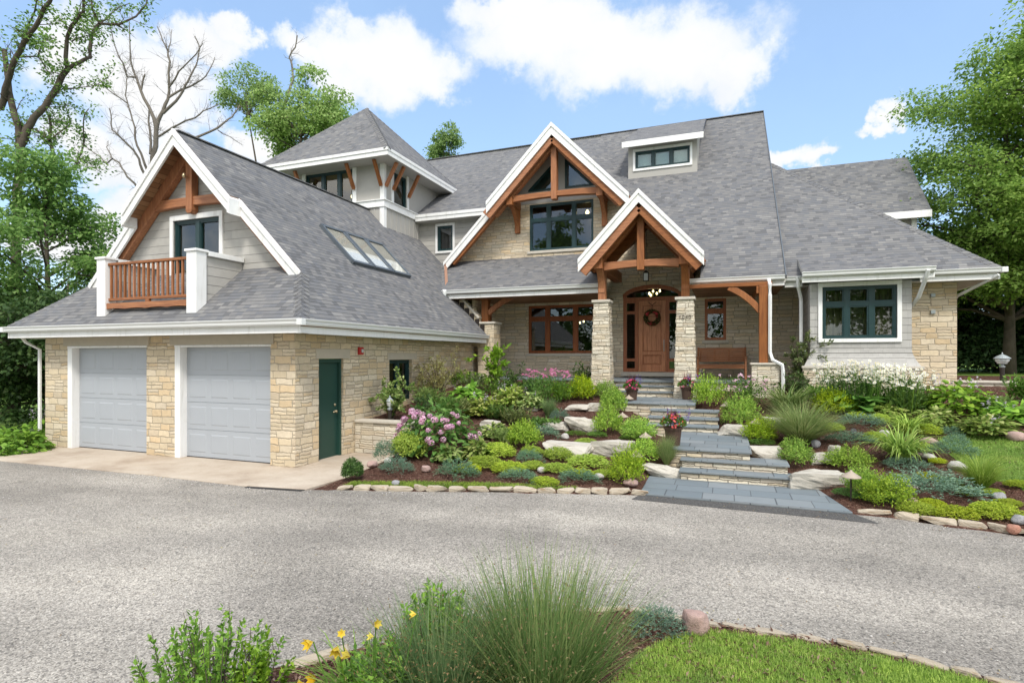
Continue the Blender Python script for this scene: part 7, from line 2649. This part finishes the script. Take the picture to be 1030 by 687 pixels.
        mb.build('lamp_head', 'black_rubber', None).parent = t
    elif kind in ('fg_grass', 'fg_grass_small'):
        t = thing(nm, loc, label, cat, group)
        big = kind == 'fg_grass'
        n = 1500 if big else 1300
        pts, qs = blades(g, n, h * 1.12, w * 0.26, (0.0, 0.8), 0.0095, 0.3, 6, rim=0.7)
        put('blade_tuft', blade_mesh('blade_tuft', qs, 'blade_grey'), parent=t)
        pts2, qs2 = blades(g, n // 5, h * 0.9, w * 0.24, (0.2, 0.9), 0.006, 0.7, 6, rim=0.6)
        put('dry_blades', blade_mesh('dry_blades', qs2, 'blade_tan'), parent=t)
        S = np.concatenate([pts[j] * (1 - f) + pts[j + 1] * f for j, f in ((3, 0.6), (4, 0.1), (4, 0.5), (4, 0.9), (5, 0.3))])
        S = S[g.random(len(S)) < 0.2]
        put('seed_heads', leafm('seed_heads', leaves(S, rdir(len(S), g) + [0, 0, 0.6], rdir(len(S), g), 0.02, 0.008), 'seed_head'), parent=t)
    elif kind in ('fg_bush', 'fg_upright'):
        t = thing(nm, loc, label, cat, group)
        light = (k == 0 and kind == 'fg_bush') or kind == 'fg_bush' or k == 1
        mb, P, A = MB(), [], []
        ns = int((46 if kind == 'fg_bush' else 95) * w / 0.7)
        for s_ in range(ns):
            a, rr = g.uniform(0, 6.28), w * 0.5 * math.sqrt(g.random())
            b = Vector((rr * 0.55 * math.cos(a), rr * 0.55 * math.sin(a), 0))
            e = Vector((rr * math.cos(a), rr * math.sin(a), h * g.uniform(0.5, 1.05) * (1 - 0.35 * (rr / (w * 0.5)) ** 2)))
            mb.tube([b, b.lerp(e, 0.5) + Vector(g.normal(size=3)) * 0.03, e + Vector(g.normal(size=3)) * 0.03], [0.005, 0.004, 0.0015], 4)
            for q in range(22):
                f = 0.2 + 0.8 * q / 21
                P.append(b.lerp(e, f))
                A.append((e - b).normalized())
        P, A = np.array(P), np.array(A)
        P = np.concatenate([P, P])
        A = np.concatenate([A, A])
        T = unit(A * 0.75 + rdir(len(P), g))
        V = leaves(P, T, rdir(len(P), g) + [0, 0, 0.7], (0.05 if kind == 'fg_bush' else 0.055) * g.uniform(.5, 1.2, len(P)), 0.022 * g.uniform(.7, 1.2, len(P)))
        me = mb.build('stems', 'bark', None)
        me.parent = t
        put('foliage', leafm('foliage', V, 'leaf_hosta'), parent=t)
    elif kind == 'fg_daylily':
        t = thing(nm, loc, label, cat, group)
        pts, qs = blades(g, 170, h * 0.95, w * 0.3, (0.1, 0.75), 0.02, 1.1, 6)
        put('leaf_fan', blade_mesh('leaf_fan', qs, 'blade_green'), parent=t)
        for li_, (fx, fy, fz) in enumerate(LILIES):
            fs = 1.15 if li_ < 5 else 0.8
            p = Vector((fx - x, fy - y, fz - z - 0.04))
            mb = MB()
            mb.tube([(p.x * 0.4, p.y * 0.4, 0), (p.x * 0.8, p.y * 0.8, p.z * 0.6), p], [0.005, 0.004, 0.004], 5)
            st = mb.build('flower_stalk', 'leaf_green', None)
            st.parent = t
            ax = unit(np.array([g.normal() * 0.8, -0.6, 0.35 + g.normal() * 0.3])[None])[0]
            A = unit(np.cross(ax, [0.2, 0.5, 0.8])[None])[0]
            B = np.cross(ax, A)
            F = []
            for j in range(6):
                q = 2 * math.pi * j / 6
                o_ = A * math.cos(q) + B * math.sin(q)
                base = np.array(p)[None]
                F.append(leaves(base, (ax * 0.8 + o_ * 0.55)[None], (o_ - ax)[None], 0.062 * fs, 0.036 * fs, -0.15))
            put('blossom', leafm('blossom', np.concatenate(F), 'petal_yellow'), parent=t)
    elif kind == 'fg_juniper':
        hs = 0.26
        o = put(nm, PROTO['juniper'][0], loc, 0, (w, w, hs))
        tag(o, label, cat)

# ---- kerb stones, one by one
def kerb(p0, p1, fn, label, group, lmin=0.22, lmax=0.42, seed=3, hz=0.09, dp=0.13):
    g = np.random.default_rng(seed)
    x = p0
    i = 0
    while x < p1:
        L = g.uniform(lmin, lmax)
        ya, yb = fn(x), fn(min(x + L, p1 + 0.3))
        c = ((x + x + L) / 2, (ya + yb) / 2)
        ang = math.atan2(yb - ya, L)
        o = put('kerb_stone', ROCKS['kerb_stone'][i % 9], (c[0], c[1], 0.035 + g.uniform(-0.01, 0.012)), ang + g.uniform(-0.07, 0.07) + (math.pi if i % 2 else 0), (L / math.cos(ang) * 1.0, dp * g.uniform(0.85, 1.15), hz * g.uniform(0.9, 1.15)))
        tag(o, label, 'kerb stone', group)
        x += L + 0.002
        i += 1
kerb(-6.15, -1.45, lambda x: float(edge_y(x)) + 0.10, 'rough buff kerb stone in the row between driveway and left bed', 'kerb stones of the left bed', seed=3)
kerb(1.78, 4.6, lambda x: float(edge_y(x)) + 0.12, 'rough buff kerb stone in the row between driveway and right bed', 'kerb stones of the right bed', seed=4)
IX, IY = np.array([p[0] for p in ISL]), np.array([p[1] for p in ISL])
kerb(-1.1, 3.0, lambda x: float(np.interp(x, IX, IY)) - 0.03, 'rough buff kerb stone edging the foreground island', 'kerb stones of the island', 0.16, 0.32, 5, 0.04, 0.08)
kerb(-2.95, -2.65, lambda x: float(np.interp(x, IX, IY)) - 0.03, 'white kerb stone beside the yellow daylily', None, 0.3, 0.32, 6)

# ---- flower pots on the steps
def flower_pot(x, y, z, r, h, label, main, seed):
    g = np.random.default_rng(seed)
    t = thing('flower_pot', (x, y, z), label, 'flower pot', 'flower pots on the steps')
    mb = MB()
    mb.lathe([(r * 0.74, 0), (r * 0.76, 0.02), (r * 0.95, h * 0.86), (r * 1.06, h * 0.87), (r * 1.06, h), (r * 0.95, h), (r * 0.93, h - 0.03), (0.01, h - 0.04)], (0, 0, 0), 20)
    mb.build('pot', 'pot_brown', None, smooth=False).parent = t
    n = 330
    d = rdir(n, g)
    P = np.stack([d[:, 0] * r * 1.2, d[:, 1] * r * 1.2, h + 0.02 + np.abs(d[:, 2]) * 0.16], 1) * np.array([1, 1, 1])
    T = unit(d * [1, 1, 0.5] + [0, 0, 0.4])
    put('foliage', leafm('foliage', leaves(P, T, rdir(n, g) + [0, 0, 1], 0.075, 0.04), 'leaf_green'), parent=t)
    m = 46
    d = rdir(m, g)
    P = np.stack([d[:, 0] * r * 1.25, d[:, 1] * r * 1.25 - 0.03, h + 0.02 + np.abs(d[:, 2]) * 0.24], 1)
    F = [leaves(P, unit(np.cross(d, rdir(m, g))), d + [0, -0.5, 0.4], 0.045, 0.042) for _ in range(4)]
    put('blossom', leafm('blossom', np.concatenate(F), main), parent=t)
    B, Tp = stalks(g, 15, r * 0.8, h + 0.30, h + 0.48)
    B[:, 2] = h - 0.02
    V = leaves(B, Tp - B, rdir(15, g), np.linalg.norm(Tp - B, axis=1), 0.035)
    put('burgundy_leaves', leafm('burgundy_leaves', V, 'leaf_burgundy'), parent=t)
    B, Tp = stalks(g, 9, r * 1.3, h + 0.25, h + 0.36)
    Tp[:, 0] += 0.12
    P = np.concatenate([B + (Tp - B) * q for q in (0.6, 0.7, 0.8, 0.9, 1.0)])
    P[:, 2] = np.maximum(P[:, 2], h + 0.08)
    put('salvia_spikes', leafm('salvia_spikes', np.concatenate([leaves(P, rdir(len(P), g), rdir(len(P), g), 0.04, 0.02) for _ in range(3)]), 'petal_violet'), parent=t)
flower_pot(-2.36, 15.35, 1.07, 0.165, 0.30, 'brown pot of pink flowers left of the upper landing', 'petal_hot', 1)
flower_pot(-0.97, 16.1, 1.07, 0.175, 0.33, 'brown pot of pink and purple flowers at the right stone column', 'petal_hot', 2)
flower_pot(-0.95, 11.35, 0.52, 0.17, 0.36, 'brown pot of red flowers left of the middle landing', 'petal_red', 3)

# ---- masonry in the garden
t = thing('stone_planter', (-7.3, 11.0, 0), 'pale stone planter wall beside the green side door', 'planter wall')
mb = MB()
mb.box(-8.06, -6.55, 10.93, 11.2, -0.1, 0.72)
mb.box(-6.82, -6.55, 11.2, 13.2, -0.1, 0.72)
o = mb.build('wall', 'pale_stone', t)
mb = MB()
mb.box(-8.06, -6.51, 10.89, 11.24, 0.72, 0.78)
mb.box(-6.86, -6.51, 11.24, 13.2, 0.72, 0.78)
mb.build('cap', 'cap_stone', t, bevel=0.012)
t = thing('garden_wall', (6.4, 18.0, 1.0), 'low pale stone garden wall running off the right corner of the house', 'garden wall')
mb = MB()
mb.box(5.67, 7.0, 17.9, 18.2, 0.7, 1.56)
mb.build('wall', 'pale_stone', t)
mb = MB()
mb.box(5.67, 7.05, 17.85, 18.25, 1.56, 1.62)
mb.build('cap', 'cap_stone', t, bevel=0.012)

def garden_lamp(x, y, z, h, w, label):
    t = thing('garden_lamp', (x, y, z), label, 'garden lamp', 'garden lamps')
    hp = h * 0.52
    mb = MB()
    mb.tube([(0, 0, -0.05), (0, 0, hp)], 0.05, 10)
    mb.build('post', 'dark_metal', None).parent = t
    mb = MB()
    r = w / 2
    mb.lathe([(0.055, hp - 0.03), (0.065, hp), (0.035, hp + 0.02), (0.03, hp + h * 0.07), (r * 0.55, hp + h * 0.09)], (0, 0, 0), 14)
    mb.lathe([(r, hp + h * 0.27), (r * 1.02, hp + h * 0.285), (r * 0.65, hp + h * 0.36), (r * 0.2, hp + h * 0.42), (0.012, hp + h * 0.44), (0.02, hp + h * 0.46), (0.004, hp + h * 0.50)], (0, 0, 0), 14)
    hd = mb.build('lamp_head', 'lantern_grey', None)
    hd.parent = t
    mb = MB()
    mb.lathe([(r * 0.52, hp + h * 0.092), (r * 0.82, hp + h * 0.20), (r * 0.8, hp + h * 0.268)], (0, 0, 0), 14)
    put('globe', mb.build('globe', 'frosted_glass', None).data, parent=hd)
    bpy.data.objects.remove([o for o in COL.objects if o.name.startswith('globe') and o.parent is None][0])
    return t
garden_lamp(-7.38, 11.33, 0.70, 0.62, 0.20, 'grey garden lamp in the stone planter beside the green door')
garden_lamp(6.69, 18.05, 1.62, 0.72, 0.36, 'grey garden lamp standing on the low wall at the right edge')

# ---- bench, wreath, lantern
t = thing('bench', (-0.11, 18.9, 1.54), 'reddish wooden bench with paneled back under the small porch window', 'bench')
X0, X1 = -0.84, 0.62
def part(name, fn, bevel=0.006, mat='bench_wood', parent=None):
    m = MB()
    fn(m)
    return m.build(name, mat, parent or t, bevel=bevel)
part('seat', lambda m: m.box(X0 + 0.03, X1 - 0.03, 18.62, 19.08, 1.96, 2.0))
def back(m):
    m.box(X0 + 0.05, X1 - 0.05, 19.08, 19.12, 2.44, 2.52)
    m.box(X0 + 0.05, X1 - 0.05, 19.08, 19.12, 2.08, 2.14)
    for q in range(4):
        xx = X0 + 0.07 + q * ((X1 - X0 - 0.18) / 3)
        m.box(xx, xx + 0.05, 19.07, 19.12, 2.14, 2.44)
    for q in range(5):
        m.box(X0 + 0.07, X1 - 0.07, 19.095, 19.105, 2.15 + q * 0.058, 2.15 + q * 0.058 + 0.05)
part('backrest', back)
for xx in (X0, X1 - 0.06):
    part('leg', lambda m: m.box(xx, xx + 0.06, 18.6, 18.66, 1.54, 2.2))
    part('leg', lambda m: m.box(xx, xx + 0.06, 19.06, 19.13, 1.54, 2.54))
    part('armrest', lambda m: m.box(xx - 0.01, xx + 0.07, 18.56, 19.06, 2.2, 2.235))
part('apron', lambda m: m.box(X0 + 0.06, X1 - 0.06, 18.625, 18.65, 1.87, 1.96))
t = thing('wreath', (-2.32, 19.49, 3.57), 'round wreath of greenery with dark red flowers hanging on the front door', 'wreath')
g = np.random.default_rng(77)
n = 900
a = g.uniform(0, 6.28, n)
b = g.uniform(0, 6.28, n)
P = np.stack([(0.19 + 0.06 * np.cos(b)) * np.cos(a), 0.05 * np.sin(b), (0.19 + 0.06 * np.cos(b)) * np.sin(a)], 1)
put('greenery', leafm('greenery', leaves(P, np.stack([np.cos(a), np.sin(b) * 0.5 - 0.2, np.sin(a)], 1) + rdir(n, g) * 0.9, rdir(n, g), 0.06, 0.025), 'wreath_leaf'), parent=t)
m_ = 60
a = g.choice([2.4, 0.7, 4.7, 2.5, 0.6], m_) + g.normal(size=m_) * 0.22
P = np.stack([0.19 * np.cos(a), -0.06 + g.normal(size=m_) * 0.01, 0.19 * np.sin(a)], 1) + g.normal(size=(m_, 3)) * 0.02
put('red_flowers', leafm('red_flowers', np.concatenate([leaves(P, rdir(m_, g), np.tile([0, -1, 0.2], (m_, 1)), 0.045, 0.035) for _ in range(3)]), 'petal_red'), parent=t)
mb = MB()
mb.tube([(0, 0.01, 0.22), (0, 0.03, 0.42), (-0.14, 0.04, 0.53)], 0.008, 6)
mb.tube([(0, 0.03, 0.42), (0.14, 0.04, 0.53)], 0.008, 6)
mb.build('hanger', 'dark_metal', None).parent = t
t = thing('hanging_lantern', (-2.3, 17.8, 4.6), 'small black lantern hanging from the entry gable above the door', 'lantern')
mb = MB()
for sx in (-1, 1):
    for sy in (-1, 1):
        mb.box(sx * 0.07 - 0.008, sx * 0.07 + 0.008, sy * 0.07 - 0.008, sy * 0.07 + 0.008, 0, 0.24)
mb.box(-0.085, 0.085, -0.085, 0.085, -0.012, 0.0)
mb.hexa([(-.09, -.09, .24), (.09, -.09, .24), (.09, .09, .24), (-.09, .09, .24), (-.03, -.03, .31), (.03, -.03, .31), (.03, .03, .31), (-.03, .03, .31)])
mb.build('lantern_frame', 'dark_metal', None).parent = t
mb = MB()
mb.tube([(0, 0, 0.31), (0, 0, 2.0)], 0.008, 6)
mb.build('rod', 'dark_metal', None).parent = t
mb = MB()
mb.box(-0.062, 0.062, -0.062, 0.062, 0.0, 0.235)
mb.build('glass_box', 'frosted_glass', None).parent = t

# ---- lawns and bark chips (nobody could count them)
def scatter(poly_fn, n, box, zfn, g):
    x = g.uniform(box[0], box[1], n)
    y = g.uniform(box[2], box[3], n)
    ok = poly_fn(x, y)
    x, y = x[ok], y[ok]
    return np.stack([x, y, zfn(x, y)], 1)


def inpoly(poly):
    P = np.array(poly)

    def f(x, y):
        r = np.zeros(len(x), bool)
        for (x0, y0), (x1, y1) in zip(P, np.roll(P, -1, 0)):
            c = ((y0 > y) != (y1 > y)) & (x < (x1 - x0) * (y - y0) / (y1 - y0 + 1e-12) + x0)
            r ^= c
        return r
    return f


def lawn(name, base, ln, wd, seed, label=None):
    g = np.random.default_rng(seed)
    n = len(base)
    a = g.uniform(0, 6.28, n)
    H = np.stack([np.cos(a), np.sin(a), np.zeros(n)], 1)
    S = np.stack([-np.sin(a), np.cos(a), np.zeros(n)], 1)
    L = (ln * g.uniform(0.5, 1.2, n))[:, None]
    b = g.uniform(0.1, 0.9, (n, 1))
    m = base + H * L * b * 0.35 + np.array([0, 0, 1]) * L * 0.6
    tp = base + H * L * b + np.array([0, 0, 1]) * L * (1.0 - 0.35 * b)
    w = wd * g.uniform(.7, 1.3, (n, 1))
    V = np.stack([base - S * w, base + S * w, m + S * w * 0.8, m - S * w * 0.8, tp + S * 0.0004, tp - S * 0.0004], 1)
    idx = np.arange(n * 6).reshape(n, 6)
    Q = np.concatenate([idx[:, [0, 1, 2, 3]], idx[:, [3, 2, 4, 5]]])
    o = put(name, fast_quads(name, V, Q, 'lawn_blade'))
    tag(o, label, 'grass', kind='stuff')


gl = np.random.default_rng(9)
lawn('lawn_grass', scatter(inpoly(isl_lawn), 120000, (-1.1, 3.2, 2.4, 5.0), lambda x, y: np.full(len(x), 0.036), gl), 0.042, 0.0022, 1)
RL = [(3.9, 13.3), (4.3, 13.55), (4.8, 13.4), (5.2, 13.2), (7, 13.2), (12, 13), (12, 6), (7, 8.2), (5.2, 9.5), (4.4, 10.4), (4.08, 10.9), (3.87, 11.4), (3.84, 12.2)]
mb = MB()
for ix in range(85):
    for iy in range(80):
        cx_, cy_ = 3.6 + ix * 0.1, 6 + iy * 0.1
        if inpoly(RL)(np.array([cx_ + 0.05]), np.array([cy_ + 0.05]))[0]:
            mb.poly([(px, py, float(terr(px, py)) - 0.012) for px, py in ((cx_, cy_), (cx_ + .1, cy_), (cx_ + .1, cy_ + .1), (cx_, cy_ + .1))])
tag(mb.build('lawn', 'turf'), kind='structure')
lawn('lawn_grass', scatter(inpoly(RL), 110000, (3.7, 10.5, 7, 13.7), lambda x, y: terr(x, y) - 0.014, gl), 0.05, 0.004, 2)
KS = [(-6.1, 7.95), (-5.0, 8.25), (-3.5, 8.78), (-2.3, 9.12), (-2.3, 9.22), (-3.6, 9.02), (-5.0, 8.6), (-6.1, 8.2)]
lawn('lawn_grass', scatter(inpoly(KS), 40000, (-6.2, -2.2, 7.9, 9.3), lambda x, y: terr(x, y) - 0.02, gl), 0.06, 0.004, 3)
def bed(x, y):
    return (y > edge_y(x) + 0.15) & ~((x < -6.4) & (y < 11.2)) & (np.abs(x + 0.35 + (y - 12) * 0.34) > 0.95)
c = scatter(bed, 26000, (-7.5, 8, 7.8, 17), lambda x, y: terr(x, y) - 0.012, gl)
c2 = scatter(inpoly([p for p in ISL]), 9000, (-3.5, 1, 2.5, 5), lambda x, y: np.full(len(x), 0.04), gl)
n = len(c)
chips = leaves(np.concatenate([c, c2]), np.concatenate([rdir(n, gl), rdir(len(c2), gl)]) * [1, 1, 0.25], rdir(n + len(c2), gl) * 0.5 + [0, 0, 1], 0.055, 0.018)
leaf_mat('bark_chip', (0.05, 0.022, 0.015), (0.13, 0.06, 0.042), (0.30, 0.19, 0.14), trans=0.0, rough=0.9, spec=0.1)
tag(put('bark_chips', leafm('bark_chips', chips, 'bark_chip')), kind='stuff')

def on_drive(x, y):
    return (y < edge_y(x) - 0.02) & ~inpoly(ISL + [(0, -3)])(x, y)
near = lambda x, y: on_drive(x, y) & ((gl.random(len(x)) < 0.06) | (gl.random(len(x)) < np.exp(-(edge_y(x) - y) / 0.22)) | (gl.random(len(x)) < np.exp(-np.abs(y - np.interp(x, IX, IY)) / 0.18)))
P = scatter(near, 9000, (-12, 5, 2.5, 9.4), lambda x, y: np.full(len(x), 0.008), gl)
n = len(P)
leaf_mat('leaf_litter', (0.10, 0.06, 0.03), (0.22, 0.15, 0.07), (0.30, 0.27, 0.10), trans=0.1, rough=0.8)
tag(put('leaf_litter', leafm('leaf_litter', leaves(P, rdir(n, gl) * [1, 1, 0.15], rdir(n, gl) * 0.3 + [0, 0, 1], 0.03 * gl.uniform(0.4, 1.2, n), 0.012), 'leaf_litter')), kind='stuff')
P = scatter(lambda x, y: near(x, y) & ~((y > 8.7) & (x > -1.5) & (x < 2.0)), 9000, (-12, 5, 2.5, 9.4), lambda x, y: np.full(len(x), 0.004), gl)
n = len(P)
d = np.array([[1, 0, 0], [0, 1, 0], [-1, 0, 0], [0, -1, 0], [0, 0, 1.0]])
r = 0.009 * gl.uniform(0.5, 1.5, (n, 1))
a = gl.uniform(0, 6.28, n)
c_, s_ = np.cos(a)[:, None], np.sin(a)[:, None]
V = np.stack([P + r * np.concatenate([c_ * q[0] - s_ * q[1], s_ * q[0] + c_ * q[1], np.full((n, 1), q[2])], 1) for q in d], 1)
T3 = np.stack([V[:, [0, 1, 4]], V[:, [1, 2, 4]], V[:, [2, 3, 4]], V[:, [3, 0, 4]]], 1).reshape(-1, 3, 3)
tag(put('loose_gravel', fast_mesh('loose_gravel', T3, 3, 'pale_fieldstone')), kind='stuff')


# ================================================================== TREES
def limbs_tree(name, base, label, cat, limbs, bark, seed, twigs=3, twig_len=1.0, leaf=None, group=None, tr=1.0, bare_first=0):
    """tree whose limbs are laid out one by one; twigs and leaves grow from them"""
    g = np.random.default_rng(seed)
    t = thing(name, base, label, cat, group)
    b = Vector(base)
    mb = MB()
    tips, dirs = [], []
    for li, (pts, r0, r1) in enumerate(limbs):
        P = [Vector(p) - b for p in pts]
        # rounder curve through the points, with a little wobble
        Q = []
        for i in range(len(P) - 1):
            a, d = P[i], P[i + 1]
            Q.append(a)
            Q.append(a.lerp(d, 0.5) + Vector(g.normal(size=3)) * (d - a).length * 0.035)
        Q.append(P[-1])
        n = len(Q)
        mb.tube(Q, [r0 + (r1 - r0) * (i / (n - 1)) ** 0.8 for i in range(n)], 8, cap=False)
        for i in range(1, n):
            f = i / (n - 1)
            if f < 0.35 and r0 > 0.06:
                continue
            for k in range(twigs):
                if g.random() < 0.35:
                    continue
                d0 = (Q[i] - Q[i - 1]).normalized()
                d1 = (d0 + Vector(g.normal(size=3)) * 0.75 + Vector((0, 0, 0.25))).normalized()
                L = twig_len * g.uniform(0.35, 1.1) * (0.5 + r0 * 2)
                s = Q[i - 1].lerp(Q[i], g.random())
                m = s + d1 * L * 0.5 + Vector(g.normal(size=3)) * L * 0.07
                e = m + (d1 + Vector(g.normal(size=3)) * 0.35).normalized() * L * 0.5
                rr = max(0.006, min(0.02, (r0 + (r1 - r0) * f) * 0.35)) * tr
                mb.tube([s, m, e], [rr, rr * 0.7, rr * 0.3], 4, cap=False)
                lf = [] if li < bare_first else tips
                lf += [m, e]
                for q in range(3):
                    s2 = s.lerp(m, g.random()) if q else m
                    e2 = s2 + (d1 + Vector(g.normal(size=3)) * 0.7).normalized() * L * g.uniform(0.2, 0.5)
                    mb.tube([s2, e2], [rr * 0.5, rr * 0.2], 4, cap=False)
                    lf.append(e2)
    o = mb.build('trunk', bark, None, smooth=True)
    o.parent = t
    if leaf:
        mat, frac, per, L, cr = leaf
        T = np.array([tuple(p) for p in tips])
        keep = g.random(len(T)) < frac
        T = T[keep]
        n = len(T)
        out = []
        for j in range(per):
            off = rdir(n, g) * (cr * g.random(n))[:, None] * [1, 1, 0.6]
            out.append(leaves(T + off, off + rdir(n, g) * 0.3 * cr, rdir(n, g) + [0, 0, 1.2], L * g.uniform(0.7, 1.2, n), L * 0.6))
        put('crown', leafm('crown', np.concatenate(out), mat), parent=t)
    return t


limbs_tree('old_tree', OLD_LIMBS[0][0][0], 'large old tree with dark forked trunk and sparse leaves at the left edge', 'tree', OLD_LIMBS, 'bark', 31, 3, 1.3, ('leaf_maple', 0.34, 12, 0.14, 0.4))
limbs_tree('bare_tree', BARE_LIMBS[0][0][0], 'leafless grey tree rising behind the garage gable', 'tree', BARE_LIMBS, 'pale_bark', 32, 5, 1.5, None, None, 0.62)
bt = limbs_tree('half_bare_tree', BACK_LIMBS[0][0][0], 'leafy tree with a dead upright limb behind the tower roof', 'tree', BACK_LIMBS, 'pale_bark', 33, 2, 1.6, ('leaf_light', 0.8, 10, 0.22, 0.5), None, 1.0, 2)
g0 = np.random.default_rng(5)


def foliage_mass(name, base, label, seed, mat, lobes, group=None, height=8, r0=0.2, **k):
    return make_tree(name, base, label, group, seed=seed, mat=mat, height=height, r0=r0, lobes=lobes, **k)


RGT = 'trees right of the house'
make_tree('maple_tree', (10.0, 26.5, 1.5), 'tall layered green maple standing just beyond the right end of the house', RGT, seed=21, mat='leaf_maple_bright', height=10.5, r0=0.2,
          lobes=crown_lobes(g0, 56, (0.0, 0, 6.9), (4.2, 3.8, 6.5), 1.1), per_lobe=30, cl_r=0.62, per_cl=30, leaf=0.15, limb_from=0.2, flat=0.72)
make_tree('maple_tree', (14.2, 26.0, 1.5), 'broad green maple rising at the right edge of the photo', RGT, seed=22, mat='leaf_maple_bright', height=13.0, r0=0.22,
          lobes=crown_lobes(g0, 76, (-1.4, 0, 8.0), (4.8, 4.2, 8.2), 1.2), per_lobe=29, cl_r=0.65, per_cl=30, leaf=0.15, limb_from=0.25, flat=0.72)
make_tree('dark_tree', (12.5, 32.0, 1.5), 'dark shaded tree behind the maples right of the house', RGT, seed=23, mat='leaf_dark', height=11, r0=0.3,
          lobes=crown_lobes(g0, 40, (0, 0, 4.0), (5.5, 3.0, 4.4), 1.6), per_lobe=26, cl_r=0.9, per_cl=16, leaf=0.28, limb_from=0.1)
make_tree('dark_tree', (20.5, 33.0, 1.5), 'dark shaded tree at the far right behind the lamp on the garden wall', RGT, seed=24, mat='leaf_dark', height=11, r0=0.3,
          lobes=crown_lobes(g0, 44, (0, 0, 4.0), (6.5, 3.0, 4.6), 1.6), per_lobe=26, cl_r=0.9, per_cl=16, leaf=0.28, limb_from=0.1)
LFT = 'trees and bushes left of the garage'
make_tree('leafy_tree', (-23.2, 13.2, 0), 'bright green tree filling the left edge above the garage eave', LFT, seed=41, mat='leaf_maple', height=8.4, r0=0.16,
          lobes=crown_lobes(g0, 40, (-0.3, 0, 5.6), (2.8, 3.0, 4.4), 0.9), per_lobe=26, cl_r=0.5, per_cl=20, leaf=0.17, limb_from=0.12, flat=0.65)
make_tree('leafy_tree', (-21.4, 16.6, 0), 'green tree with drooping sprays between the old trunk and the balcony', LFT, seed=42, mat='leaf_maple', height=5.6, r0=0.14,
          lobes=crown_lobes(g0, 36, (0, 0, 3.6), (2.6, 2.8, 2.7), 0.9), per_lobe=26, cl_r=0.5, per_cl=20, leaf=0.17, limb_from=0.12, flat=0.65)
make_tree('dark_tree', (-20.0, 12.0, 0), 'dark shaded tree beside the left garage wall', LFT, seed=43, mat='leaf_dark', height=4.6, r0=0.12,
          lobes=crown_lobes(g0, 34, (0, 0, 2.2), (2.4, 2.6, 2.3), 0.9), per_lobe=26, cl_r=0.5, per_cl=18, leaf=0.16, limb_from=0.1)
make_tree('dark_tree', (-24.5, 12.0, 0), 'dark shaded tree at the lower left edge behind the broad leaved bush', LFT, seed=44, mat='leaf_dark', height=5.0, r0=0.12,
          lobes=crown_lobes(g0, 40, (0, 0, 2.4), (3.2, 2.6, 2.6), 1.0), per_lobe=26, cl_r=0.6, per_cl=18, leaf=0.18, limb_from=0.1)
make_tree('leafy_tree', (-25.0, 22.0, 0), 'hazy green tree showing just left of the balcony post', LFT, seed=45, mat='leaf_maple', height=7.5, r0=0.15,
          lobes=crown_lobes(g0, 30, (0, 0, 5.0), (2.6, 2.6, 3.0), 0.9), per_lobe=22, cl_r=0.5, per_cl=18, leaf=0.18, limb_from=0.12, flat=0.6)
BHD = 'tree tops behind the house'
make_tree('leafy_tree', (-24.2, 27.6, 0), 'rounded green tree crown just behind the tower roof', BHD, seed=46, mat='leaf_light', height=17.0, r0=0.25,
          lobes=crown_lobes(g0, 34, (0.3, 0, 16.9), (3.0, 2.6, 2.6), 0.95), per_lobe=24, cl_r=0.55, per_cl=18, leaf=0.2, limb_from=0.4, flat=0.4)
make_tree('leafy_tree', (-24.0, 26.6, 0), 'leafy bough reaching left above the garage ridge', BHD, seed=47, mat='leaf_light', height=18.5, r0=0.14, lean=(-0.2, 0),
          lobes=crown_lobes(g0, 14, (-3.7, 0, 18.7), (1.7, 1.4, 1.4), 0.75), per_lobe=16, cl_r=0.5, per_cl=16, leaf=0.18, limb_from=0.5, flat=0.4)
make_tree('leafy_tree', (-18.7, 35.7, 0), 'small tree top between the tower and the main ridge', BHD, seed=48, mat='leaf_light', height=17.4, r0=0.14,
          lobes=crown_lobes(g0, 18, (0, 0, 17.0), (1.0, 0.9, 1.9), 0.5), per_lobe=12, cl_r=0.4, per_cl=14, leaf=0.2, limb_from=0.6, flat=0.3)
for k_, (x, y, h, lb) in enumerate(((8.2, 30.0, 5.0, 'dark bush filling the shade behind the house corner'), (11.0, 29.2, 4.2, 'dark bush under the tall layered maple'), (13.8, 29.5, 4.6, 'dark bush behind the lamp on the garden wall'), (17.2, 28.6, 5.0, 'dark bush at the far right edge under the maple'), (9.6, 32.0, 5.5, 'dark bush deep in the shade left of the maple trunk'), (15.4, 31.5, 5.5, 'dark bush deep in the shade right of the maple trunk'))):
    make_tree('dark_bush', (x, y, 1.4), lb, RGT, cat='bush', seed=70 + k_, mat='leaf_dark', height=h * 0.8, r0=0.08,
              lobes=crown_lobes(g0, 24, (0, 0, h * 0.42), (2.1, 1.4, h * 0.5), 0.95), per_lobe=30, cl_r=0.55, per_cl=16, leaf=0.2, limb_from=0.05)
# trees across the drive, seen only in the window panes
for k_, (x, y, h) in enumerate(((-18, -24, 19), (-8, -26, 22), (2, -25, 20), (12, -26, 22), (22, -22, 19))):
    make_tree('leafy_tree', (x, y, 0), 'green tree across the driveway mirrored in the window panes', 'trees across the driveway', seed=60 + k_, mat='leaf_green', height=h, r0=0.3,
              lobes=crown_lobes(g0, 34, (0, 0, h * 0.5), (4.8, 3.6, h * 0.5), 2.0), per_lobe=20, cl_r=1.1, per_cl=14, leaf=0.5, twig=False, limb_from=0.15)
